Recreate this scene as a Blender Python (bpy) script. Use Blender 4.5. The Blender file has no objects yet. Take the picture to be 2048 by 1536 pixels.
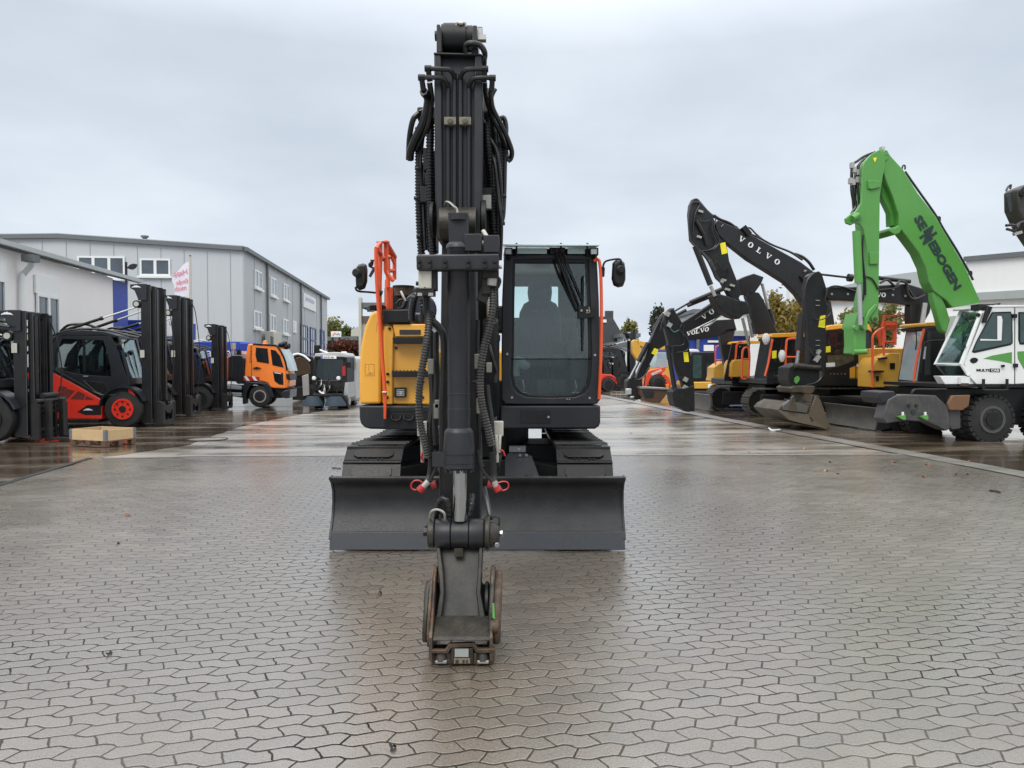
import bpy, math, random
from mathutils import Vector as V, Matrix
random.seed(7)
R=math.radians
SC=bpy.context.scene; COL=SC.collection
# ---------------------------------------------------------------- camera maths (photo 2048 x 1536)
F=1539.; H=1.65; PIT=math.atan(43/F)
cP,sP=math.cos(PIT),math.sin(PIT)
def ray(px,py):
    c=(px-1024)/F; s=-(py-768)/F
    return V((c,cP+s*sP,-sP+s*cP))
def at(px,py,Y):
    d=ray(px,py); t=Y/d.y
    return V((d.x*t,Y,H+d.z*t))
def gr(px,py,z=0):
    d=ray(px,py); t=(z-H)/d.z
    return V((d.x*t,d.y*t,z))
TA=math.atan(0.1)                       # the yard is turned 5.7 degrees
TT=V((math.cos(TA),math.sin(TA),0)); NN=V((-math.sin(TA),math.cos(TA),0)); UP=V((0,0,1))
class Plane:
    def __init__(s,px,py,u=TT):
        s.o=gr(px,py); s.u=u; s.n=V((-u.y,u.x,0))
    def __call__(s,px,py,off=0):
        o=s.o+s.n*off; d=ray(px,py)
        t=((o.x)*s.n.x+(o.y)*s.n.y)/(d.x*s.n.x+d.y*s.n.y)
        return V((d.x*t,d.y*t,H+d.z*t))
# ---------------------------------------------------------------- node helpers
def nd(nt,typ,ins=None,**pr):
    n=nt.nodes.new(typ)
    for k,v in pr.items(): setattr(n,k,v)
    for k,v in (ins or {}).items():
        s=n.inputs[k]
        if isinstance(v,bpy.types.NodeSocket): nt.links.new(v,s)
        else: s.default_value=v
    return n
def ma(nt,op,a,b=0.0,c=0.0,clamp=False):
    n=nt.nodes.new('ShaderNodeMath'); n.operation=op; n.use_clamp=clamp
    for i,v in enumerate((a,b,c)):
        if isinstance(v,bpy.types.NodeSocket): nt.links.new(v,n.inputs[i])
        else: n.inputs[i].default_value=v
    return n.outputs[0]
def mix(nt,f,a,b,bt='MIX'):
    n=nt.nodes.new('ShaderNodeMix'); n.data_type='RGBA'; n.blend_type=bt
    for i,v in ((0,f),(6,a),(7,b)):
        if isinstance(v,bpy.types.NodeSocket): nt.links.new(v,n.inputs[i])
        else: n.inputs[i].default_value=v if i==0 else (*v[:3],1)
    return n.outputs[2]
def ramp(nt,f,a,b):
    n=nd(nt,'ShaderNodeMapRange',{0:f,1:a,2:b}); n.clamp=True
    return n.outputs[0]
def noise(nt,vec,sc,det=4,rough=.55):
    return nd(nt,'ShaderNodeTexNoise',{'Vector':vec,'Scale':sc,'Detail':det,'Roughness':rough}).outputs[0]
def newmat(name):
    m=bpy.data.materials.new(name); m.use_nodes=True; nt=m.node_tree; nt.nodes.clear()
    return m,nt
def fin(nt,bs):
    o=nt.nodes.new('ShaderNodeOutputMaterial'); nt.links.new(bs,o.inputs[0])
def paint(name,col,rough=.4,metal=0,dirt=.25,dcol=(.12,.10,.08),bump=0.,var=.12,coat=0.,sc=3.,spec=.5,streak=True):
    m,nt=newmat(name)
    tc=nd(nt,'ShaderNodeTexCoord').outputs['Object']
    n1=noise(nt,tc,sc,6,.65); n2=noise(nt,tc,sc*9,4,.6)
    mp=nd(nt,'ShaderNodeMapping',{'Vector':tc,'Scale':(9,9,.7)}).outputs[0]
    n3=noise(nt,mp,sc*.8,4,.6)
    c=mix(nt,ramp(nt,n1,.3,.75),[x*(1-var) for x in col],[min(1,x*(1+var)) for x in col])
    if dirt>0:
        d=ma(nt,'MULTIPLY',ramp(nt,ma(nt,'ADD',ma(nt,'MULTIPLY',n1,.6),ma(nt,'MULTIPLY',n3 if streak else n2,.4)),.47,.72),dirt)
        c=mix(nt,d,c,dcol)
    r=ma(nt,'ADD',ma(nt,'MULTIPLY',ma(nt,'SUBTRACT',n2,.5),.25),rough,clamp=True)
    ins={'Base Color':c,'Roughness':r,'Metallic':metal,'Coat Weight':coat,'Coat Roughness':.12,'Specular IOR Level':spec}
    if bump>0: ins['Normal']=nd(nt,'ShaderNodeBump',{'Height':n2,'Strength':.5,'Distance':bump}).outputs[0]
    fin(nt,nd(nt,'ShaderNodeBsdfPrincipled',ins).outputs[0])
    return m
def glass(name,tint=(.62,.74,.72),refl=.10,rough=.02):
    m,nt=newmat(name)
    tr=nd(nt,'ShaderNodeBsdfTransparent',{'Color':(*tint,1)}).outputs[0]
    gl=nd(nt,'ShaderNodeBsdfGlossy',{'Color':(.9,.95,.95,1),'Roughness':rough}).outputs[0]
    fr=nd(nt,'ShaderNodeFresnel',{'IOR':1.5}).outputs[0]
    f=ma(nt,'ADD',ma(nt,'MULTIPLY',fr,.8),refl-.03,clamp=True)
    fin(nt,nd(nt,'ShaderNodeMixShader',{0:f,1:tr,2:gl}).outputs[0])
    return m
# ---------------------------------------------------------------- mesh builder
ORG={}
def catmull(P,k=5):
    P=[V(p) for p in P]; out=[]
    Q=[P[0]*2-P[1]]+P+[P[-1]*2-P[-2]]
    for i in range(1,len(Q)-2):
        a,b,c,d=Q[i-1:i+3]
        for j in range(k):
            t=j/k
            out.append(.5*((2*b)+(c-a)*t+(2*a-5*b+4*c-d)*t*t+(3*b-a-3*c+d)*t*t*t))
    out.append(P[-1]); return out
class MB:
    def __init__(s): s.v=[]; s.f=[]; s.m=[]
    def add(s,vs,fs,mi=0):
        b=len(s.v); s.v+=[V(x) for x in vs]; s.f+=[[b+i for i in f] for f in fs]; s.m+=[mi]*len(fs); return s
    def prism(s,pts,vec,mi=0):
        pts=[V(p) for p in pts]; vec=V(vec); n=len(pts)
        s.add(pts+[p+vec for p in pts],[list(range(n))[::-1],list(range(n,2*n))]+[[i,(i+1)%n,n+(i+1)%n,n+i] for i in range(n)],mi); return s
    def ring(s,out,inn,vec,mi=0):
        n=len(out); vec=V(vec); A=[V(p) for p in out]; B=[V(p) for p in inn]
        vs=A+B+[p+vec for p in A]+[p+vec for p in B]; fs=[]
        for i in range(n):
            j=(i+1)%n
            fs+=[[i,j,n+j,n+i],[2*n+i,3*n+i,3*n+j,2*n+j],[i,2*n+i,2*n+j,j],[n+i,n+j,3*n+j,3*n+i]]
        s.add(vs,fs,mi); return s
    def box(s,c,d,rz=0,mi=0,rx=0,ry=0):
        M=Matrix.Rotation(rz,3,'Z')@Matrix.Rotation(ry,3,'Y')@Matrix.Rotation(rx,3,'X'); c=V(c)
        vs=[c+M@V((x*d[0]/2,y*d[1]/2,z*d[2]/2)) for x in(-1,1) for y in(-1,1) for z in(-1,1)]
        s.add(vs,[[0,1,3,2],[4,6,7,5],[0,4,5,1],[2,3,7,6],[0,2,6,4],[1,5,7,3]],mi); return s
    def cyl(s,a,b,r,r2=None,n=20,mi=0):
        return s.lathe(a,b,[(0,r),(1,r if r2 is None else r2)],n,mi)
    def lathe(s,a,b,prof,n=20,mi=0):
        a=V(a); b=V(b); ax=b-a; L=ax.length; w=ax.normalized()
        e=V((0,0,1)) if abs(w.z)<.9 else V((1,0,0)); x=w.cross(e).normalized(); y=w.cross(x)
        vs=[];fs=[];k=len(prof)
        for t,r in prof:
            for i in range(n):
                q=2*math.pi*i/n; vs.append(a+ax*t+x*(r*math.cos(q))+y*(r*math.sin(q)))
        for j in range(k-1):
            for i in range(n):
                i2=(i+1)%n; fs.append([j*n+i,j*n+i2,(j+1)*n+i2,(j+1)*n+i])
        fs+=[list(range(n))[::-1],[(k-1)*n+i for i in range(n)]]
        s.add(vs,fs,mi); return s
    def tube(s,P,r,n=8,k=5,mi=0,corr=0.,pitch=.02,closed=False):
        P=catmull(P,k) if k>1 else [V(p) for p in P]
        if corr>0:
            Q=[P[0]];acc=0
            L=sum((P[i+1]-P[i]).length for i in range(len(P)-1)); N=max(4,int(L/(pitch/4)))
            Q=[];seg=0;d0=0;
            for q in range(N+1):
                t=L*q/N
                while seg<len(P)-2 and d0+(P[seg+1]-P[seg]).length<t: d0+=(P[seg+1]-P[seg]).length; seg+=1
                l=(P[seg+1]-P[seg]).length or 1; Q.append(P[seg].lerp(P[seg+1],min(1,(t-d0)/l)))
            P=Q
        vs=[];fs=[];prev=None
        for i,p in enumerate(P):
            w=(P[min(i+1,len(P)-1)]-P[max(i-1,0)]).normalized()
            if prev is None:
                e=V((0,0,1)) if abs(w.z)<.9 else V((1,0,0)); x=w.cross(e).normalized()
            else:
                x=(prev-w*prev.dot(w)).normalized()
            prev=x; y=w.cross(x); rr=r*(1+corr*(1 if i%4<2 else -1)) if corr else r
            for j in range(n):
                q=2*math.pi*j/n; vs.append(p+x*(rr*math.cos(q))+y*(rr*math.sin(q)))
        for i in range(len(P)-1):
            for j in range(n):
                j2=(j+1)%n; fs.append([i*n+j,i*n+j2,(i+1)*n+j2,(i+1)*n+j])
        fs+=[list(range(n))[::-1],[(len(P)-1)*n+j for j in range(n)]]
        s.add(vs,fs,mi); return s
    def slab(s,pl,pts,o0,o1,mi=0):
        P=[pl(x,y,o0) for x,y in pts]; return s.prism(P,pl.n*(o1-o0),mi)
    def rings(s,pl,out,inn,o0,o1,mi=0):
        return s.ring([pl(x,y,o0) for x,y in out],[pl(x,y,o0) for x,y in inn],pl.n*(o1-o0),mi)
    def build(s,name,mats,parent=None,bev=0.,seg=2,smooth=True,ang=35):
        if not isinstance(mats,(list,tuple)): mats=[mats]
        me=bpy.data.meshes.new(name); off=ORG.get(parent.name,V((0,0,0))) if parent else V((0,0,0))
        me.from_pydata([v-off for v in s.v],[],s.f)
        for m in mats: me.materials.append(m)
        for p,mi in zip(me.polygons,s.m): p.material_index=mi
        import bmesh
        bm=bmesh.new(); bm.from_mesh(me); bmesh.ops.recalc_face_normals(bm,faces=bm.faces); bm.to_mesh(me); bm.free()
        if smooth:
            me.polygons.foreach_set('use_smooth',[True]*len(me.polygons)); me.set_sharp_from_angle(angle=R(ang))
        o=bpy.data.objects.new(name,me); COL.objects.link(o)
        if parent: o.parent=parent; ORG[o.name]=off
        if bev>0:
            b=o.modifiers.new('Bevel','BEVEL'); b.width=bev; b.segments=seg; b.limit_method='ANGLE'; b.angle_limit=R(40)
        return o
    def split(s,name,mats,parent=None,**k):
        idx={}; par=list(range(len(s.v)))
        def fd(a):
            while par[a]!=a: par[a]=par[par[a]]; a=par[a]
            return a
        for f in s.f:
            for i in f[1:]: par[fd(i)]=fd(f[0])
        out=[]
        roots=[]
        for f in s.f:
            r=fd(f[0])
            if r not in idx: idx[r]=MB(); roots.append(r)
        for r in roots:
            m=idx[r]; vi=[i for i in range(len(s.v)) if fd(i)==r]; mp={v:j for j,v in enumerate(vi)}; m.v=[s.v[i] for i in vi]
            for f,mi in zip(s.f,s.m):
                if fd(f[0])==r: m.f.append([mp[i] for i in f]); m.m.append(mi)
            out.append(m.build(name,mats,parent,**k))
        return out
def tag(o,label,cat,group=None,kind=None):
    if label: o['label']=label
    if cat: o['category']=cat
    if group: o['group']=group
    if kind: o['kind']=kind
    return o
def thing(name,loc,label,cat,group=None,rz=0,local=False,scale=1):
    o=bpy.data.objects.new(name,None); COL.objects.link(o); o.location=loc; o.empty_display_size=.2
    if local: o.rotation_euler=(0,0,rz); o.scale=(scale,)*3; ORG[o.name]=V((0,0,0))
    else: ORG[o.name]=V(loc)
    return tag(o,label,cat,group)
def struct(name,mb,m,**k): return tag(mb.build(name,m,**k),None,None,kind='structure')
def text(name,s,size,org,ux,uy,m,parent,ext=.002,sx=1,shear=0,spacing=1,align='LEFT'):
    cu=bpy.data.curves.new(name,'FONT'); cu.body=s; cu.size=size; cu.extrude=ext; cu.shear=shear; cu.space_character=spacing
    cu.align_x=align; cu.materials.append(m); cu.resolution_u=2
    o=bpy.data.objects.new(name,cu); COL.objects.link(o)
    ux=V(ux).normalized(); uy=V(uy).normalized(); uz=ux.cross(uy)
    off=ORG.get(parent.name,V((0,0,0))) if parent else V((0,0,0))
    M=Matrix.Identity(4)
    for i in range(3): M[i][0]=ux[i]*sx; M[i][1]=uy[i]; M[i][2]=uz[i]; M[i][3]=(V(org)-off)[i]
    if parent: o.parent=parent; ORG[o.name]=off
    bpy.context.view_layer.update()
    me=bpy.data.meshes.new_from_object(o); me.name=name
    o2=bpy.data.objects.new(name,me); COL.objects.link(o2)
    if parent: o2.parent=parent; ORG[o2.name]=off
    o2.matrix_local=M; bpy.data.objects.remove(o); bpy.data.curves.remove(cu)
    return o2
def slabserif(s,mbd,org,ux,uy,h,thick,adv=1.35,vec=None,scale_w=1.0):
    """wide slab-serif capitals V O L drawn as polygons"""
    ux=V(ux).normalized(); uy=V(uy).normalized(); n=vec
    x=0
    for ch in s:
        def P(a,b): return V(org)+ux*((x+a*scale_w)*h)+uy*(b*h)
        if ch=='V':
            mbd.prism([P(.08,.88),P(.34,.88),P(.56,.36),P(.72,.36),P(.62,0),P(.48,0)],n)
            mbd.prism([P(.56,0),P(.66,0),P(1.0,.88),P(.86,.88)],n)
            mbd.prism([P(0,.88),P(.46,.88),P(.46,1),P(0,1)],n); mbd.prism([P(.74,.88),P(1.1,.88),P(1.1,1),P(.74,1)],n)
        elif ch=='O':
            A=[P(.55+.52*math.cos(q),.5+.52*math.sin(q)) for q in [i*2*math.pi/20 for i in range(20)]]
            B=[P(.55+.24*math.cos(q),.5+.38*math.sin(q)) for q in [i*2*math.pi/20 for i in range(20)]]
            mbd.ring(A,B,n)
        elif ch=='L':
            mbd.prism([P(.14,.12),P(.40,.12),P(.40,.88),P(.14,.88)],n); mbd.prism([P(0,.88),P(.54,.88),P(.54,1),P(0,1)],n)
            mbd.prism([P(0,0),P(.92,0),P(.92,.12),P(0,.12)],n); mbd.prism([P(.82,.12),P(.92,.12),P(.92,.38),P(.86,.38)],n)
        x+=adv*scale_w
# ---------------------------------------------------------------- materials
GREY=paint('graphite_paint',(.0145,.0150,.0185),.42,0,.30,(.042,.037,.030),var=.18,coat=0,spec=.42)
GREY2=paint('graphite_paint_dull',(.0085,.0088,.0095),.5,0,.5,(.038,.032,.024),var=.25,bump=.002,spec=.35)
BLADEG=paint('scuffed_blade_paint',(.011,.0115,.0135),.47,0,.55,(.038,.036,.034),var=.3,sc=5,spec=.42,streak=False,bump=.0012)
BLACK=paint('black_plastic',(.006,.006,.0065),.42,0,.3,(.03,.026,.02),var=.2,spec=.35)
RUB=paint('rubber',(.009,.009,.0095),.62,0,.4,(.045,.04,.033),var=.2,bump=.003)
HOSE=paint('hose_rubber',(.0065,.0065,.007),.36,0,.25,(.04,.035,.03),sc=8)
TRACK=paint('track_steel',(.007,.007,.0075),.38,0,.30,(.04,.030,.022),sc=4,bump=.0008,spec=.3)
DIRTY=paint('worn_steel',(.021,.020,.016),.42,.2,.75,(.075,.052,.030),sc=9,bump=.004,var=.45,streak=False)
RUST=paint('rusty_steel',(.055,.034,.020),.6,.1,.7,(.15,.10,.06),sc=14,bump=.006,var=.5,streak=False)
CHROME=paint('chrome_rod',(.40,.40,.385),.22,1,.12,(.2,.19,.17),sc=5,var=.08)
ZINC=paint('zinc_fitting',(.42,.41,.38),.45,.7,.5,(.2,.18,.15),sc=12)
CREAM=paint('cream_housing',(.46,.45,.39),.5,0,.3,(.2,.18,.13),sc=8)
YEL=paint('yellow_paint',(.76,.37,.035),.34,0,.10,(.4,.22,.05),coat=.35,var=.06)
YELD=paint('yellow_paint_dusty',(.56,.30,.035),.45,0,.3,(.3,.2,.07),coat=.1,var=.12)
ORG_=paint('orange_rail',(.72,.085,.018),.42,0,.2,(.45,.12,.05),coat=.2,var=.1)
ORANGE=paint('orange_paint',(.86,.22,.035),.33,0,.08,(.4,.12,.03),coat=.4,var=.05)
REDP=paint('red_paint',(.68,.035,.018),.33,0,.10,(.25,.03,.02),coat=.4,var=.08)
REDC=paint('red_cap',(.36,.01,.015),.4,0,.2)
FORK=paint('forklift_grey',(.010,.0125,.017),.36,0,.25,(.035,.033,.03),coat=.15,var=.15)
MAST=paint('mast_steel',(.007,.0075,.009),.38,.1,.4,(.03,.027,.022),var=.3)
GREEN=paint('green_paint',(.075,.265,.045),.36,0,.25,(.07,.14,.04),coat=.3,var=.08)
WHITE=paint('white_paint',(.70,.72,.71),.38,0,.15,(.4,.4,.38),coat=.3,var=.04)
WHT=paint('white_marking',(.75,.75,.75),.5,0,.1)
DKTXT=paint('dark_marking',(.012,.03,.03),.5,0,0)
LETY=paint('yellow_sticker',(.78,.68,.02),.5,0,.1)
SILV=paint('aluminium',(.45,.46,.47),.4,.6,.2)
SEAT=paint('seat_fabric',(.04,.043,.047),.8,0,.1,var=.2,sc=12)
TEAL=paint('visor_glass_edge',(.50,.66,.66),.15,0,.1,coat=.4)
GLA=glass('cab_glass',(.90,.965,.96),.033,.0)
GLD=glass('dark_cab_glass',(.62,.68,.69),.045)
GLL=glass('windscreen_glass',(.90,.965,.96),.060,.0)
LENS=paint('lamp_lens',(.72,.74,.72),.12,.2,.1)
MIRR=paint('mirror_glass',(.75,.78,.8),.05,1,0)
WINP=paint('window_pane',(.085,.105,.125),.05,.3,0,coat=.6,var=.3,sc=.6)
WOOD=paint('new_pine',(.50,.35,.19),.6,0,.35,(.42,.27,.12),sc=4,var=.15)
WOODD=paint('wet_pallet_wood',(.10,.055,.035),.6,0,.4,(.2,.13,.08),sc=6)
BRUSH=paint('blue_bristle',(.008,.024,.042),.7,0,.4,(.05,.06,.07),sc=30,bump=.01)
# ---------------------------------------------------------------- world, sun, camera
W=bpy.data.worlds.new("World"); SC.world=W; W.use_nodes=True; nt=W.node_tree; nt.nodes.clear()
SUN_EL,SUN_AZ=R(48),R(205)
sky=nd(nt,'ShaderNodeTexSky',sky_type='NISHITA',sun_disc=False,sun_elevation=SUN_EL,sun_rotation=SUN_AZ,altitude=100,air_density=1.0,dust_density=3.0,ozone_density=1.0)
tc=nd(nt,'ShaderNodeTexCoord').outputs['Generated']
sp=nd(nt,'ShaderNodeSeparateXYZ',{0:tc})
z=ma(nt,'MAXIMUM',sp.outputs[2],0.0)
zz=ma(nt,'ADD',z,.22)
cv=nd(nt,'ShaderNodeCombineXYZ',{0:ma(nt,'DIVIDE',sp.outputs[0],zz),1:ma(nt,'DIVIDE',sp.outputs[1],zz),2:0.0}).outputs[0]
n1=noise(nt,cv,1.1,5,.5); n2=noise(nt,cv,.45,3,.5)
cl=ma(nt,'ADD',ma(nt,'MULTIPLY',n1,.5),ma(nt,'MULTIPLY',n2,.5))
cc=mix(nt,ramp(nt,cl,.41,.58),(.595,.66,.755),(.775,.845,.925))
up=ramp(nt,z,.37,.68)
lum=ma(nt,'ADD',1.03,ma(nt,'MULTIPLY',up,1.75))
cc=mix(nt,ma(nt,'MULTIPLY',up,.9),cc,(.86,.86,.84))
cc2=nd(nt,'ShaderNodeVectorMath',{0:cc,3:lum},operation='SCALE').outputs[0]
b1=nd(nt,'ShaderNodeBackground',{0:sky.outputs[0],1:.05}).outputs[0]
b2=nd(nt,'ShaderNodeBackground',{0:cc2,1:1.0}).outputs[0]
sh=nd(nt,'ShaderNodeMixShader',{0:.9,1:b1,2:b2}).outputs[0]
o=nt.nodes.new('ShaderNodeOutputWorld'); nt.links.new(sh,o.inputs[0])
L=bpy.data.lights.new('sun','SUN'); L.energy=1.4; L.angle=R(30); L.color=(1,.97,.93)
lo=bpy.data.objects.new('sun',L); COL.objects.link(lo)
lo.rotation_euler=(R(90)-SUN_EL,0,R(180)-SUN_AZ+R(180)) 
d=V((math.sin(SUN_AZ)*math.cos(SUN_EL),math.cos(SUN_AZ)*math.cos(SUN_EL),math.sin(SUN_EL)))
lo.rotation_euler=d.to_track_quat('Z','Y').to_euler()
cd=bpy.data.cameras.new('camera'); cam=bpy.data.objects.new('camera',cd); COL.objects.link(cam)
cam.location=(0,0,H); cam.rotation_euler=(R(90)-PIT,0,0); cd.sensor_width=36; cd.lens=36*F/2048; cd.clip_end=3000; cd.clip_start=.05
SC.camera=cam
SC.view_settings.view_transform='Standard'; SC.view_settings.look='None'; SC.view_settings.exposure=.13; SC.view_settings.gamma=1
SC.cycles.use_denoising=True; SC.cycles.max_bounces=8; SC.cycles.transparent_max_bounces=16
# ---------------------------------------------------------------- ground
def yardcoord(nt):
    g=nd(nt,'ShaderNodeNewGeometry').outputs['Position']
    r=nd(nt,'ShaderNodeMapping',{'Vector':g,'Rotation':(0,0,-TA)}).outputs[0]
    s=nd(nt,'ShaderNodeSeparateXYZ',{0:r})
    return g,r,s.outputs[0],s.outputs[1]
def paver_mat():
    m,nt=newmat('interlocking_pavers'); g,r,x,y=yardcoord(nt)
    wob=ma(nt,'MULTIPLY',ma(nt,'SUBTRACT',noise(nt,g,3.2,3),.5),.030)
    wob2=ma(nt,'MULTIPLY',ma(nt,'SUBTRACT',noise(nt,nd(nt,'ShaderNodeVectorMath',{0:g,1:(31,7,0)},operation='ADD').outputs[0],17,3),.5),.020)
    Lp,h=.197,.104
    yy=ma(nt,'ADD',y,ma(nt,'ADD',wob,wob2)); xx=ma(nt,'ADD',x,ma(nt,'ADD',wob,wob2))
    a=ma(nt,'MULTIPLY',xx,2*math.pi/Lp)
    yy=ma(nt,'ADD',yy,ma(nt,'ADD',ma(nt,'MULTIPLY',ma(nt,'SINE',a),.0125),ma(nt,'MULTIPLY',ma(nt,'SINE',ma(nt,'MULTIPLY',a,2.0)),.003)))
    v=ma(nt,'DIVIDE',yy,h); row=ma(nt,'FLOOR',v); fv=ma(nt,'FRACT',v)
    par=ma(nt,'MULTIPLY',ma(nt,'FRACT',ma(nt,'MULTIPLY',row,.5)),2.0)       # 0 / 1
    par=ma(nt,'ROUND',par)
    sg=ma(nt,'SUBTRACT',ma(nt,'MULTIPLY',par,2.0),1.0)
    u=ma(nt,'ADD',ma(nt,'DIVIDE',xx,Lp),ma(nt,'MULTIPLY',ma(nt,'MULTIPLY',sg,.20),ma(nt,'SUBTRACT',fv,.5)))
    u=ma(nt,'ADD',u,ma(nt,'MULTIPLY',par,.5)); fu=ma(nt,'FRACT',u); iu=ma(nt,'FLOOR',u)
    du=ma(nt,'MULTIPLY',ma(nt,'MINIMUM',fu,ma(nt,'SUBTRACT',1.0,fu)),Lp)
    dv=ma(nt,'MULTIPLY',ma(nt,'MINIMUM',fv,ma(nt,'SUBTRACT',1.0,fv)),h*.68)
    dj=ma(nt,'SMOOTH_MIN',du,dv,.006)
    big=noise(nt,g,.35,4); med=noise(nt,g,1.3,5)
    # joints partly filled with washed-in sand
    fill=ramp(nt,ma(nt,'ADD',ma(nt,'MULTIPLY',big,.6),ma(nt,'MULTIPLY',med,.4)),.42,.56)
    jw=ma(nt,'ADD',.0020,ma(nt,'MULTIPLY',noise(nt,g,16,3),.0062))
    joint=ma(nt,'SUBTRACT',1.0,ramp(nt,ma(nt,'DIVIDE',dj,jw),.45,1.0))
    idv=nd(nt,'ShaderNodeCombineXYZ',{0:iu,1:row,2:0.0}).outputs[0]
    wn=nd(nt,'ShaderNodeTexWhiteNoise',{'Vector':idv},noise_dimensions='2D')
    sid=wn.outputs[0]
    grain=noise(nt,g,150,2,.8); grain2=noise(nt,g,70,4,.8)
    base=mix(nt,sid,(.074,.059,.042),(.150,.122,.090))
    base=mix(nt,ramp(nt,big,.40,.62),[c for c in (.112,.088,.062)],base)
    base=mix(nt,ma(nt,'MULTIPLY',ramp(nt,nd(nt,'ShaderNodeSeparateColor',{0:wn.outputs[1]}).outputs[1],.82,.95),.35),base,(.14,.095,.068))
    base=mix(nt,ma(nt,'MULTIPLY',ramp(nt,grain,.50,.64),.6),base,(.30,.27,.22))
    base=mix(nt,ma(nt,'MULTIPLY',ramp(nt,grain2,.50,.66),.75),base,(.028,.024,.019))
    base=mix(nt,ma(nt,'MULTIPLY',ramp(nt,med,.42,.70),.55),base,(.075,.062,.047))
    base=mix(nt,ma(nt,'MULTIPLY',joint,ma(nt,'SUBTRACT',1.0,ma(nt,'MULTIPLY',fill,.5))),base,mix(nt,ramp(nt,noise(nt,g,5,3),.45,.65),(.007,.0055,.0045),(.040,.034,.018)))
    slick=ramp(nt,ma(nt,'ADD',ma(nt,'MULTIPLY',big,.6),ma(nt,'MULTIPLY',med,.4)),.40,.62)
    rgh=ma(nt,'ADD',ma(nt,'ADD',ma(nt,'MULTIPLY',slick,.16),.22),ma(nt,'MULTIPLY',sid,.08))
    hgt=ma(nt,'SUBTRACT',ma(nt,'ADD',ma(nt,'MULTIPLY',ramp(nt,dj,0.0,.007),.35),ma(nt,'MULTIPLY',sid,.12)),ma(nt,'MULTIPLY',joint,ma(nt,'SUBTRACT',1.0,ma(nt,'MULTIPLY',fill,.5))))
    hgt=ma(nt,'ADD',hgt,ma(nt,'MULTIPLY',grain2,.55))
    bp=nd(nt,'ShaderNodeBump',{'Height':hgt,'Strength':.85,'Distance':.006}).outputs[0]
    bp2=nd(nt,'ShaderNodeBump',{'Height':hgt,'Strength':.40,'Distance':.005}).outputs[0]
    fin(nt,nd(nt,'ShaderNodeBsdfPrincipled',{'Base Color':base,'Roughness':rgh,'Normal':bp,'Specular IOR Level':ma(nt,'SUBTRACT',1.0,ma(nt,'MULTIPLY',joint,.9)),'Coat Weight':ma(nt,'MULTIPLY',ma(nt,'MULTIPLY',ramp(nt,grain2,.25,.62),1.15),ma(nt,'MULTIPLY',ma(nt,'ADD',.62,ma(nt,'MULTIPLY',ma(nt,'SUBTRACT',1.0,slick),.48)),ma(nt,'SUBTRACT',1.0,ma(nt,'MULTIPLY',joint,ma(nt,'SUBTRACT',1.0,ma(nt,'MULTIPLY',fill,.6)))))),'Coat Roughness':ma(nt,'ADD',.10,ma(nt,'MULTIPLY',slick,.14)),'Coat IOR':2.4,'Coat Normal':bp2}).outputs[0])
    return m
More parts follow.
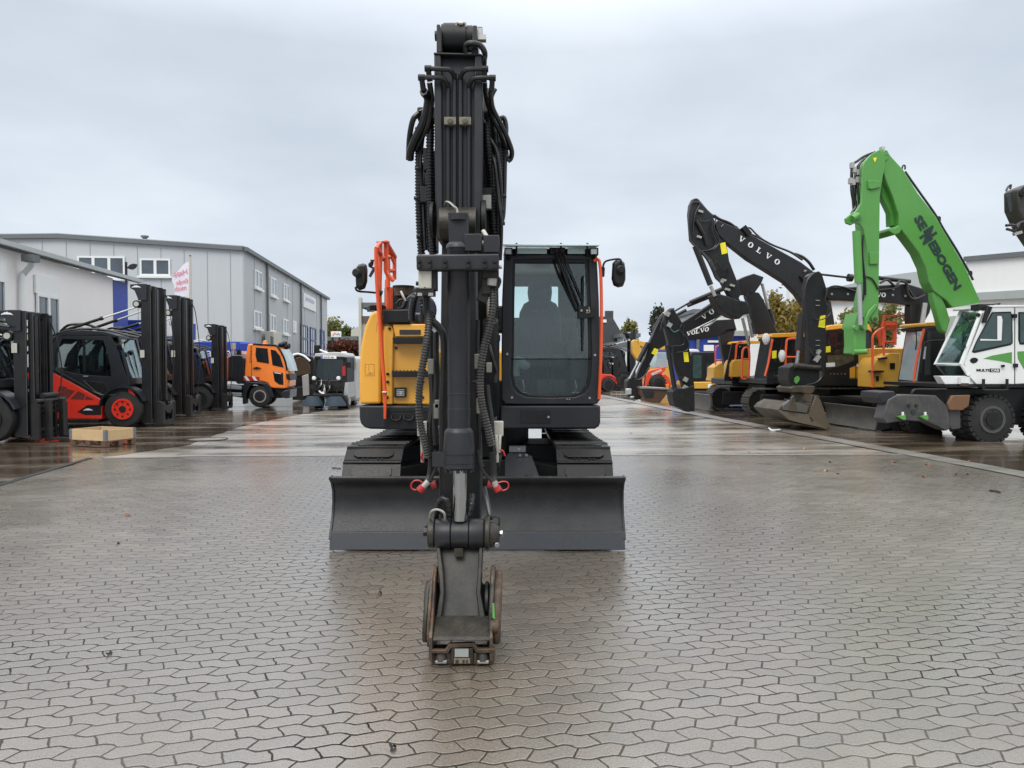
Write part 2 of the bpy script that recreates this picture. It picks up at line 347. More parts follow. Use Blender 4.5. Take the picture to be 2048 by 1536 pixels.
def concrete_mat(name,c0,c1,wet0=.42,wet1=.60,joints=True,sl=(3.6,5.2),dark=(.07,.055,.04),wetness=1.,offx=0.,patch=.55,minr=.12):
    m,nt=newmat(name); g,r,x,y=yardcoord(nt)
    big=noise(nt,g,.30,4,.55); med=noise(nt,g,1.1,6,.6)
    st=nd(nt,'ShaderNodeMapping',{'Vector':r,'Scale':(.22,1.0,1)}).outputs[0]
    str_=noise(nt,st,1.5,5,.6)
    fine=noise(nt,g,40,3,.7)
    wob=ma(nt,'MULTIPLY',ma(nt,'SUBTRACT',noise(nt,g,.9,6,.7),.5),.10)
    base=mix(nt,med,c0,c1)
    base=mix(nt,ma(nt,'MULTIPLY',ramp(nt,fine,.45,.7),.25),base,[c*1.5 for c in c1])
    w=ma(nt,'SUBTRACT',1.0,ramp(nt,ma(nt,'ADD',ma(nt,'MULTIPLY',big,.45),ma(nt,'MULTIPLY',str_,.55)),wet0,wet1))
    w=ma(nt,'MULTIPLY',w,wetness)
    base=mix(nt,ma(nt,'MULTIPLY',w,patch),base,dark)
    h=ma(nt,'MULTIPLY',fine,.25)
    if joints:
        ux=ma(nt,'DIVIDE',ma(nt,'ADD',ma(nt,'ADD',x,offx),wob),sl[0]); uy=ma(nt,'DIVIDE',ma(nt,'ADD',y,wob),sl[1])
        fx=ma(nt,'FRACT',ux); fy=ma(nt,'FRACT',uy)
        dx=ma(nt,'MULTIPLY',ma(nt,'MINIMUM',fx,ma(nt,'SUBTRACT',1.0,fx)),sl[0]); dy=ma(nt,'MULTIPLY',ma(nt,'MINIMUM',fy,ma(nt,'SUBTRACT',1.0,fy)),sl[1])
        idv=nd(nt,'ShaderNodeCombineXYZ',{0:ma(nt,'FLOOR',ux),1:ma(nt,'FLOOR',uy),2:0.0}).outputs[0]
        sid=nd(nt,'ShaderNodeTexWhiteNoise',{'Vector':idv},noise_dimensions='2D').outputs[0]
        base=mix(nt,ma(nt,'MULTIPLY',sid,.35),base,[c*.6 for c in c0])
        # wandering cracks
        vo=nd(nt,'ShaderNodeTexVoronoi',{'Vector':nd(nt,'ShaderNodeVectorMath',{0:g,1:nd(nt,'ShaderNodeTexNoise',{'Vector':g,'Scale':1.5,'Detail':5}).outputs[1]},operation='ADD').outputs[0],'Scale':.22},feature='DISTANCE_TO_EDGE').outputs[0]
        j=ma(nt,'SUBTRACT',1.0,ramp(nt,ma(nt,'MINIMUM',dx,dy),.010,.035))
        ck=ma(nt,'MULTIPLY',ma(nt,'SUBTRACT',1.0,ramp(nt,vo,.002,.010)),ramp(nt,med,.45,.55))
        j=ma(nt,'MAXIMUM',ma(nt,'MULTIPLY',j,ramp(nt,noise(nt,g,2.0,3),.3,.5)),ck)
        base=mix(nt,ma(nt,'MULTIPLY',j,.85),base,(.03,.024,.018))
        h=ma(nt,'SUBTRACT',h,j)
    rgh=ma(nt,'ADD',minr,ma(nt,'MULTIPLY',ma(nt,'SUBTRACT',1.0,w),.26))
    rgh=ma(nt,'ADD',rgh,ma(nt,'MULTIPLY',ma(nt,'SUBTRACT',med,.5),.12),clamp=True)
    bp=nd(nt,'ShaderNodeBump',{'Height':h,'Strength':.35,'Distance':.004}).outputs[0]
    fin(nt,nd(nt,'ShaderNodeBsdfPrincipled',{'Base Color':base,'Roughness':rgh,'Normal':bp,'Specular IOR Level':1.0,'Coat Weight':.75,'Coat IOR':2.0,'Coat Roughness':rgh}).outputs[0])
    return m
PAV=paver_mat()
CONC=concrete_mat('wet_concrete_slabs',(.15,.125,.095),(.27,.232,.18),.40,.58,offx=1.0,minr=.17)
ASPH=concrete_mat('wet_parking_surface',(.105,.078,.050),(.18,.142,.098),.46,.64,False,patch=.7,dark=(.060,.040,.024),minr=.10)
GUT=concrete_mat('gutter_stones',(.085,.075,.06),(.15,.13,.105),.38,.52,True,(.30,.16),wetness=.6,minr=.22)
GND=paint('far_ground',(.11,.10,.09),.4,0,.4,sc=.3,streak=False)
GRS=paint('lawn_grass',(.07,.13,.03),.9,0,.3,(.10,.11,.04),sc=2,streak=False,bump=.05)
def sheet(name,pts,z,m,jit=0):
    if jit:
        rj=random.Random(len(name)); Q=[]
        for i,a in enumerate(pts):
            b=pts[(i+1)%len(pts)]; L=math.hypot(b[0]-a[0],b[1]-a[1]); n=min(60,max(1,int(L/.35))) if max(abs(a[0]),abs(b[0]))<12 and min(a[1],b[1])>5 else 1; Q.append(a)
            for k in range(1,n): Q.append((a[0]+(b[0]-a[0])*k/n+rj.uniform(-jit,jit),a[1]+(b[1]-a[1])*k/n+rj.uniform(-jit,jit)))
        pts=Q
    mb=MB(); mb.add([V((p[0],p[1],z)) for p in pts],[list(range(len(pts)))]); return struct(name,mb,m,smooth=False)
def line_x(y,y0,x0): return x0-(y-y0)*.1
sheet('ground',[(-900,-20),(900,-20),(900,1500),(-900,1500)],-.016,GND)
# road of concrete slabs beyond the pavers
sheet('concrete_road',[(-7.45,13.45),(8.0,13.45),(8.0,9.0),(9.5,9.0),(9.5,75),(-13.6,75)],-.012,CONC)
left=[(-6.85,9.4),(-7.25,13.15),(-6.5,15.5),(-7.0,19.5),(-6.95,22.5),(-6.1,30),(-6.9,37),(-11,78),(-60,78),(-60,-4),(-5.6,-4)]
sheet('parking_area_west',left,-.008,ASPH,.05)
right=[(7.78,11.6),(6.62,20.5),(4.75,37.9),(2.3,60),(0.5,78),(60,78),(60,-4),(9.4,-4)]
sheet('parking_area_east',right,-.008,ASPH,.03)
sheet('paved_yard',[(-5.6,-4),(-6.75,9.4),(-7.2,13.15),(-5.4,13.52),(-3,13.60),(7.0,13.75),(7.25,11.6),(8.9,-4)],0,PAV,.025)
sheet('gutter_strip',[(8.9,-4),(7.3,11.6),(6.12,20.5),(4.25,37.9),(1.8,60),(2.15,60),(4.72,37.9),(6.60,20.5),(7.76,11.6),(9.42,-4)],.004,GUT,.02)
sheet('kerb_joint',[(-5.4,13.46),(-3,13.54),(7.0,13.69),(7.0,13.86),(-3,13.72),(-5.4,13.64),(-7.15,13.26),(-7.2,13.12)],.005,GUT,.045)
mb=MB(); mb.prism([V((-5.55,-4,-.01)),V((-6.72,9.4,-.01)),V((-7.22,13.2,-.01)),V((-7.32,13.2,-.01)),V((-6.82,9.4,-.01)),V((-5.65,-4,-.01))],(0,0,.02)); struct('kerb_edge',mb,GREY2)
# manhole cover
p=gr(415,878); mb=MB(); mb.ring([p+V((.42*math.cos(a),.42*math.sin(a),-.01)) for a in [i*2*math.pi/32 for i in range(32)]],[p+V((.385*math.cos(a),.385*math.sin(a),-.01)) for a in [i*2*math.pi/32 for i in range(32)]],(0,0,.014))
mb.cyl(p+V((0,0,-.01)),p+V((0,0,-.003)),.38,n=32,mi=1)
tag(mb.build('manhole_cover',[GREY2,CONC]),'round flush manhole cover set in the pale concrete beyond the pavers','manhole cover')
# ---------------------------------------------------------------- leaves, twigs
LEAFM=[paint('leaf_brown',(.20,.055,.025),.6,0,.3,sc=20),paint('leaf_tan',(.42,.26,.12),.6,0,.3,sc=20),paint('leaf_dark',(.02,.014,.012),.6,0,.1,sc=20)]
lv=[(1500,905,1,'tan leaf lying on the slab joint by the right gutter'),(1662,925,0,'reddish brown leaf lying highest of the group on the right pavers'),(1652,942,1,'pale tan leaf left of the reddish leaves on the right pavers'),(1849,954,0,'large rust red curled leaf alone on the right pavers'),(1788,925,0,'brown leaf between the tan leaf and the gutter strip'),(1676,948,0,'small reddish leaf right below the pale tan leaf'),(1262,867,0,'red leaf on the wet concrete beside the excavator'),(1610,898,1,'orange yellow leaf on the wet dark patch of concrete'),(1855,930,0,'brown leaf lying against the gutter on the right'),(1940,924,0,'thin brown leaf near the right gutter strip'),(256,1032,0,'dark red leaf alone on the left pavers'),(238,1088,2,'black speck of a leaf on the far left pavers'),(218,1310,2,'dark curled leaf on the front left pavers'),(785,1498,2,'small black clod on the front pavers below the coupler'),(1913,950,2,'dark leaf right of the rust red leaf'),(1935,950,2,'second dark leaf further right of the rust red leaf'),(760,1188,2,'dark bit of debris in front of the blade')]
for px,py,k,lab in lv:
    p=gr(px,py); s=.027 if k<2 else .014; a=random.random()*6; mb=MB()
    pts=[]
    for i in range(9):
        q=i*2*math.pi/9; rr=s*(1+.45*math.cos(3*q+1)); pts.append(p+V((rr*math.cos(q+a),rr*1.3*math.sin(q+a),.010+.012*math.cos(2*q+a))))
    mb.prism(pts,(0,0,.003)); tag(mb.build('fallen_leaf',LEAFM[k]),lab,'leaf','leaves and bits lying on the ground')
mb=MB(); a=gr(1980,982); b=gr(2000,986); mb.tube([a+V((0,0,.01)),(a+b)/2+V((.01,0,.014)),b+V((0,0,.01))],.012,6); tag(mb.build('twig',LEAFM[2]),'dark stick lying on the pavers at the right edge','twig')
mb=MB(); a=gr(640,937); b=gr(682,938); mb.tube([gr(664,937)+V((0,0,.012)),b+V((0,0,.012))],.009,6,k=1); tag(mb.build('iron_bar',LEAFM[2]),'thin dark rod on the ground beside the left crawler track','rod')
mb=MB(); mb.tube([gr(x,y)+V((0,0,.01)) for x,y in((1538,857),(1543,861),(1552,861),(1560,860))],.02,6); tag(mb.build('rag',WHT),'white strip lying on the ground below the tilting bucket','rag')
# ---------------------------------------------------------------- buildings
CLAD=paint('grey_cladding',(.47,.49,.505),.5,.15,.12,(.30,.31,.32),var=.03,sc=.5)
CLADD=paint('grey_cladding_shaded',(.40,.42,.435),.5,.15,.12,(.26,.27,.28),var=.04,sc=.5)  # same cladding in a darker tone, the side wall's shade put into the colour
ROOFM=paint('roof_edge_grey',(.13,.145,.15),.5,.2,.2,sc=1)
JOINTM=paint('panel_joint_grey',(.29,.315,.34),.5)
ROOFL=paint('roof_flashing',(.40,.43,.42),.4,.3,.2,sc=1)
RENDERW=paint('white_render',(.78,.76,.75),.75,0,.22,(.55,.52,.49),var=.03,sc=.8)
BLUEW=paint('blue_wall',(.012,.045,.32),.5,0,.15,(.05,.08,.25),sc=1)
BLUED=paint('blue_door',(.03,.05,.16),.4,0,.15,sc=1)
DARKM=paint('dark_opening',(.02,.022,.024),.4,0,0)
SLATE=paint('slate_roof',(.042,.044,.05),.6,0,.2,sc=2)
BEIGE=paint('beige_render',(.33,.31,.24),.8,0,.2,sc=1)
PGREY=paint('light_panel',(.74,.75,.74),.5,0,.15,(.40,.40,.38),var=.03,sc=.5)
# white building on the left
P0=V((-12.0,12.6,0)); P1=V((-13.62,27.2,0))
D=(P1-P0).normalized(); NB=V((D.y,-D.x,0))  # NB points to the yard (+x)
whb=thing('white_building',P0,'white rendered building with a sloping eave and white downpipe at the left edge','building')
def wp(t,z,o=0): return P0+D*t+NB*o+UP*z
Lw=13.58
mb=MB(); mb.prism([wp(0,0,0),wp(Lw,0,0),wp(Lw,4.5,0),wp(0,4.5,0)],-NB*9); mb.build('wall',RENDERW,whb,smooth=False)
# blue end bay: the building continues further with a blue wall
mb=MB(); mb.prism([wp(Lw,0,.01),wp(14.85,0,.01),wp(14.85,4.45,.01),wp(Lw,4.45,.01)],-NB*9); mb.build('blue_wall_bay',BLUEW,whb,smooth=False)
mb=MB(); mb.prism([wp(-1,4.52,.16),wp(-1,4.60,.18),wp(-1,6.0,-5),wp(-1,5.8,-5)],D*(16.57)); mb.build('roof',[ROOFM],whb,smooth=False)
mb=MB(); mb.prism([wp(-1,4.54,.28),wp(-1,4.66,.28),wp(-1,4.66,.17),wp(-1,4.54,.17)],D*(16.57)); mb.build('gutter',ROOFL,whb)
def onwall(px,py,o=0.0):
    d=ray(px,py); n=NB; q=P0+NB*o; t=(q.x*n.x+q.y*n.y)/(d.x*n.x+d.y*n.y); return V((d.x*t,d.y*t,H+d.z*t))
def wt(px,py): p=onwall(px,py); return (p-P0).dot(D),p.z
# pipe
mb=MB(); A=[onwall(62,522,.35),onwall(62,530,.33),onwall(48,548,.12),onwall(44,560,.10),onwall(44,700,.10)]; mb.tube(A,.07,10,k=4); mb.build('downpipe',WHITE,whb)
mb=MB(); mb.box(onwall(61,517,.4),(.3,.3,.18)); mb.build('hopper',ROOFM,whb)
def wwin(t0,t1,z0,z1,parent,mul=1):
    f=MB(); f.ring([wp(t0,z0,.03),wp(t1,z0,.03),wp(t1,z1,.03),wp(t0,z1,.03)],[wp(t0+.08,z0+.08,.03),wp(t1-.08,z0+.08,.03),wp(t1-.08,z1-.08,.03),wp(t0+.08,z1-.08,.03)],NB*.05)
    for k in range(1,mul+1):
        tm=t0+(t1-t0)*k/(mul+1); f.prism([wp(tm-.06,z0,.035),wp(tm+.06,z0,.035),wp(tm+.06,z1,.035),wp(tm-.06,z1,.035)],NB*.05)
    w=f.build('window',WHITE,parent)
    g=MB(); g.prism([wp(t0+.05,z0+.05,.012),wp(t1-.05,z0+.05,.012),wp(t1-.05,z1-.05,.012),wp(t0+.05,z1-.05,.012)],NB*.03); g.build('pane',WINP,w)
    s=MB(); s.prism([wp(t0-.05,z1+.50,.01),wp(t1+.05,z1+.50,.01),wp(t1+.05,z1,.01),wp(t0-.05,z1,.01)],NB*.05); s.build('shutter_box',WHITE,w)
t0,z1=wt(69,586);t1,_=wt(114,588); wwin(t0,t1,1.0,z1,whb)
t0,z1=wt(-40,550);t1,_=wt(6,562); wwin(t0,t1,1.0,z1,whb)
# grey hall
GC=V((-13.95,40.0,0)); DU=V((-.0995,.995,0)); DF=V((-.995,-.0995,0))   # DU along the yard, DF to the left
NR=V((DU.y,-DU.x,0)); NF=V((-DF.y,DF.x,0)); NF=NF if NF.y<0 else -NF
gh=thing('grey_hall',GC,'two storey light grey clad hall with blue gates and white framed windows','building')
Wd,Ln=24,30.9
def gf(t,z,o=0): return GC+DF*t+NF*o+UP*z
def gs(t,z,o=0): return GC+DU*t+NR*o+UP*z
mb=MB(); mb.prism([gf(0,0),gf(0,7.5),gf(9,7.98),gf(Wd,7.5),gf(Wd,0)],DU*Ln,0); mb.build('wall',CLAD,gh,smooth=False)
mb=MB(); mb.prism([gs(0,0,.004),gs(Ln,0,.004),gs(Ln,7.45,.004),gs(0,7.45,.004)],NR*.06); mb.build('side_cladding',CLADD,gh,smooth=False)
mb=MB()
for a in range(0,24): 
    t=a*1.15+.6
    zt=7.5+ (t/9*.48 if t<9 else .48-(t-9)/15*.48)
    mb.prism([gf(t,0.2,.004),gf(t+.025,0.2,.004),gf(t+.025,zt-.2,.004),gf(t,zt-.2,.004)],NF*.012)
mb.build('panel_joints',JOINTM,gh,smooth=False)
mb=MB()
for a in (2.3,5.9,11.6,13.6,18.6,24.5): mb.prism([gs(a,0.2,.07),gs(a+.03,.2,.07),gs(a+.03,7.4,.07),gs(a,7.4,.07)],NR*.01)
mb.split('panel_joint',JOINTM,gh,smooth=False)
mb=MB(); mb.prism([gf(-.15,7.42,.2),gf(-.15,7.62,.2),gf(9,8.12,.2),gf(9,7.92,.2)],-NF*.3); mb.prism([gf(9,7.92,.2),gf(9,8.12,.2),gf(Wd,7.7,.2),gf(Wd,7.5,.2)],-NF*.3)
mb.prism([gs(-.2,7.40,.30),gs(-.2,7.60,.30),gs(-.2,7.62,.05),gs(-.2,7.42,.05)],DU*(Ln+.5)); mb.build('roof_edge',ROOFM,gh,smooth=False)
mb=MB(); mb.prism([gf(-.1,7.625,.2),gf(9,8.125,.2),gf(Wd,7.7,.2),gf(Wd,7.7,-Ln),gf(9,8.125,-Ln),gf(-.1,7.625,-Ln)],(0,0,.04)); mb.build('roof',ROOFL,gh,smooth=False)
mb=MB(); mb.cyl(gf(5.2,7.8,-1),gf(5.2,8.2,-1),.12); mb.cyl(gf(5.2,8.2,-1),gf(5.2,8.28,-1),.2); mb.build('vent_pipe',ROOFM,gh)
def hit(px,py,o,n):
    d=ray(px,py); t=(o.x*n.x+o.y*n.y)/(d.x*n.x+d.y*n.y); return V((d.x*t,d.y*t,H+d.z*t))
def fT(px,py): p=hit(px,py,GC,NF); return (p-GC).dot(DF),p.z
def sT(px,py): p=hit(px,py,GC+NR*.07,NR); return (p-GC).dot(DU),p.z
def gwin(fn,N,t0,t1,z0,z1,mul,off=.0,name='window',pm=WINP):
    if t0>t1: t0,t1=t1,t0
    f=MB(); q=.09
    f.ring([fn(t0,z0,off+.004),fn(t1,z0,off+.004),fn(t1,z1,off+.004),fn(t0,z1,off+.004)],[fn(t0+q,z0+q,off+.004),fn(t1-q,z0+q,off+.004),fn(t1-q,z1-q,off+.004),fn(t0+q,z1-q,off+.004)],N*.06)
    for k in range(1,mul): 
        tm=t0+(t1-t0)*k/mul; f.prism([fn(tm-.07,z0+q,off+.006),fn(tm+.07,z0+q,off+.006),fn(tm+.07,z1-q,off+.006),fn(tm-.07,z1-q,off+.006)],N*.055)
    w=f.build(name,WHITE,gh,smooth=False)
    g=MB(); g.prism([fn(t0+.05,z0+.05,off+.003),fn(t1-.05,z0+.05,off+.003),fn(t1-.05,z1-.05,off+.003),fn(t0+.05,z1-.05,off+.003)],N*.03); g.build('pane',pm,w,smooth=False)
    s=MB(); s.prism([fn(t0-.1,z0-.12,off+.004),fn(t1+.1,z0-.12,off+.004),fn(t1+.1,z0-.01,off+.004),fn(t0-.1,z0-.01,off+.004)],N*.16); s.build('sill',WHITE,w,smooth=False)
for (a,b,c,d_,k) in ((155,250,512,557,3),(280,341,517,552,2)):
    ta,za=fT(a,c); tb,zb=fT(b,c+2); _,zc=fT(b,d_); gwin(gf,NF,tb,ta,zc,za,k)
for (a,b,c,d_) in ((508,522,538,574),(540,551.5,553,590),(566,576.5,566,599),(506.5,521,620,655),(539,550,628,662),(565,575.5,637,667)):
    ta,za=sT(a,c); tb,_=sT(b,c); _,zb=sT(a,d_); gwin(gs,NR,ta,tb,zb,za,2,.07)
for (a,b) in ((600.5,614),(619.5,630.5),(639.5,647.5)):
    ta,za=sT(a,648 if a<610 else (654 if a<625 else 659)); tb,_=sT(b,650); 
    f=MB(); f.ring([gs(ta,0,.074),gs(tb,0,.074),gs(tb,za,.074),gs(ta,za,.074)],[gs(ta+.15,.1,.074),gs(tb-.15,.1,.074),gs(tb-.15,za-.12,.074),gs(ta+.15,za-.12,.074)],NR*.08)
    for k in range(1,4):
        z=za*k/4; f.prism([gs(ta+.15,z,.075),gs(tb-.15,z,.075),gs(tb-.15,z+.16,.075),gs(ta+.15,z+.16,.075)],NR*.07)
    for k in range(1,3):
        t=ta+(tb-ta)*k/3; f.prism([gs(t,.1,.076),gs(t+.09,.1,.076),gs(t+.09,za-.1,.076),gs(t,za-.1,.076)],NR*.06)
    w=f.build('gate',BLUED,gh,smooth=False); g=MB(); g.prism([gs(ta+.1,.05,.071),gs(tb-.1,.05,.071),gs(tb-.1,za-.05,.071),gs(ta+.1,za-.05,.071)],NR*.04); g.build('pane',WINP,w,smooth=False)
for px in (532,599.5,640): 
    t,_=sT(px,560); m_=MB(); m_.cyl(gs(t,0,.16),gs(t,7.4,.16),.07,n=10); m_.build('downpipe',ROOFM,gh)
# sign with blue lettering on the hall
ta,za=sT(605.5,585); tb,_=sT(630,598); _,zb=sT(606,614)
mb=MB(); mb.prism([gs(ta,zb,.074),gs(tb,zb,.074),gs(tb,za,.074),gs(ta,za,.074)],NR*.08); sg=mb.build('sign_board',WHT,gh,smooth=False)
BLT=paint('blue_marking',(.10,.16,.45),.5,0,0)
text('lettering','JANSSEN',(za-zb)*.42,gs(ta+(tb-ta)*.10,zb+(za-zb)*.50,.158),DU,UP,BLT,sg,sx=(tb-ta)*.8/((za-zb)*.42*4.2))
ta,za=sT(585.2,641); tb,_=sT(591.5,643); _,zb=sT(586,665)
mb=MB(); mb.prism([gs(ta,zb,.074),gs(tb,zb,.074),gs(tb,za,.074),gs(ta,za,.074)],NR*.06); sg=mb.build('number_sign',WHT,gh,smooth=False)
h_=(za-zb)/4
for i,ch in enumerate('†10'.replace('†','A')): pass
for i in range(3):
    text('numeral','410'[i],h_*1.1,gs(ta+(tb-ta)*.25,za-h_*(i+1.25),.138),DU,UP,GREY2,sg,sx=1.4)
# air conditioner
p=hit(547,690,GC+NR*.5,NR); mb=MB(); mb.box(p,(.5,2.2,1.5),rz=math.atan2(DU.y,DU.x)-R(90)); tag(mb.build('ac_unit',CREAM,gh,bev=.03),None,None)
mb=MB(); mb.prism([hit(541,672,GC+NR*.8,NR),hit(546,674,GC+NR*.8,NR),hit(546,705,GC+NR*.8,NR),hit(541,705,GC+NR*.8,NR)],NR*.03); mb.build('ac_grille',DARKM,gh)
# flag
fp=at(381,560,26.5); mb=MB(); mb.cyl(V((fp.x,fp.y,0)),V((fp.x,fp.y,at(381,512,26.5).z)),.045,.035,n=10); mb.lathe(V((fp.x,fp.y,at(381,512,26.5).z)),V((fp.x,fp.y,at(381,510,26.5).z)),[(0,.05),(1,.02)],mi=1)
fl=thing('flag',V((fp.x,fp.y,0)),'white banner flag with mirrored red writing on a pale pole','flag'); mb.build('pole',[CREAM,DARKM],fl)
FLAGM=paint('flag_cloth',(.70,.68,.76),.8,0,.05); REDT=paint('red_marking',(.70,.16,.20),.7,0,0)
pts=[(378,523),(370,526),(364,532),(358,540),(349,548),(344,556),(344,562),(348,570),(349,580),(350,590),(378,594)]
mb=MB(); mb.prism([at(x,y,26.5) for x,y in pts],(0,.02,0)); flc=mb.build('banner',FLAGM,fl,smooth=False)
for s_,px,py,sz in (('Happ',376,548,.26),('finde',377,566,.24),('mich',374,579,.24)):
    text('lettering',s_,sz,at(px,py,26.49),(-1,0,-.22),(-.1,0,1),REDT,flc,sx=.9,ext=.001)
# street lamp behind the white building
a=at(252,560,30); mb=MB(); mb.cyl(V((a.x,30,0)),at(252,524,30),.05,n=8); mb.prism([at(253,536,30),at(260,529,30),at(268,527,30),at(265,534,30),at(258,538,30)],(0,.3,0)); tag(mb.build('street_lamp',GREY),'dark lamp head on a thin post above the white building roof','street lamp')
# blue trailer / container with white letters
BC=V((at(322,720,31).x,31,0)); bl=thing('blue_trailer',BC,'blue trailer body with white lettering behind the orange truck','trailer')
x0=at(300,700,31).x; x1=at(478,700,31).x; x2=at(498,700,31).x
mb=MB(); mb.prism([V((x0,31,.9)),V((x1,31,.9)),V((x1,31,2.50)),V((x0,31,2.50))],(0,2.4,0)); mb.prism([V((x1,31.01,1.5)),V((x1+.5,31.2,1.5)),V((x1+.5,31.2,2.45)),V((x1,31.01,2.45))],(0,2.2,0)); mb.build('box',BLUEW,bl,bev=.04)
mb=MB(); 
for x in (x0+1.2,x1-1.0): mb.cyl((x,31.0,.45),(x,31.4,.45),.45,n=20)
mb.split('wheel',RUB,bl)
text('lettering','as',.52,(at(405,0,30.98).x,30.97,at(0,713,30.98).z),(1,0,0),UP,WHT,bl)
text('lettering','n',.52,(at(442,0,30.98).x,30.97,at(0,713,30.98).z),(1,0,0),UP,WHT,bl)
# low blue building seen left + white poster
mb=MB(); mb.prism([at(238,640,29),at(326,640,29),at(326,800,29),at(238,800,29)],(0,3,0)); tag(mb.build('blue_shed',BLUEW,smooth=False),'low blue wall or shed behind the red forklift cab','shed')
mb=MB(); mb.prism([at(326,633,28),at(345,633,28),at(345,672,28),at(326,672,28)],(0,.05,0)); ps=mb.build('white_banner',WHT,smooth=False); tag(ps,'white hanging banner with faint grey print between two forklift masts','banner')
text('lettering','UTES',.22,(at(328,0,27.9).x,27.97,at(0,650,27.9).z),(1,0,0),UP,GREY,ps,sx=.6)
# ---------------------------------------------------------------- right side and far buildings
def boxb(name,label,cat,pxl,pxr,pytop,Y,depth,m,roofm=None,rh=.0):
    a=at(pxl,pytop,Y); b=at(pxr,pytop,Y); t=thing(name,V((a.x,Y,0)),label,cat)
    mb=MB(); mb.prism([V((a.x,Y,0)),V((b.x,Y,0)),V((b.x,Y,b.z)),V((a.x,Y,a.z))],(0,depth,0)); mb.build('wall',m,t,smooth=False)
    if roofm: mb=MB(); mb.box(((a.x+b.x)/2,Y+depth/2,a.z+.15),(b.x-a.x+.6,depth+.6,.3)); mb.build('roof',roofm,t)
    return t
# big white hall on the right, runs along the yard
def hallside(name,label,pA,topA,pB,topB,YA,YB,m,depth=14,thick=None):
    A=at(pA,topA,YA); B=at(pB,topB,YB)
    t=thing(name,V((A.x,A.y,0)),label,'building')
    d=(V((B.x,B.y,0))-V((A.x,A.y,0))).normalized(); n=V((d.y,-d.x,0)); n=n if n.x>0 else -n
    mb=MB(); mb.prism([V((A.x,A.y,0)),V((B.x,B.y,0)),V((B.x,B.y,B.z)),V((A.x,A.y,A.z))],n*depth); mb.build('wall',m,t,smooth=False)
    mb=MB(); mb.prism([A+V((0,0,0))-n*.15,B-n*.15,B-n*.15+UP*.22,A-n*.15+UP*.22],n*(depth+.3)); mb.build('roof_edge',ROOFM,t,smooth=False)
    return t,A,B,n
hr,A,B,n=hallside('white_hall','tall pale hall with dark roof edge behind the green machine cab',2150,505,1932,523,31,36,PGREY)
P_a=at(2150,592,30.9); P_b=at(1936,602,35.9)
mb=MB(); mb.prism([P_a,P_b,P_b+UP*.35,P_a+UP*.35],-n*.25); mb.build('canopy_band',ROOFL,hr,smooth=False)
hb=boxb('long_white_hall','long white industrial hall behind the horizontal excavator boom','building',1600,2000,586,58,20,PGREY)
mb=MB(); mb.prism([at(1560,603,57.6),at(1760,553,57.6),at(1835,543,57.6),at(2010,560,57.6),at(2010,600,57.6)],(0,20,0)); mb.build('roof',ROOFL,hb,smooth=False)
mb=MB(); mb.cyl(V((at(1781,700,57.5).x,57.5,0)),at(1781,598,57.5),.15,n=8); mb.build('downpipe',ROOFM,hb)
hw=boxb('white_low_hall','white flat roofed hall behind the raised graphite booms','building',1392,1600,626,62,18,PGREY,ROOFM)
hp=boxb('white_pillar','slim white pylon standing among the yellow autumn trees','pylon',1580,1592,578,44,.6,WHITE)
bb=boxb('blue_workshop','low blue workshop with shuttered windows behind the excavator row','building',1372,1500,672,46,10,BLUEW,ROOFL)
for a,b,c,d_ in ((1407,1427,690,702),(1452,1478,690,702)):
    f=MB(); f.prism([at(a,c,45.98),at(b,c,45.98),at(b,d_,45.98),at(a,d_,45.98)],(0,-.08,0)); f.build('window',PGREY,bb,smooth=False)
f=MB(); f.box(at(1432,683,45.9),(1.0,.1,.12)); f.build('lamp_bar',WHT,bb)
f=MB(); f.cyl(V((at(1396,700,45.8).x,45.8,0)),at(1396,675,45.8),.1,n=8); f.build('downpipe',ROOFM,bb)
vh=boxb('white_garage','white low building behind the far forklift masts','building',1229,1345,692,60,8,PGREY,ROOFM)
# house with slate roof
Y=68; a=at(1175,700,Y); hs=thing('slate_roof_house',V((a.x,Y,0)),'house with steep dark slate roof beyond the orange rail of the cab','house')
mb=MB(); mb.prism([at(1150,684,Y),at(1247,684,Y),at(1247,725,Y),at(1150,725,Y)],(0,8,0)); mb.build('wall',BEIGE,hs,smooth=False)
mb=MB(); mb.prism([at(1145,688,Y-.3),at(1249,688,Y-.3),at(1243,665,Y-.3),at(1226,636,Y-.3),at(1212,633,Y-.3),at(1150,633,Y-.3)],(0,8.6,0)); rf=mb.build('roof',SLATE,hs,smooth=False)
mb=MB(); mb.box(at(1218,632,Y+2),(.7,.7,.9)); mb.build('chimney',SLATE,rf)
mb=MB(); mb.prism([at(1206,639,Y-.35),at(1213,639,Y-.35),at(1213,645,Y-.35),at(1206,645,Y-.35)],(0,-.05,0)); mb.build('skylight',WHT,rf)
for a_,b_ in ((1211,1217),(1220,1226)):
    mb=MB(); mb.prism([at(a_,690,Y),at(b_,690,Y),at(b_,700,Y),at(a_,700,Y)],(0,-.06,0)); mb.build('window',WINP,hs)
sh=boxb('white_flat_extension','small white flat roofed block between the house and the pine','building',1246,1273,674,64,5,WHITE,ROOFM)
mb=MB(); g0=at(1140,712,66); g1=at(1235,712,66); mb.prism([V((g0.x,66,-.01)),V((g1.x,66,-.01)),V((g1.x,66,2.0)),V((g0.x,66,2.3))],(0,1.5,0)); struct('lawn_bank',mb,GRS,smooth=False)
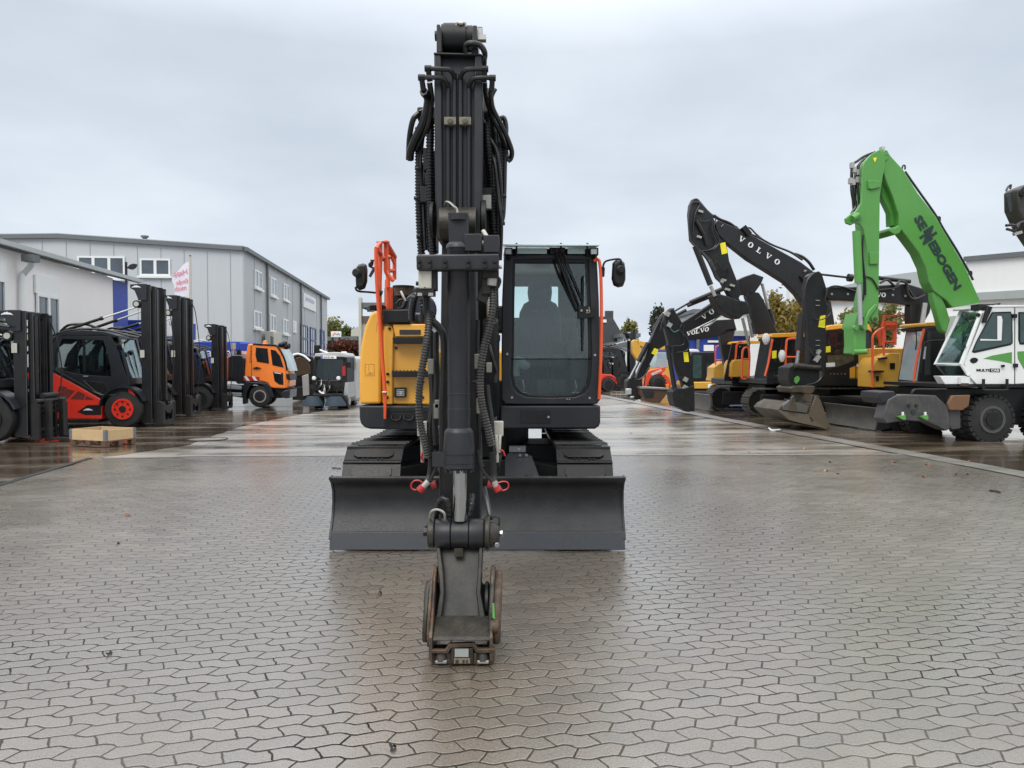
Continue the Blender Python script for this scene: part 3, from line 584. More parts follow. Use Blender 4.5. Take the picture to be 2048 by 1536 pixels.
# far buildings behind the yellow body
tb_=boxb('grey_tower_frame','tall grey steel and panel structure behind the yellow body','tower',717,722,595,55,.6,CREAM)
Y=55; mb=MB(); mb.prism([at(719,605,Y+.2),at(790,605,Y+.2),at(790,615,Y+.2),at(719,615,Y+.2)],(0,3,0)); mb.prism([at(719,632,Y+.2),at(790,632,Y+.2),at(790,646,Y+.2),at(719,646,Y+.2)],(0,3,0),1); mb.prism([at(719,646,Y+.3),at(790,646,Y+.3),at(790,725,Y+.3),at(719,725,Y+.3)],(0,3,0),2); mb.build('panel',[ROOFM,paint('brown_panel',(.10,.075,.06),.6),CREAM],tb_,smooth=False)
fb=boxb('dark_roofed_shed','dark roofed shed far behind the sweeper','building',640,722,674,95,8,DARKM)
mb=MB(); mb.prism([at(640,674,94.5),at(722,672,94.5),at(722,680,94.5),at(640,682,94.5)],(0,9,0)); mb.build('roof',ROOFM,fb)
mb=MB(); mb.prism([at(702,660,110),at(722,650,110),at(722,680,110),at(702,680,110)],(0,8,0)); tag(mb.build('far_house',CREAM,smooth=False),'far pale house with sloping roof above the red shrub','house')
bs=thing('billboard',at(671,700,80).xy.to_3d(),'white advertising board with orange and blue mark beyond the grey hall','billboard')
mb=MB(); mb.prism([at(662,662.5,80),at(682,662.5,80),at(682,674,80),at(662,674,80)],(0,.15,0)); mb.build('board',WHT,bs,smooth=False)
mb=MB(); mb.cyl(at(665,674,80.1),V((at(665,700,80).x,80.1,0)),.12,n=8); mb.cyl(at(679,674,80.1),V((at(679,700,80).x,80.1,0)),.12,n=8); mb.build('post',GREY,bs)
mb=MB(); mb.prism([at(664,671,79.97),at(669,665,79.97),at(674,668,79.97),at(673,669.5,79.97),at(669.4,667,79.97),at(666,671.5,79.97)],(0,-.02,0)); mb.build('emblem',ORANGE,bs)
mb=MB(); mb.prism([at(674,669,79.97),at(677,666,79.97),at(680.5,670,79.97),at(680,671,79.97),at(677,667.6,79.97),at(675,670,79.97)],(0,-.02,0)); mb.build('emblem',BLT,bs)
# ---------------------------------------------------------------- trees
BARK=paint('bark',(.07,.055,.04),.9,0,.3,sc=6,bump=.01)
def leafmat(name,cols):
    m,nt=newmat(name); g=nd(nt,'ShaderNodeNewGeometry'); rp=g.outputs['Random Per Island']
    c=mix(nt,ramp(nt,rp,0,.5),cols[0],cols[1]); c=mix(nt,ramp(nt,rp,.5,1),c,cols[2])
    a=nd(nt,'ShaderNodeBsdfPrincipled',{'Base Color':c,'Roughness':.6}).outputs[0]; b=nd(nt,'ShaderNodeBsdfTranslucent',{'Color':c}).outputs[0]
    fin(nt,nd(nt,'ShaderNodeMixShader',{0:.3,1:a,2:b}).outputs[0]); return m
LG=leafmat('green_leaves',[(.035,.06,.015),(.09,.12,.03),(.20,.20,.05)])
LY=leafmat('autumn_leaves',[(.16,.13,.03),(.32,.22,.05),(.10,.11,.03)])
LR=leafmat('red_leaves',[(.28,.05,.04),(.14,.05,.03),(.07,.08,.03)])
LP=leafmat('pine_needles',[(.025,.04,.02),(.045,.06,.03),(.07,.06,.045)])
LO=leafmat('olive_leaves',[(.09,.11,.03),(.20,.20,.06),(.28,.25,.10)])
def tree(name,label,px,pybase,pytop,wpx,Y,m,n=1800,leaf=.16,group=None,cat='tree',shape=1.,trunk=True,gap=.0):
    b=at(px,pybase,Y); tp=at(px,pytop,Y); hgt=tp.z; rad=wpx/2*Y/F
    t=thing(name,V((b.x,Y,0)),label,cat,group); rnd=random.Random(px*7+pytop)
    z0=max(0.2,b.z)
    cz=(z0+hgt)/2; rz=(hgt-z0)/2
    clumps=[]
    for i in range(26):
        while True:
            q=V((rnd.uniform(-1,1),rnd.uniform(-1,1),rnd.uniform(-1,1)))
            if q.length<1: break
        w=1-max(0,q.z)*(1-shape) 
        clumps.append((V((b.x+q.x*rad*.8*w,Y+q.y*rad*.8,cz+q.z*rz*.85)),rnd.uniform(.18,.36)))
    c=MB()
    for i in range(n):
        cc,cr=rnd.choice(clumps); q=V((rnd.gauss(0,1),rnd.gauss(0,1),rnd.gauss(0,1)))*.5
        p=cc+V((q.x*rad*cr*1.3,q.y*rad*cr*1.3,q.z*rz*cr*1.3)); 
        if p.z<.1: continue
        a=V((rnd.gauss(0,1),rnd.gauss(0,1),rnd.gauss(0,1))).normalized(); e=a.cross(V((rnd.random(),rnd.random(),rnd.random()))).normalized(); s=leaf*rnd.uniform(.6,1.3)
        c.add([p-a*s,p+e*s*.5,p+a*s,p-e*s*.5],[[0,1,2,3]])
    c.build('crown',m,t,smooth=False)
    if trunk:
        k=MB(); k.cyl((b.x,Y,0),(b.x,Y,cz),.02*hgt+.05,.01*hgt+.02,n=8)
        for i in range(14):
            cc,_=clumps[i]; zz0=rnd.uniform(.35,1)*cz; k.cyl((b.x,Y,zz0),cc,.01*hgt,.004*hgt,n=5)
        k.build('trunk',BARK,t)
    return t
tree('deciduous_tree','pale yellow green tree beyond the end of the grey hall',668,700,636,40,120,LO,1500,.30)
tree('deciduous_tree','darker green tree behind the grey hall and billboard',694,690,655,44,115,LG,1500,.3)
tree('red_shrub','large shrub with red autumn leaves behind the sweeper',694,722,679,78,60,LR,4200,.13,cat='shrub')
tree('birch_tree','pale feathery tree right of the slate roof house',1258,690,636,34,75,LO,1300,.18,shape=.6)
tree('pine_tree','thin dark pine behind the dipper of the farthest excavator',1318,690,616,46,66,LP,1400,.2,shape=.7)
tree('autumn_tree','tall yellow autumn tree left of the white pylon',1558,700,560,62,43,LY,2600,.12,shape=.6)
tree('autumn_tree','second yellow autumn tree right of the white pylon',1600,700,590,66,44,LY,2400,.12,shape=.8)
tree('autumn_tree','yellow green rounded tree left of the hanging green dipper',1712,690,615,70,40,LO,2600,.12,shape=.8)
tree('autumn_tree','yellow green rounded tree right of the hanging green dipper',1768,690,602,80,40.5,LO,3200,.12,shape=.8)
tree('distant_trees_bush','green bushes on the bank under the slate roof house',1222,716,702,46,65,LG,900,.15,cat='bush',trunk=False)
# ================================================================ main excavator (faces the camera)
EX=thing('crawler_excavator',V((-.325,9.0,0)),'graphite and yellow crawler excavator facing the camera with its arm raised and dozer blade lowered','excavator')
def q(px,py,Y): return at(px,py,Y)
XC=-.325
# ---- dozer blade
xl=q(663,1000,6.80).x; xr=q(1248,1000,6.80).x
prof=[(6.70,.015),(6.74,.16),(6.82,.28),(6.855,.40),(6.85,.50),(6.80,.575),(6.73,.615),(6.72,.640)]
back=[(y+.045,z+ (.0 if i<7 else .01)) for i,(y,z) in enumerate(prof)]
mb=MB(); mb.prism([V((xl+.012,y,z)) for y,z in prof[1:]]+[V((xl+.012,y,z)) for y,z in back[1:][::-1]],(xr-xl-.024,0,0))
blade=mb.build('dozer_blade',BLADEG,EX,bev=.004,ang=40)
SCR=paint('bare_scratch',(.11,.115,.12),.45,.3,0)
rs=random.Random(11); mb=MB()
def bz(z):
    for (ya,za),(yb,zb_) in zip(prof,prof[1:]):
        if za<=z<=zb_: return ya+(yb-ya)*(z-za)/(zb_-za)
    return 6.8
for i in range(46):
    x=rs.uniform(xl+.05,xr-.05); z=rs.choice([rs.uniform(.18,.34),rs.uniform(.2,.55)]); l=rs.uniform(.01,.07); a=rs.uniform(-.35,.35); w_=rs.uniform(.0006,.0018)
    p=V((x,bz(z)-.0022,z)); e=V((x+l,bz(z+l*a)-.0022,z+l*a)); mb.prism([p,e,e+UP*w_,p+UP*w_],(0,.002,0))
so=mb.build('scratch_marks',SCR,blade,smooth=False); so['kind']='stuff'
mb=MB(); mb.prism([V((xl+.005,6.68,.012)),V((xl+.005,6.722,.165)),V((xl+.005,6.76,.165)),V((xl+.005,6.72,.012))],(xr-xl-.01,0,0)); 
EDGE=paint('worn_cutting_edge',(.038,.041,.047),.42,.1,.5,(.025,.023,.02),sc=6,bump=.002)
mb.build('cutting_edge',EDGE,blade,bev=.006)
sp_=[(6.70,.10),(6.725,.16),(6.805,.28),(6.84,.40),(6.835,.50),(6.785,.58),(6.715,.625),(6.715,.645),(6.80,.65),(6.93,.60),(6.93,.15),(6.80,.06)]
mb=MB(); mb.prism([V((xl-.004,y,z)) for y,z in sp_],(.02,0,0)); mb.build('side_plate',GREY,blade,bev=.003)
mb=MB(); mb.prism([V((xr-.016,y,z)) for y,z in sp_],(.02,0,0)); mb.build('side_plate',GREY,blade,bev=.003)
mb=MB(); mb.prism([V((XC-.62,6.9,.18)),V((XC-.50,6.9,.18)),V((XC-.36,8.6,.35)),V((XC-.50,8.6,.35))],(0,0,.22)); mb.build('push_arm',GREY,EX,bev=.01)
mb=MB(); mb.prism([V((XC+.50,6.9,.18)),V((XC+.62,6.9,.18)),V((XC+.50,8.6,.35)),V((XC+.36,8.6,.35))],(0,0,.22)); mb.build('push_arm',GREY,EX,bev=.01)
# sloping cylinder guard behind the blade
mb=MB(); mb.prism([q(1010,955,7.05),q(1079,955,7.05),q(1064,912,7.5),q(1050,905,7.6),q(1017,905,7.6),q(1010,915,7.5)],(0,.05,-.02)); mb.prism([q(1018,905,7.58),q(1052,905,7.58),q(1052,892,7.62),q(1018,892,7.62)],(0,.08,0))
gd=mb.build('cylinder_guard',GREY,EX,bev=.006)
mb=MB()
for a,b in ((1040,910),(1053,910),(1053,951),(1038,897)): p=q(a,b,7.03 if b>940 else 7.5); mb.cyl(p+V((0,-.03,0)),p+V((0,.02,0)),.014,n=8)
mb.split('bolt',CHROME,gd)
# ---- tracks
def track(x0,x1,name='track'):
    xm=(x0+x1)/2; w=x1-x0
    mt=MB(); r=.385; yf,yb=7.58,10.75; zc=.425
    # loop of shoes
    per=2*(yb-yf)+2*math.pi*r; n=int(per/.200); st=per/n
    for i in range(n):
        t=i*st
        if t<yb-yf: y=yf+t; z=zc+r; a=0; z-=.045*math.sin(math.pi*t/(yb-yf))*.8
        elif t<yb-yf+math.pi*r: q_=(t-(yb-yf))/r; y=yb+r*math.sin(q_); z=zc+r*math.cos(q_); a=-q_
        elif t<2*(yb-yf)+math.pi*r: y=yb-(t-(yb-yf)-math.pi*r); z=zc-r; a=math.pi
        else: q_=(t-2*(yb-yf)-math.pi*r)/r; y=yf-r*math.sin(q_); z=zc-r*math.cos(q_); a=math.pi-q_
        M=Matrix.Rotation(a,3,'X'); c=V((xm,y,z))
        sh=[(-.100,-.020),(-.100,.006),(-.092,.014),(.070,.024),(.082,.040),(.094,.040),(.100,.014),(.100,-.006)]
        k=random.uniform(-.004,.004)
        P=[c+M@V((0,yy,zz+k)) for yy,zz in sh]
        mt.prism([p+V((-w/2,0,0)) for p in P],(w,0,0))
        pd=[(-.19,-.035),(-.15,-.068),(.15,-.068),(.19,-.035),(.19,.030),(.15,.058),(-.15,.058),(-.19,.030)]
        mt.prism([c+M@V((xx,yy,.016)) for xx,yy in pd],M@V((0,0,.016)))
        for sx in (-.07,.07):
            for dx in(-.02,.02): mt.cyl(c+M@V((sx+dx,-.082,.010)),c+M@V((sx+dx,-.082,.024)),.012,n=6)
        mt.box(c+M@V((-.07,0,-.045)),(.05,.17,.07),rx=a); mt.box(c+M@V((.07,0,-.045)),(.05,.17,.07),rx=a)
    tk=mt.build(name,TRACK,EX,ang=30,bev=.002,seg=1)
    f=MB(); f.cyl((xm-.10,yf,zc),(xm+.10,yf,zc),.32,n=28); f.cyl((xm-.10,yb,zc),(xm+.10,yb,zc),.32,n=28); f.build('idler',TRACK,tk)
    f=MB(); f.prism([V((xm-.16,7.85,.12)),V((xm-.16,10.5,.12)),V((xm-.16,10.5,.55)),V((xm-.16,7.9,.55))],(.32,0,0)); f.build('track_frame',GREY2,tk)
    return tk
track(q(683,900,7.20).x,q(800,900,7.20).x); track(q(1115,900,7.20).x,q(1227,900,7.20).x)
# ---- undercarriage
mb=MB(); mb.cyl((XC,9.1,.62),(XC,9.1,.97),.52,n=32); mb.prism([V((XC-.55,8.3,.38)),V((XC+.50,8.3,.38)),V((XC+.50,8.3,.60)),V((XC-.55,8.3,.60))],(0,1.5,0))
for s in(-1,1):
    mb.prism([V((XC+s*.42,8.35,.60)),V((XC+s*1.0,7.75,.56)),V((XC+s*1.0,7.75,.22)),V((XC+s*.42,8.35,.36))],(0,.35,0))
mb.box((XC+.72,8.9,.56),(.56,.7,.36)); mb.box((XC-.72,8.9,.56),(.56,.7,.36)); mb.box((XC,8.5,.78),(.5,.3,.34)); mb.build('undercarriage',GREY2,EX,bev=.015)
mb=MB(); 
for s,x0 in((-1,XC-.36),(1,XC+.10)):
    mb.tube([V((x0,8.3,.95)),V((x0+.04*s,8.05,.8)),V((x0+.1*s,7.9,.62)),V((x0+.02*s,7.7,.5)),V((x0,7.3,.42))],.018,8,k=4)
    mb.tube([V((x0+.07,8.3,.93)),V((x0+.08+.03*s,8.0,.75)),V((x0+.1,7.8,.58)),V((x0+.08,7.4,.4))],.014,8,k=4)
mb.split('blade_hose',HOSE,EX)
# ---- upper structure
YF=7.95
def frame_base(pts,nm,dep,m=GREY,bev=.02): 
    mb=MB(); mb.prism([q(a,b,YF) for a,b in pts],(0,dep,0)); return mb.build(nm,m,EX,bev=bev,seg=3)
lo_=frame_base([(718,811),(719,838),(722,848),(729,855),(740,858),(860,861),(862,811)],'skirt',2.3)
ro_=frame_base([(1000,811),(1201,811),(1201,845),(1198,853),(1190,858),(1000,858)],'cab_skirt',2.0)
mb=MB(); mb.prism([q(1040,820,YF-.004),q(1101,820,YF-.004),q(1101,847,YF-.004),q(1040,847,YF-.004)],(0,.01,0)); d_=mb.build('hatch',GREY2,ro_,bev=.002)
mb=MB(); p=q(1097,834,YF-.012); mb.cyl(p,p+V((0,.02,0)),.012,n=12); mb.build('lock',ZINC,d_)
mb=MB(); mb.prism([q(768,815,YF-.015),q(860,815,YF-.015),q(860,824,YF-.015),q(768,824,YF-.015)],(0,.03,0)); mb.prism([q(769,826,YF-.006),q(860,826,YF-.006),q(860,859,YF-.006),q(769,858,YF-.006)],(0,.02,0),1)
for x in (792,817): mb.tube([q(x-9,831,YF-.02),q(x-8,838,YF-.03),q(x,841,YF-.03),q(x+8,838,YF-.03),q(x+9,831,YF-.02)],.012,6)
mb.build('tool_box',[GREY2,BLACK],lo_,bev=.004)
mb=MB(); mb.prism([V((XC-1.25,10.1,1.0)),V((XC+1.15,10.1,1.0)),V((XC+1.15,10.1,1.20)),V((XC-1.25,10.1,1.20))],(0,.8,0)); mb.box((XC,9.3,1.05),(2.2,2.3,.14)); mb.build('deck',GREY2,EX)
# counterweight at the back
cwp=[V((XC-1.26,10.2,1.2)),V((XC+1.15,10.2,1.2)),V((XC+1.15,10.55,1.2)),V((XC+.8,10.95,1.2)),V((XC-.9,10.95,1.2)),V((XC-1.26,10.55,1.2))]
mb=MB(); mb.prism(cwp,(0,0,.62)); mb.build('counterweight',YEL,EX,bev=.05,seg=3)
# yellow hood on the left
mb=MB(); hp_=[(719,808),(718.5,740),(720,705),(724,678),(731,650),(740,630),(747,622),(757,622),(761,640),(761,808)]
mb.prism([q(a,b,YF) for a,b in hp_],(0,2.5,0)); hood=mb.build('engine_hood',YEL,EX,bev=.03,seg=3)
mb=MB(); mb.prism([q(763,808,YF+.06),q(763,655,YF+.06),q(780,649,YF+.06),q(862,649,YF+.06),q(862,810,YF+.06)],(0,1.8,0)); tk=mb.build('fuel_tank',YEL,EX,bev=.02,seg=3)
# step tower with ribs
mb=MB(); mb.prism([q(768,809,YF),q(768,662,YF),q(772,651,YF),q(783,652,YF),q(787,662,YF),q(785,740,YF),q(785,809,YF)],(0,.10,0)); mb.build('step_bracket',YEL,EX,bev=.012)
mb=MB(); mb.prism([q(785,648,YF-.01),q(860,648,YF-.01),q(860,674,YF-.01),q(790,674,YF-.01)],(0,.12,0)); top=mb.build('tank_top',YEL,EX,bev=.012)
mb=MB(); mb.prism([q(799,659.5,YF-.018),q(841,659.5,YF-.018),q(841,669,YF-.018),q(799,669,YF-.018)],(0,.03,0)); mb.build('vent_slot',DARKM,top)
def treadstep(a,b,c,d):
    mb=MB(); mb.prism([q(a,b,YF-.10),q(c,b,YF-.10),q(c,d,YF-.10),q(a+1.5,d,YF-.10)],(0,.24,0))
    for i in range(11):
        x=a+3+(c-a-6)*i/10; p=q(x,b-.5,YF-.08); mb.cyl(p+V((0,0,-.01)),p+V((0,0,.008)),.008,n=6)
    return mb.build('step',BLACK,EX,bev=.006)
treadstep(785,675,858,687); treadstep(783,742,862,754)
mb=MB(); 
for a,b in((792,696),(775,748),(775,764),(774,795),(845,795),(845,764),(779,657)): p=q(a,b,YF-.02 if a<785 else YF+.045); mb.cyl(p,p+V((0,.03,0)),.016,n=6)
mb.split('bolt',GREY2,tk)
mb=MB(); mb.ring([q(a,b,YF+.05) for a,b in((790,775),(813,775),(813,794.5),(790,794.5))],[q(a,b,YF+.05) for a,b in((793,778),(810,778),(810,791.5),(793,791.5))],(0,-.045,0))
for z in (781,785,789): mb.prism([q(791,z,YF+.01),q(812,z,YF+.01),q(812,z+1,YF+.01),q(791,z+1,YF+.01)],(0,.01,0))
hl=mb.build('headlight',BLACK,EX,bev=.004); mb=MB(); mb.prism([q(792,777,YF+.04),q(811,777,YF+.04),q(811,792,YF+.04),q(792,792,YF+.04)],(0,-.01,0),); mb.lathe(q(802,785,YF+.04),q(802,785,YF+.02),[(0,.03),(1,.02)]); mb.build('lens',LENS,hl)
mb=MB(); mb.ring([q(a,b,YF-.003) for a,b in((729,727),(749,727),(749,752),(729,752))],[q(a,b,YF-.003) for a,b in((731,729),(747,729),(747,750),(731,750))],(0,.01,0)); mb.prism([q(a,b,YF-.006) for a,b in((733,731),(737,731),(737,743),(745,743),(745,748),(733,748))],(0,.01,0),1); mb.cyl(q(739,744,YF-.02),q(739,744,YF),.008,n=8,mi=2); mb.build('hood_latch',[YELD,YEL,ZINC],hood,bev=.002)
mb=MB(); mb.prism([q(757,610,YF+.2),q(766,610,YF+.2),q(766,665,YF+.2),q(753,664,YF-.004),q(753,652,YF-.004),q(757,640,YF-.004)],(0,.2,0)); mb.build('seal',BLACK,hood)
mb=MB(); mb.box(q(745,617,YF+.3),(.09,.25,.06),rz=.3); mb.prism([q(742,612,YF+.2),q(752,610,YF+.2),q(752,620,YF+.2),q(745,622,YF+.2)],(0,.2,0),1); mb.build('rear_lamp',[BLACK,LENS],hood,bev=.008)
mb=MB(); mb.prism([q(765,619,YF-.04),q(818,619,YF-.04),q(822,630,YF-.04),q(820,646,YF-.04),q(765,646,YF-.04)],(0,.5,0)); mb.build('step_box',BLACK,EX,bev=.012)
mb=MB(); mb.cyl(q(807,592,YF+.9),q(807,575,YF+.9),.105,.115,n=24); mb.lathe(q(807,575,YF+.9),q(807,572,YF+.9),[(0,.125),(1,.125)],n=24,mi=1); mb.build('exhaust',[RUST,BLACK],EX)
mb=MB()
mb.prism([q(768,574,YF+1.0),q(792,574,YF+1.0),q(792,583,YF+1.0),q(800,590,YF+1.0),q(822,590,YF+1.0),q(824,640,YF+1.0),q(768,640,YF+1.0)],(0,.8,0)); 
mb.cyl(q(800,607,YF+.9),q(825,607,YF+.9),.10,n=20); mb.cyl(q(780,628,YF+.9),q(812,628,YF+.9),.05)
eng=mb.build('engine_block',BLACK,EX,bev=.02)
mb=MB(); mb.tube([q(802,583,YF+.75),q(807,595,YF+.7),q(812,604,YF+.7),q(806,615,YF+.7),q(796,618,YF+.7)],.018,8); mb.tube([q(793,608,YF+.7),q(800,600,YF+.7),q(812,600,YF+.7)],.014,8); mb.build('engine_hose',HOSE,eng)
mb=MB(); mb.tube([q(802,583,YF+.73),q(806,592,YF+.68),q(811,602,YF+.68)],.013,6,mi=0); mb.build('hose_sleeve',CREAM,eng)
DOME=paint('blue_black_hood',(.03,.036,.055),.35,0,.1,coat=.3)
mb=MB(); mb.prism([q(818,572,YF+1.3),q(850,575,YF+1.3),q(850,640,YF+1.3),q(818,640,YF+1.3)],(0,.7,0)); mb.cyl(q(838,620,YF+.75),q(838,620,YF+1.2),.20,n=28,mi=0); mb.prism([q(815,646,YF+.5),q(862,646,YF+.5),q(862,625,YF+.5),q(815,625,YF+.5)],(0,.6,0)); mb.build('air_filter_cover',DOME,EX,bev=.02)
# ---- orange guard rails and left mirror
def rail(P,r,nm='guard_rail',k=5,m=ORG_): mb=MB(); mb.tube([q(*p) for p in P],r,10,k=k); return mb.build(nm,m,EX)
r1=rail([(752,497,7.80),(752,510,7.80),(754,570,7.80),(760,650,7.82),(765,720,7.84),(770,785,7.85)],.019)
mb=MB(); mb.prism([q(766,785,7.84),q(773,785,7.84),q(773,812,7.86),q(772,838,7.86),q(767,838,7.86),q(767,812,7.86)],(0,.03,0)); mb.box(q(769,784,7.83),(.045,.04,.012),mi=1); mb.build('rail_foot',[ORG_,WHT],r1,bev=.003)
rail([(752,497,7.80),(757,489,7.9),(761,487,8.0)],.018,k=4)
rail([(760.5,485,8.0),(760.5,520,8.0),(759,575,8.0),(760,640,8.0),(763,655,8.0)],.024)
rail([(775,560,8.4),(775,575,8.4),(775,618,8.4)],.030,k=1)
rail([(776,500,8.35),(776,575,8.35)],.025,k=1)
rail([(782,575,8.5),(782,618,8.5)],.020,k=1)
rail([(771.5,484,8.1),(771.5,530,8.1),(773,545,8.1),(787,562,8.1)],.024,k=5)
rail([(772,484,8.1),(789.5,514,8.5)],.026,k=1)
rail([(789,514,8.5),(789,559,8.5)],.022,k=1)
rail([(776,500,8.35),(789,528,8.45)],.016,k=1)
rail([(776,542,8.4),(789,541,8.5)],.022,k=1)
rail([(760,516,8.0),(778,514,8.2)],.024,k=1)
rail([(754,500,7.85),(761,508,8.0)],.028,k=1)
mb=MB(); 
for a,b,r in ((760.5,485,.04),(772,484,.04)): p=q(a,b,8.05); mb.box(p,(.07,.07,.012)); 
mb.build('rail_caps',ORG_,r1)
def mirror(pts,Yc,nm='mirror',knob=None):
    mb=MB(); P=[q(a,b,Yc) for a,b in pts]; c=sum(P,V((0,0,0)))/len(P); n=len(P)
    back=[c+(p-c)*.80+V((0,-.045,0)) for p in P]; f2=[c+(p-c)*1.0+V((0,.02,0)) for p in P]
    vs=back+P+f2; fs=[list(range(n))[::-1],list(range(2*n,3*n))]
    for k in(0,1):
        for i in range(n): j=(i+1)%n; fs.append([k*n+i,k*n+j,(k+1)*n+j,(k+1)*n+i])
    mb.add(vs,fs); m_=mb.build(nm,BLACK,EX,bev=.01,seg=3)
    g=MB(); g.prism([c+(p-c)*.9+V((0,.021,0)) for p in P],(0,.004,0)); g.build('mirror_face',MIRR,m_)
    if knob: k_=MB(); p=q(knob[0],knob[1],Yc-.04); k_.lathe(p,p+V((0,-.07,0)),[(0,.045),(.4,.045),(.5,.03),(1,.03)],n=14); k_.build('knob',GREY2,m_)
    return m_
ml=mirror([(712,536),(717,529),(726,526.5),(733,529),(735,540),(734.5,563),(730,577),(719,581),(712,575),(711,555)],7.8,knob=(714,546))
mb=MB(); mb.tube([q(711,574,7.78),q(713,580,7.78),q(720,583,7.8),q(735,584,7.85),q(757,586,7.95),q(762,586,7.98)],.011,8); mb.cyl(q(758,585,7.9),q(764,587,7.9),.03,n=10); mb.build('mirror_arm',BLACK,ml)
mb=MB(); mb.prism([q(737,552,7.9),q(741,555,7.9),q(750,540,7.95),q(751,533,7.95),q(746,535,7.95)],(0,.02,0)); mb.tube([q(738,529,7.95),q(745,523,8),q(744,530,8),q(738,531,8),q(748,537,8.0)],.012,6); mb.tube([q(742,521,8.0),q(775,521,8.2)],.01,6,k=1); mb.build('wide_mirror',BLACK,EX)
# ---- cab
cab=thing_c=bpy.data.objects.new('cab',None); COL.objects.link(cab); cab.parent=EX; ORG['cab']=ORG[EX.name]
def rr(pts): return [q(a,b,YF) for a,b in pts]
# front frame with rounded opening
out=[(1003,806),(1004,740),(1004,640),(1006,560),(1008,512),(1100,508),(1194,512),(1196,560),(1198,640),(1199,740),(1200,806),(1100,809)]
inn=[(1042,790),(1024,752),(1024,640),(1024,560),(1025,516),(1100,514),(1177,516),(1178,560),(1180,640),(1182,752),(1166,790),(1100,797)]
# denser loops for roundness
def dens(o,i):
    return o,i
out=[(1003,770),(1003,700),(1004,600),(1008,512),(1100,508),(1194,512),(1198,600),(1200,700),(1200,770),(1200,800),(1194,808),(1160,809),(1100,809),(1045,809),(1010,808),(1003,800)]
inn=[(1021.5,750),(1023,700),(1024,600),(1025.5,519),(1100,517),(1176,519),(1180,600),(1183,700),(1182,750),(1177,774),(1168,787),(1150,794),(1100,795.5),(1054,794),(1036,787),(1026,774)]
mb=MB(); mb.ring(rr(out),rr(inn),(0,.10,0)); mb.build('front_frame',GREY,cab,bev=.012,seg=3)
mb=MB(); inn2=[(a+(5 if a<1100 else(-5 if a>1100 else 0)),b+(6 if b<600 else -3)) for a,b in inn]
mb.ring([p+V((0,.02,0)) for p in rr(inn)],[p+V((0,.02,0)) for p in rr(inn2)],(0,.05,0)); mb.prism([q(1022,716.8,YF+.02),q(1183,716.8,YF+.02),q(1183,719.5,YF+.02),q(1022,719.5,YF+.02)],(0,.04,0)); mb.build('window_seal',BLACK,cab)
mb=MB(); mb.prism([q(1024,718,YF+.045),q(1182,718,YF+.045),q(1178,517,YF+.045),q(1024,517,YF+.045)],(0,.008,0)); mb.build('windscreen',GLL,cab,smooth=False)
mb=MB(); mb.prism([q(a,b,YF+.045) for a,b in ((1024,719),(1183,719),(1182,752),(1168,788),(1150,795),(1054,795),(1036,788),(1023,752))],(0,.008,0)); mb.build('lower_pane',GLA,cab,smooth=False)
mb=MB(); mb.prism([q(1026,518,YF+.03),q(1177,518,YF+.03),q(1177,527,YF+.03),q(1026,527,YF+.03)],(0,.05,0)); mb.build('sun_blind',BLACK,cab)
# cab shell
x0c=q(1004,700,YF).x+.02; x1c=q(1199,700,YF).x-.02; zb=.98+.25; zt=2.80; yb_=9.75
zf=q(1100,808,YF).z
mb=MB()
mb.box(((x0c+x1c)/2,(YF+.1+yb_)/2,zf+.03),(x1c-x0c,yb_-YF-.1,.06))
for x in(x0c,x1c):
    s=1 if x==x0c else -1
    mb.box((x+s*.03,yb_-.05,(zf+zt)/2),(.06,.10,zt-zf)); mb.box((x+s*.03,8.75,(zf+zt)/2),(.05,.08,zt-zf-.02))
    mb.box((x+s*.025,(YF+.1+yb_)/2,zf+.30),(.04,yb_-YF-.1,.6)); mb.box((x+s*.025,(YF+.1+yb_)/2,zt-.05),(.06,yb_-YF-.1,.1))
# rear wall with window
zr0=2.20; zr1=2.61
X=lambda px:q(px,600,yb_).x
o4=[V((x0c,yb_,zf)),V((x1c,yb_,zf)),V((x1c,yb_,zt)),V((x0c,yb_,zt))]
i4=[V((x0c+.07,yb_,zr0)),V((x1c-.30,yb_,zr0)),V((x1c-.30,yb_,zr1)),V((x0c+.07,yb_,zr1))]
mb.ring(o4,i4,(0,.05,0))
mb.build('shell',GREY,cab,bev=.01)
mb=MB(); mb.prism(i4,(0,.01,0)); mb.build('rear_window',GLA,cab,smooth=False)
for x,s in((x0c,1),(x1c,-1)):
    mb=MB(); mb.prism([V((x+s*.02,YF+.12,zf+.6)),V((x+s*.02,yb_-.1,zf+.6)),V((x+s*.02,yb_-.1,zt-.1)),V((x+s*.02,YF+.12,zt-.1))],(s*.008,0,0)); mb.build('side_window',GLA,cab,smooth=False)
mb=MB(); mb.prism([q(1006,512,YF),q(1196,512,YF),q(1194,497,YF+.05),q(1009,497,YF+.05)],(0,1.8,0)); rfc=mb.build('roof',GREY,cab,bev=.02,seg=3)
mb=MB(); mb.prism([q(1006,488,YF-.22),q(1199,488,YF-.22),q(1199,491.5,YF-.22),q(1006,491.5,YF-.22)],(0,.65,.05)); mb.prism([q(1034,496.5,YF-.012),q(1094,496.5,YF-.012),q(1094,507.5,YF-.012),q(1034,507.5,YF-.012)],(0,.012,0)); mb.prism([q(1135,496.5,YF-.012),q(1170,496.5,YF-.012),q(1170,507.5,YF-.012),q(1135,507.5,YF-.012)],(0,.012,0)); mb.build('rain_visor',TEAL,rfc,bev=.003)
mb=MB()
for x in(1033,1175,1122): mb.prism([q(x-2,489,YF-.06),q(x+2,489,YF-.06),q(x+2,512,YF-.03),q(x-2,512,YF-.03)],(0,.04,0)); mb.cyl(q(x,486,YF-.1),q(x,489,YF-.1),.012,n=8)
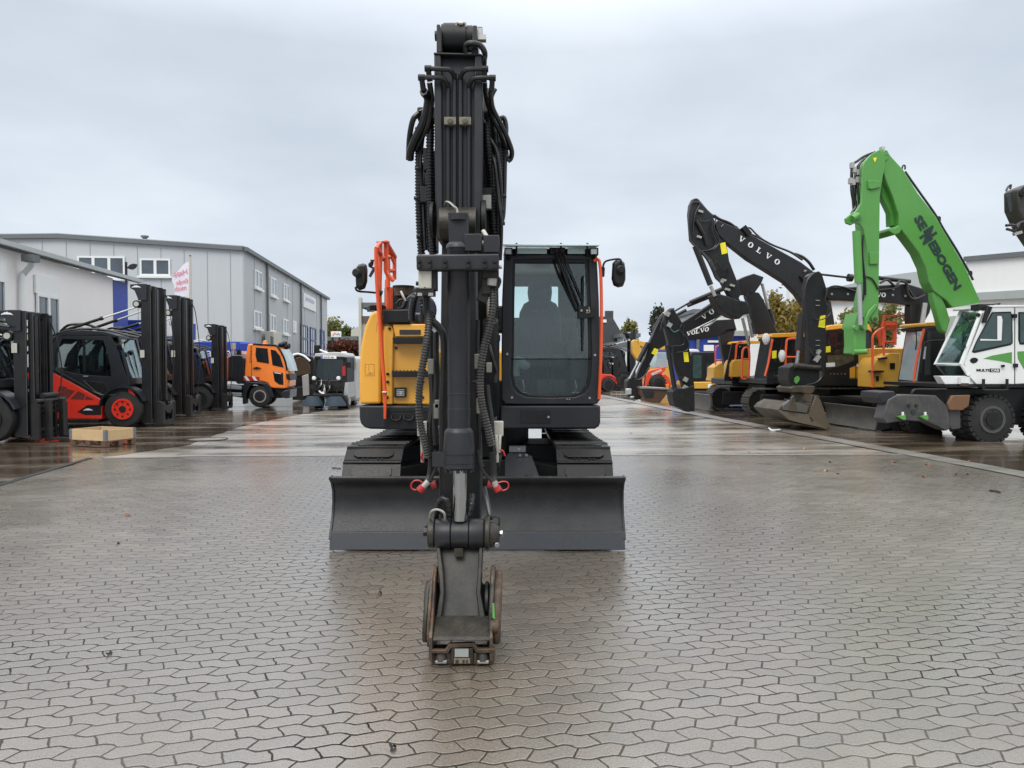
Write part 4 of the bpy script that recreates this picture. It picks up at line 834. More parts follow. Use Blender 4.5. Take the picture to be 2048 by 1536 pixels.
mb.prism([q(1099,495,YF-.05),q(1131,495,YF-.05),q(1129,508,YF-.05),q(1101,508,YF-.05)],(0,.06,0)); mb.cyl(q(1113,501,YF-.09),q(1113,501,YF-.04),.022,n=12); mb.cyl(q(1125,501,YF-.09),q(1125,501,YF-.04),.022,n=12); mb.split('visor_bracket',BLACK,rfc,bev=.003)
for a,b in((1009,1025),(1180,1197)):
    mb=MB(); mb.ring([q(a,495.5,YF-.12),q(b,495.5,YF-.12),q(b,510,YF-.12),q(a,510,YF-.12)],[q(a+2,497,YF-.12),q(b-2,497,YF-.12),q(b-2,508,YF-.12),q(a+2,508,YF-.12)],(0,.08,0)); mb.prism([q(a,495.5,YF-.05),q(b,495.5,YF-.05),q(b,510,YF-.05),q(a,510,YF-.05)],(0,.05,0)); mb.cyl(q((a+b)/2,511,YF-.06),q((a+b)/2,518,YF-.02),.015,n=8)
    wl=mb.build('work_light',BLACK,rfc,bev=.003); mb=MB(); mb.prism([q(a+1.5,496.5,YF-.10),q(b-1.5,496.5,YF-.10),q(b-1.5,508.5,YF-.10),q(a+1.5,508.5,YF-.10)],(0,.01,0)); mb.build('lens',LENS,wl)
# wipers
mb=MB(); 
for A,B,r in(((1112,506),(1153,618),.013),((1117,503),(1159,612),.009),((1125,503),(1165,600),.009)):
    mb.cyl(q(A[0],A[1],YF-.06),q(B[0],B[1],YF-.03),r,n=8)
mb.tube([q(1107,520,YF-.01),q(1114,540,YF-.012),q(1154,622,YF-.012)],.011,6,k=1)
mb.build('wiper',BLACK,cab)
mb=MB(); mb.prism([q(1157,612,YF-.05),q(1174,612,YF-.05),q(1174,618,YF-.05),q(1191,618,YF-.05),q(1191,634,YF-.05),q(1158,636,YF-.05)],(0,.06,0)); mb.cyl(q(1163,621,YF-.08),q(1163,621,YF-.05),.012,n=10,mi=1); mb.cyl(q(1174.5,621,YF-.08),q(1174.5,621,YF-.05),.012,n=10,mi=1); mb.tube([q(1166,552,YF-.02),q(1166,612,YF-.03)],.012,6,k=1); mb.prism([q(1163,634,YF-.03),q(1169,634,YF-.03),q(1166.5,702,YF-.01),q(1164,702,YF-.01)],(0,.015,0)); mb.tube([q(1178,614,YF-.06),q(1179,624,YF-.07),q(1172,626,YF-.07)],.004,5,mi=1); mb.build('wiper_motor',[BLACK,ZINC],cab)
mb=MB()
for a,b in((1014.5,708),(1190,710),(1024,795),(1179.5,796)): p=q(a,b,YF-.012); mb.cyl(p,p+V((0,.02,0)),.013,n=10)
for a in(1134,1139): p=q(a,798.5,YF-.008); mb.cyl(p,p+V((0,.02,0)),.007,n=8)
mb.split('bolt',CHROME,cab)
# interior
sx=q(1080,600,9.1).x
def rbox(m,c,d,**k): m.box(c,d,**k)
mb=MB(); 
hw=[(-.125,2.34),(-.145,2.48),(-.135,2.60),(-.08,2.655),(.08,2.655),(.135,2.60),(.145,2.48),(.125,2.34)]
mb.prism([V((sx+a,9.12,b)) for a,b in hw],(0,.12,0)); 
bk=[(-.24,1.60),(-.255,2.10),(-.24,2.24),(-.19,2.34),(-.10,2.39),(.10,2.39),(.19,2.34),(.24,2.24),(.255,2.10),(.24,1.60)]
mb.prism([V((sx+a,9.05,b)) for a,b in bk],(0,.16,0)); seat=mb.build('seat',SEAT,cab,bev=.03,seg=3)
mb=MB(); mb.box((sx,8.8,1.66),(.52,.55,.16)); mb.build('cushion',SEAT,seat,bev=.04,seg=3)
for s in(-1,1): mb=MB(); mb.box((sx+s*.34,8.85,1.85),(.13,.5,.10)); mb.box((sx+s*.34,8.62,1.80),(.13,.1,.2)); mb.cyl((sx+s*.34,8.62,1.88),(sx+s*.33,8.58,2.04),.022); mb.build('armrest',BLACK,seat,bev=.02)
slet=MB(); slabserif('VOLVO',slet,(sx-.10,9.045,2.24),(1,0,0),UP,.026,.002,adv=1.5,vec=V((0,-.004,0))); slet.build('seat_lettering',paint('grey_marking',(.2,.21,.22),.7),seat)
mb=MB(); mb.box((sx+.38,8.5,1.55),(.16,.4,.34)); mb.box((sx+.40,8.7,1.75),(.10,.08,.36),ry=.1); mb.prism([q(1136,655,8.6),q(1156,655,8.6),q(1156,700,8.6),q(1136,700,8.6)],(0,.06,0)); mb.build('console',BLACK,cab,bev=.02)
mb=MB(); mb.box((sx,9.55,1.75),(.9,.2,.9)); mb.build('rear_shelf',SEAT,cab,bev=.02)
mb=MB(); 
for x in(1095,1105): mb.cyl(q(x,790,8.25),q(x,672,8.25),.009,n=8)
mb.cyl(q(1076,671,8.25),q(1120,671,8.25),.009,n=8)
mb.box(q(1102,772,8.3),(.30,.10,.14)); mb.build('travel_levers',GREY2,cab)
for a in(1045,1150):
    mb=MB(); mb.box(q(a,755,8.35),(.13,.16,.05),rx=.5); mb.cyl(q(a,758,8.35),q(a,785,8.3),.02,n=8); mb.build('pedal',BLACK,cab,bev=.008)
    mb=MB(); mb.tube([q(a,760,8.2),q(a+3,775,8.18),q(a,785,8.2)],.008,6); mb.cyl(q(a-6,785,8.2),q(a+8,785,8.2),.006,n=6); mb.build('pedal_linkage',ZINC,cab)
CLOTH=paint('grey_cloth',(.20,.24,.23),.9,0,.3,sc=20,bump=.01)
mb=MB(); mb.tube([q(1053,722,8.2),q(1043,728,8.2),q(1036,722,8.15),q(1030,735,8.15),q(1029,752,8.15)],.055,8); mb.tube([q(1034,722,8.15),q(1047,730,8.15),q(1052,731,8.2)],.05,8); mb.build('hanging_cloth',CLOTH,cab)
# handrail and right mirror
mb=MB(); mb.tube([q(1187,522,YF-.05),q(1194,519,YF-.05),q(1199,524,YF-.06),q(1202,560,YF-.06),q(1203,640,YF-.06),q(1201.5,720,YF-.06),q(1198,798,YF-.04)],.0165,10,k=5); mb.build('handrail',ORG_,cab)
mr=mirror([(1225,526),(1231,520),(1241,519.5),(1249,525),(1251,540),(1251,560),(1246,573),(1236,575),(1227,571),(1223,558)],7.8,knob=(1241,540))
mb=MB(); mb.tube([q(1206,552,7.9),q(1206,534,7.88),q(1210,524,7.86),q(1220,520,7.82),q(1236,518,7.78),q(1242,521,7.75),q(1243,534,7.75)],.010,8); mb.prism([q(1204,534,7.88),q(1210,535,7.88),q(1209,553,7.88),q(1204,553,7.88)],(0,.05,0)); mb.build('mirror_arm',BLACK,mr)
# ---- boom
mb=MB(); bp=[(8.6,1.25),(8.9,1.55),(8.75,1.9),(7.6,3.15),(6.9,3.62),(6.2,3.72),(5.1,3.45),(4.95,3.25),(5.1,3.05),(6.2,3.12),(6.7,2.95),(7.3,2.3),(8.2,1.35)]
mb.prism([V((XC-.15,y,z)) for y,z in bp],(.33,0,0)); mb.build('boom',GREY2,EX,bev=.01)
for s in(-1,1):
    mb=MB(); x=XC+s*.12; mb.cyl((x,8.0,1.05),(x,7.35,2.05),.075); mb.cyl((x,7.35,2.05),(x,7.05,2.75),.04,mi=1); mb.cyl((x-.05,8.0,1.05),(x+.05,8.0,1.05),.11); mb.cyl((x-.04,7.05,2.75),(x+.04,7.05,2.75),.09); mb.build('boom_cylinder',[GREY,CHROME],EX)
mb=MB(); mb.box((XC,8.35,1.20),(.55,.6,.5)); mb.box((XC+.38,8.6,1.55),(.25,.4,.35)); mb.box(q(1003,640,8.9),(.10,.4,.30)); mb.box(q(990,850,8.3),(.2,.2,.2)); mb.build('boom_foot',GREY2,EX,bev=.02)
mb=MB(); mb.cyl((XC,4.92,3.66),(XC,6.0,3.84),.055); mb.cyl((XC,6.0,3.84),(XC,7.2,4.0),.08); mb.build('arm_cylinder',GREY,EX)
# grey filter canister between boom and cab
mb=MB(); mb.cyl(q(990,738,8.3),q(991,682,8.3),.045,n=16); mb.cyl(q(991,682,8.3),q(991,670,8.3),.052,n=16,mi=1); mb.tube([q(980,690,8.2),q(983,715,8.2),q(988,742,8.2),q(989,760,8.2),q(986,785,8.2)],.014,8,mi=1); mb.build('canister',[GREY2,BLACK],EX)
# ---- arm
YA=4.72
arm_o=[(868,105),(965,105),(965,440),(964,480),(968,560),(966,760),(965,950),(962,1050),(878,1050),(876,950),(872,760),(869,560),(873,480),(868,440)]
mb=MB()
# centre plate (recessed) and flanges
mb.prism([q(880,107,YA+.05),q(952,107,YA+.05),q(950,470,YA+.05),q(882,470,YA+.05)],(0,.32,0))
mb.prism([q(868,108,YA),q(882,108,YA),q(884,300,YA),q(884,430,YA),q(892,455,YA),q(890,480,YA),q(872,475,YA),q(869,300,YA)],(0,.42,0))
mb.prism([q(965,108,YA),q(949,108,YA),q(947,300,YA),q(947,430,YA),q(940,455,YA),q(942,480,YA),q(962,475,YA),q(965,300,YA)],(0,.42,0))
arm=mb.build('arm',GREY,EX,bev=.008)
mb=MB(); mb.prism([q(884,455,YA+.08),q(950,455,YA+.08),q(952,600,YA+.08),q(956,760,YA+.08),q(962,950,YA-.02),q(960,1050,YA-.04),q(880,1050,YA-.04),q(878,950,YA-.02),q(880,760,YA+.08),q(882,600,YA+.08)],(0,.30,0)); mb.build('arm_lower_box',GREY2,arm,bev=.008)
# tail lugs and drum
mb=MB()
mb.prism([q(873,105,YA),q(884,105,YA),q(883,60,YA),q(880,48,YA),q(873,48,YA)],(0,.35,0)); mb.prism([q(942,108,YA),q(957,108,YA),q(955,85,YA),q(954,50,YA),q(945,50,YA),q(944,85,YA)],(0,.35,0)); mb.prism([q(867,104,YA-.01),q(964,107,YA-.01),q(964,111,YA-.01),q(867,108,YA-.01)],(0,.4,0))
mb.split('tail_bracket',GREY,arm,bev=.006)
mb=MB(); a=q(884,78,YA+.12); b=q(945,78,YA+.12); mb.lathe(a,b,[(0,.085),(.06,.085),(.07,.092),(.80,.092),(.81,.078),(1,.078)],n=28); a=q(870,72,YA+.1); mb.cyl(a,a+V((.03,0,0)),.03,n=10); a=q(955,66,YA+.1); mb.cyl(a,a+V((.03,0,0)),.035,n=10); mb.build('cylinder_eye',GREY2,arm)
mb=MB(); mb.box(q(964,77,YA+.05),(.05,.05,.03)); mb.box(q(959,66,YA+.05),(.03,.03,.05)); mb.tube([q(913,54,YA+.05),q(913,46,YA+.05),q(931,46,YA+.05),q(931,54,YA+.05)],.008,6,k=1); mb.cyl(q(918,47,YA+.04),q(926,47,YA+.04),.012); mb.split('grease_fitting',ZINC,arm)
mb=MB(); mb.tube([q(931,104,YA),q(932,90,YA-.03),q(944,86,YA-.05),q(960,90,YA-.04),q(968,100,YA-.03),q(970,112,YA),q(966,130,YA+.03)],.016,10); mb.tube([q(940,100,YA),q(950,88,YA-.02),q(963,97,YA),q(970,118,YA),q(968,150,YA+.1)],.011,8)
mb.build('top_hose',HOSE,arm)
# hydraulic pipes on the front of the arm
pipes=[((896,158),(868,155),(843,155)),((909,141),(880,138),(856,137)),((921,141),(945,138),(970,138)),((938,158),(965,155),(985,156))]
for i,(c0,c1,c2) in enumerate(pipes):
    s=-1 if i<2 else 1; x=c0[0]; y=c0[1]
    mb=MB(); mb.tube([q(x-s*0,430,YA+.035),q(x,y+30,YA+.03),q(x,y+16,YA+.02),q(x+s*2.5,y+8,YA-.0),q(x+s*10,y-1,YA-.03),q(c1[0],c1[1],YA-.04),q(c2[0],c2[1],YA-.03)],.0145,10,k=4); 
    pp=mb.build('hydraulic_pipe',GREY,arm)
    mb=MB(); p=q(c2[0],c2[1],YA-.03); e=q(c2[0]+(4 if i<2 else -2),c2[1]+26,YA+.0); mb.cyl(p+V((.02,0,0)),p-V((.02,0,0)),.019,n=10); mb.cyl(p,e,.016,.018,n=10); mb.build('fitting',GREY2,pp)
for x in(900,930):
    mb=MB(); mb.prism([q(x-12,233.5,YA-.01),q(x+12,233.5,YA-.01),q(x+12,249,YA-.01),q(x-12,249,YA-.01)],(0,.07,0)); mb.cyl(q(x,241,YA-.03),q(x,241,YA),.018,n=6,mi=0); mb.build('pipe_clamp',DIRTY if 0 else paint('oily_clamp',(.18,.165,.13),.5,.3,.6,(.06,.05,.04),sc=12),arm,bev=.003)
# pivot at the cylinder head
mb=MB(); mb.cyl(q(880,448,YA-.02),q(953,448,YA-.02),.10,n=28); mb.build('pivot_boss',DIRTY,arm,bev=.004)
mb=MB(); mb.tube([q(889,412,YA),q(892,404,YA-.05),q(899,405,YA-.10),q(907,412,YA-.13),q(914,420,YA-.13),q(915,436,YA-.13)],.007,6); mb.cyl(q(915,432,YA-.13),q(915,439,YA-.12),.013,mi=1,n=8); mb.build('grease_line',[ZINC,RUST],arm)
for x0_,x1_ in((966,972),):
    mb=MB(); mb.cyl(q(964,440,YA+.06),q(972,440,YA+.06),.12,n=24); mb.cyl(q(868,440,YA+.06),q(862,440,YA+.06),.11,n=24); mb.split('pivot_pin',GREY2,arm)
# ---- bucket cylinder
YC=4.42
def zc(px,py): return q(px,py,YC)
mb=MB(); cx=q(916.5,540,YC).x
def zz(py): return q(916,py,YC).z
mb.prism([zc(896,425),zc(936,425),zc(934,495),zc(898,495)],(0,.14,0)); 
mb.cyl((cx,YC+.02,zz(428)),(cx,YC+.02,zz(440)),.05)
mb.lathe((cx,YC+.02,zz(485)),(cx,YC+.02,zz(862)),[(0,.058),(.012,.070),(.03,.073),(.04,.0655),(.80,.0655),(.80,.068),(.805,.068),(.805,.0655),(.88,.0655),(.88,.067),(.885,.067),(1.0,.0655)],n=32)
cyl=mb.build('bucket_cylinder',GREY,EX,bev=.003)
mb=MB(); mb.lathe((cx,YC+.02,zz(856)),(cx,YC+.02,zz(938)),[(0,.068),(.08,.083),(.12,.085),(.62,.094),(.62,.091),(.66,.091),(.66,.094),(.85,.096),(.86,.092),(.96,.094),(1,.085)],n=32)
for i in range(12):
    a=i*math.pi/6; mb.cyl((cx+.078*math.cos(a),YC+.02+.078*math.sin(a),zz(938)),(cx+.078*math.cos(a),YC+.02+.078*math.sin(a),zz(944)),.012,n=6)
mb.box(q(881,918,YC),(.09,.07,.08)); mb.build('cylinder_head',GREY,cyl)
mb=MB(); mb.cyl((cx+.006,YC+.02,zz(940)),(cx+.006,YC+.02,zz(1042)),.0405,n=28); mb.build('rod',CHROME,cyl)
mb=MB(); mb.box(q(947,487,YC),(.10,.08,.10)); mb.box(q(983,490,YC),(.09,.09,.10)); mb.cyl(q(960,487,YC),q(975,487,YC),.018,mi=1,n=10); mb.cyl(q(965,461,YC+.05),q(979,483,YC+.02),.014,mi=1,n=10); mb.split('hose_block',[GREY,ZINC],cyl,bev=.005)
mb=MB(); mb.prism([q(832,511,YC-.1),q(835,509,YC-.1),q(997,507,YC-.1),q(998,512,YC-.1),q(997,540,YC-.1),q(833,540,YC-.1)],(0,.10,0)); cb=mb.build('crossbeam',GREY,EX,bev=.01,seg=3)
mb=MB()
for x in(837,858,889,936,969,989):
    for y in(521,532): p=q(x,y,YC-.13); mb.cyl(p,p+V((0,.04,0)),.012,n=6)
mb.split('bolt',GREY2,cb)
mb=MB(); mb.prism([q(836,541,YC-.07),q(863,541,YC-.07),q(863,577,YC-.07),q(837,577,YC-.07)],(0,.16,0)); vb=mb.build('valve_box',CREAM,EX,bev=.006)
mb=MB(); mb.box(q(852,585,YC),(.10,.12,.04)); mb.cyl(q(832,567,YC),q(838,567,YC),.012); mb.box(q(869,560,YC),(.03,.1,.12)); 
for x in(840,862): mb.cyl(q(x,586,YC-.05),q(x,592,YC-.05),.018,n=8,mi=1)
mb.cyl(q(850,575,YC-.08),q(850,575,YC-.07),.004,n=8); mb.build('valve_base',[GREY2,ZINC],vb)
mb=MB(); mb.cyl(q(983,572,YC),q(986,545,YC),.030,.036,n=14,mi=1); mb.box(q(982,549,YC),(.09,.09,.05)); mb.box(q(973,565,YC+.03),(.05,.08,.14)); mb.tube([q(990,552,YC),q(999,560,YC),q(996,572,YC),q(990,580,YC)],.012,8); mb.cyl(q(997,534,YC),q(1004,534,YC),.012,mi=1,n=8); mb.box(q(969,588,YC+.05),(.06,.08,.10),ry=.4); mb.build('right_valve',[GREY2,ZINC],cb,bev=.004)
# ---- hoses along the arm
def hose(P,r,corr=0,m=HOSE,nm='hydraulic_hose',pitch=.016): mb=MB(); mb.tube([q(*p) for p in P],r,12 if corr else 8,k=6,corr=corr,pitch=pitch); return mb.build(nm,m,EX)
WRAP=paint('spiral_wrap',(.030,.029,.028),.42,0,.35,(.11,.10,.08),sc=12)
hose([(860,625,4.5),(857,660,4.45),(851,700,4.42),(843,745,4.4),(838,790,4.4),(840,840,4.4),(848,880,4.42),(856,915,4.45)],.0205,.14,WRAP,'corrugated_hose',.0165)
hose([(985,575,4.45),(986,610,4.42),(980,650,4.4),(969,690,4.4),(962,730,4.4),(960,770,4.4),(964,810,4.4),(974,850,4.4),(983,890,4.42)],.0205,.14,WRAP,'corrugated_hose',.0165)
hose([(838,256,5.0),(838,330,5.0),(838,400,5.0),(840,460,5.0),(843,508,5.0)],.024,.12,HOSE,'corrugated_hose',.02)
hose([(861,246,4.9),(860,310,4.9),(861,380,4.9),(862,440,4.9),(866,508,4.9)],.024,.12,HOSE,'corrugated_hose',.02)
hose([(973,248,4.9),(976,300,4.9),(982,350,4.95),(985,420,5.0),(992,500,5.0)],.024,.12,HOSE,'corrugated_hose',.02)
hose([(992,255,5.0),(1000,290,5.0),(1001,340,5.0),(998,400,5.0),(995,505,5.0)],.022,.12,HOSE,'corrugated_hose',.02)
hose([(847,183,4.72),(856,200,4.8),(848,240,4.85),(832,275,4.9),(822,300,4.95),(820,318,5.0)],.026,0)
hose([(859,165,4.75),(863,200,4.8),(858,245,4.85),(846,270,4.9),(830,300,5.0)],.018,0)
hose([(838,226,4.9),(826,240,4.9),(819,275,4.95),(817,320,5.0)],.018,0)
hose([(838,226,4.9),(852,222,4.95),(862,240,5.0),(862,300,5.0),(850,330,5.0),(846,400,5.0),(850,500,5.0)],.016,0)
hose([(981,182,4.72),(985,215,4.8),(1000,245,4.85),(1012,270,4.9),(1023,300,4.95),(1022,316,5.0),(1016,322,5.0)],.016,0)
hose([(970,165,4.75),(972,195,4.8),(985,235,4.85),(1000,265,4.9),(1012,300,5.0),(1014,320,5.0)],.014,0)
hose([(991,178,4.8),(985,190,4.8),(978,215,4.85),(985,245,4.9),(1008,262,4.95),(1016,300,5.0)],.012,0)
hose([(992,250,5.0),(1006,235,5.0),(1012,255,5.0),(1010,300,5.0),(1009,345,5.0),(1008,390,5.0),(1006,430,5.0),(1001,450,5.0)],.016,0)
hose([(978,300,4.95),(990,330,4.9),(997,400,4.9),(1002,440,4.9),(1002,480,4.95),(1000,520,5.0)],.013,0)
hose([(966,240,4.9),(975,270,4.9),(992,300,4.9),(1000,350,4.9),(1003,420,4.95)],.012,0)
rh=random.Random(5)
for i in range(7):
    sd=-1 if i<3 else 1; x0=(850 if sd<0 else 990)+rh.uniform(-9,9); b_=rh.uniform(4,13)*sd
    hose([(x0,225+rh.uniform(-8,20),5.0),(x0+b_*.8,290+rh.uniform(-15,15),4.97),(x0+b_,350+rh.uniform(-20,20),4.98),(x0+b_*.3,420,5.0),(x0-b_*.1,470+rh.uniform(-10,30),5.02)],rh.uniform(.008,.013),0)
mb=MB(); mb.prism([q(966,225,5.05),q(985,235,5.05),(q(1000,250,5.05)),q(1004,350,5.05),q(1000,480,5.05),q(966,486,5.05)],(0,.25,0)); mb.box(q(855,232,5.0),(.12,.12,.08)); mb.prism([q(845,300,5.1),q(872,300,5.1),q(872,500,5.1),q(852,500,5.1)],(0,.2,0)); mb.build('boom_side_plate',GREY2,EX,bev=.01)
for a,b,w_,h__ in((972,405,.07,.09),(855,320,.05,.14),(852,390,.07,.10),(975,385,.06,.05),(855,360,.03,.08)):
    mb=MB(); mb.box(q(a,b,4.95),(w_,.06,h__)); mb.build('pipe_bracket',ZINC if a==972 and b==405 else GREY2,EX,bev=.004)
for a,b in((833,337),(831,396),(1009,392),(1006,447),(990,345),(836,472)):
    mb=MB(); mb.cyl(q(a-3,b,4.95),q(a+4,b,4.95),.012,n=8); mb.build('hose_clip',BLACK,EX)
# hoses beside the cylinder
hose([(853,590,4.5),(854,625,4.5),(862,640,4.5),(878,655,4.5),(888,680,4.5),(887,760,4.5),(885,830,4.5),(886,900,4.5)],.022,0,GREY2)
hose([(873,650,4.6),(872,700,4.6),(874,760,4.6),(870,830,4.6),(872,890,4.6)],.018,0,GREY2)
hose([(862,640,4.7),(862,720,4.7),(866,800,4.7),(860,860,4.7),(864,900,4.7)],.022,0,HOSE)
hose([(955,640,4.6),(954,700,4.6),(955,800,4.6),(958,870,4.6),(956,910,4.6)],.014,0,GREY2)
hose([(944,765,4.5),(952,764,4.5),(957,775,4.5),(956,800,4.6),(960,860,4.6),(955,900,4.6),(966,935,4.5)],.010,0,GREY2)
hose([(973,770,4.6),(976,800,4.6),(982,840,4.6),(984,880,4.6),(988,910,4.6)],.018,0,HOSE)
hose([(978,690,4.6),(984,715,4.6),(992,740,4.7),(990,765,4.7)],.012,0,HOSE)
hose([(832,590,4.9),(828,600,4.9),(824,620,4.95),(824,640,5.0)],.022,.1,HOSE,'corrugated_hose',.02)
hose([(843,600,5.0),(846,625,5.0),(844,640,5.1)],.018,.1,HOSE,'corrugated_hose',.02)
mb=MB(); mb.box(q(868.5,655,4.52),(.035,.03,.05),ry=-.6); mb.build('hose_label',WHT,EX)
for a,b,hh in((875,808,.05),(873,822,.09),(958,812,.09),(954,723,.09),(862,733,.09),(978,735,.06),(892,685,.07)):
    mb=MB(); mb.box(q(a,b,4.55),(.032,.04,hh)); mb.build('pipe_coupling',paint('cream_fitting',(.20,.20,.17),.5,.3,.3) if b!=685 else GREY2,EX,bev=.004)
# couplings with red caps
for sx_,a0 in((-1,862),(1,985)):
    hose([(a0,905,4.5),(a0+1,925,4.5),(a0-2 if sx_<0 else a0+2,950,4.5),(a0-8 if sx_<0 else a0+3,965,4.48)],.020,0,GREY2)
    mb=MB(); p=q(a0-15 if sx_<0 else a0+7,973,4.45); mb.cyl(p+V((.03 if sx_<0 else -.01,0,.03)),p,.018,n=12,mi=1); mb.cyl(p,p+V((-.025 if sx_<0 else .017,0,-.025)),.023,n=14); mb.cyl(q(a0+10 if sx_<0 else a0-10,968,4.5),q(a0 if sx_<0 else a0+0,970,4.5),.022,n=12)
    cc=[(833,980),(825,978),(822,970),(828,962),(838,961),(846,966)] if sx_<0 else [(1000,981),(1010,980),(1017,974),(1015,965),(1006,963),(995,966)]
    mb.tube([q(a,b,4.45) for a,b in cc],.005,6,k=5)
    cc=[(846,905),(843,915),(847,922)] if sx_<0 else [(998,900),(1006,902),(1010,912)]
    mb.tube([q(a,b,4.5) for a,b in cc],.006,6); mb.split('coupling_cap',[REDC,ZINC],EX)
    mb=MB(); mb.box(q(845 if sx_<0 else 997,857 if sx_<0 else 857,4.7),(.06,.06,.09)); mb.cyl(q(848 if sx_<0 else 1000,870,4.6),q(846 if sx_<0 else 998,905,4.6),.010,n=8); mb.cyl(q(844 if sx_<0 else 992,870,4.65),q(845 if sx_<0 else 994,925,4.65),.012,n=8); mb.split('swivel_fitting',CREAM if sx_>0 else ZINC,EX,bev=.005)
    mb=MB()
    hp2=[(870,900),(875,925),(866,950),(858,965)] if sx_<0 else [(955,900),(960,930),(972,950),(985,963)]
    mb.tube([q(a,b,4.45) for a,b in hp2],.009,8,k=5); mb.build('hydraulic_hose',GREY2,EX)
# small hoses near the knuckle
hose([(873,1035,4.5),(877,1008,4.45),(888,997,4.42),(897,1008,4.42),(899,1036,4.45)],.017,.08,HOSE,'corrugated_hose',.03)
hose([(860,1040,4.45),(862,1024,4.4),(875,1019,4.38),(888,1026,4.38),(890,1038,4.4)],.007,0,ZINC)
hose([(945,990,4.5),(943,1010,4.45),(938,1030,4.45)],.016,.1,HOSE,'corrugated_hose',.03)
hose([(968,975,4.6),(974,1000,4.55),(980,1030,4.5),(983,1038,4.5)],.016,0,HOSE)
# ---- knuckle and linkage
YK=4.46
mb=MB(); A=q(870,1067,YK); B=q(970,1067,YK); mb.lathe(A,B,[(0,.078),(.03,.086),(.31,.086),(.335,.074),(.34,.074),(.345,.083),(.67,.083),(.675,.074),(.68,.074),(.70,.086),(.97,.086),(1,.078)],n=36); kn=mb.build('link_pin_boss',GREY,EX,ang=50)
mb=MB(); mb.prism([q(904,1068,YK-.05),q(934,1068,YK-.05),q(934,1038,YK-.02),q(904,1038,YK-.02)],(0,.12,0)); mb.build('rod_eye',GREY,kn,bev=.01)
for x0_,x1_,r,dm in((857,870,.088,DIRTY),(970,980,.10,DIRTY)):
    mb=MB(); A=q(x0_,1066,YK); B=q(x1_,1066,YK); mb.cyl(A,B,r,n=32); mb.build('link_disc',dm,kn,bev=.006)
mb=MB(); A=q(980,1070,YK); mb.lathe(A,A+V((.055,0,0)),[(0,.075),(.7,.070),(1,.055)],n=28); A=A+V((.055,0,.01)); mb.cyl(A,A+V((.02,0,0)),.022,mi=1,n=6); A=q(991,1088,YK-.05); mb.cyl(A,A+V((.01,-.03,0)),.016,mi=1,n=6)
A=q(857,1063,YK); mb.cyl(A,A-V((.03,0,0)),.03,n=6); mb.tube([q(984,1038,YK),q(990,1033,YK),q(998,1036,YK),q(998,1055,YK)],.006,6); mb.tube([q(853,1070,YK),q(851,1055,YK),q(856,1050,YK)],.007,6); mb.build('pin_cap',[DIRTY,CHROME],kn,bev=.004)
# link arm down to the coupler
mb=MB()
PL=[(880,1096,4.47),(960,1096,4.47),(959,1130,4.44),(957,1180,4.38),(960,1225,4.32),(972,1255,4.28),(870,1255,4.28),(880,1225,4.32),(884,1180,4.38),(882,1130,4.44)]
mb.prism([q(*p) for p in PL],(0,.10,0))
for s,xs in((-1,[(872,1094),(880,1094),(887,1150),(889,1185),(884,1228),(874,1262),(866,1262),(872,1228),(879,1185),(877,1150)]),(1,[(966,1094),(958,1094),(955,1150),(952,1185),(957,1228),(969,1262),(977,1262),(970,1228),(962,1185),(963,1150)])):
    P=[q(a,b,4.44-(b-1094)/168*.18-.03) for a,b in xs]; mb.prism(P,(0,.17,0))
LINKM=paint('greasy_link_steel',(.014,.014,.012),.38,.2,.85,(.055,.044,.028),sc=7,bump=.0008,var=.5,streak=False)
lk=mb.build('coupler_link',LINKM,EX,bev=.006,ang=50)
mb=MB(); A=q(874,1232,4.40); B=q(967,1232,4.40); mb.cyl(A,B,.085,n=24); A=q(912,1097,YK-.02); mb.box(q(918,1103,YK-.03),(.05,.05,.05)); mb.split('lower_pin_boss',DIRTY,lk)
# quick coupler
mb=MB(); YQ=4.15
for x,w in((q(858,1200,YQ).x,.020),(q(986,1200,YQ).x,-.018)):
    pr=[(YQ+.42,.44),(YQ+.28,.47),(YQ+.16,.44),(YQ+.07,.32),(YQ+.0,.20),(YQ-.03,.16),(YQ-.02,.03),(YQ+.15,.012),(YQ+.45,.03),(YQ+.5,.2),(YQ+.42,.36)]
    mb.prism([V((x,y,z)) for y,z in pr],(w,0,0))
RDIRT=paint('rust_edged_steel',(.055,.046,.036),.5,.25,.95,(.22,.10,.045),sc=7,bump=.006,var=.4,streak=False)
qc=mb.build('quick_coupler',RDIRT,EX,bev=.004)
xa=q(862,1300,YQ).x; xb=q(991,1300,YQ).x
mb=MB(); mb.prism([V((xa+.012,YQ+.12,.235)),V((xa+.012,YQ-.02,.165)),V((xa+.012,YQ-.03,.145)),V((xa+.012,YQ+.12,.19))],(xb-xa-.024,0,0)); mb.build('top_plate',DIRTY,qc,bev=.004)
mb=MB(); mb.prism([q(862,1300,YQ-.035),q(890,1300,YQ-.035),q(898,1288,YQ-.02),q(948,1286,YQ-.02),q(956,1298,YQ-.035),q(990,1298,YQ-.035),q(988,1306,YQ-.035),q(952,1306,YQ-.035),q(945,1294,YQ-.02),q(902,1296,YQ-.02),q(896,1307,YQ-.035),q(864,1307,YQ-.035)],(0,.03,0)); mb.build('front_lip',RUST,qc,bev=.004)
mb=MB(); mb.prism([q(861,1306,YQ),q(989,1306,YQ),q(990,1322,YQ),q(984,1331,YQ),q(868,1331,YQ),q(860,1322,YQ)],(0,.14,0)); mb.build('lower_body',RUST,qc,bev=.01)
mb=MB(); mb.prism([q(901,1296,YQ-.012),q(947,1296,YQ-.012),q(947,1329,YQ-.012),q(901,1329,YQ-.012)],(0,.04,0)); mb.build('centre_body',DIRTY,qc,bev=.006)
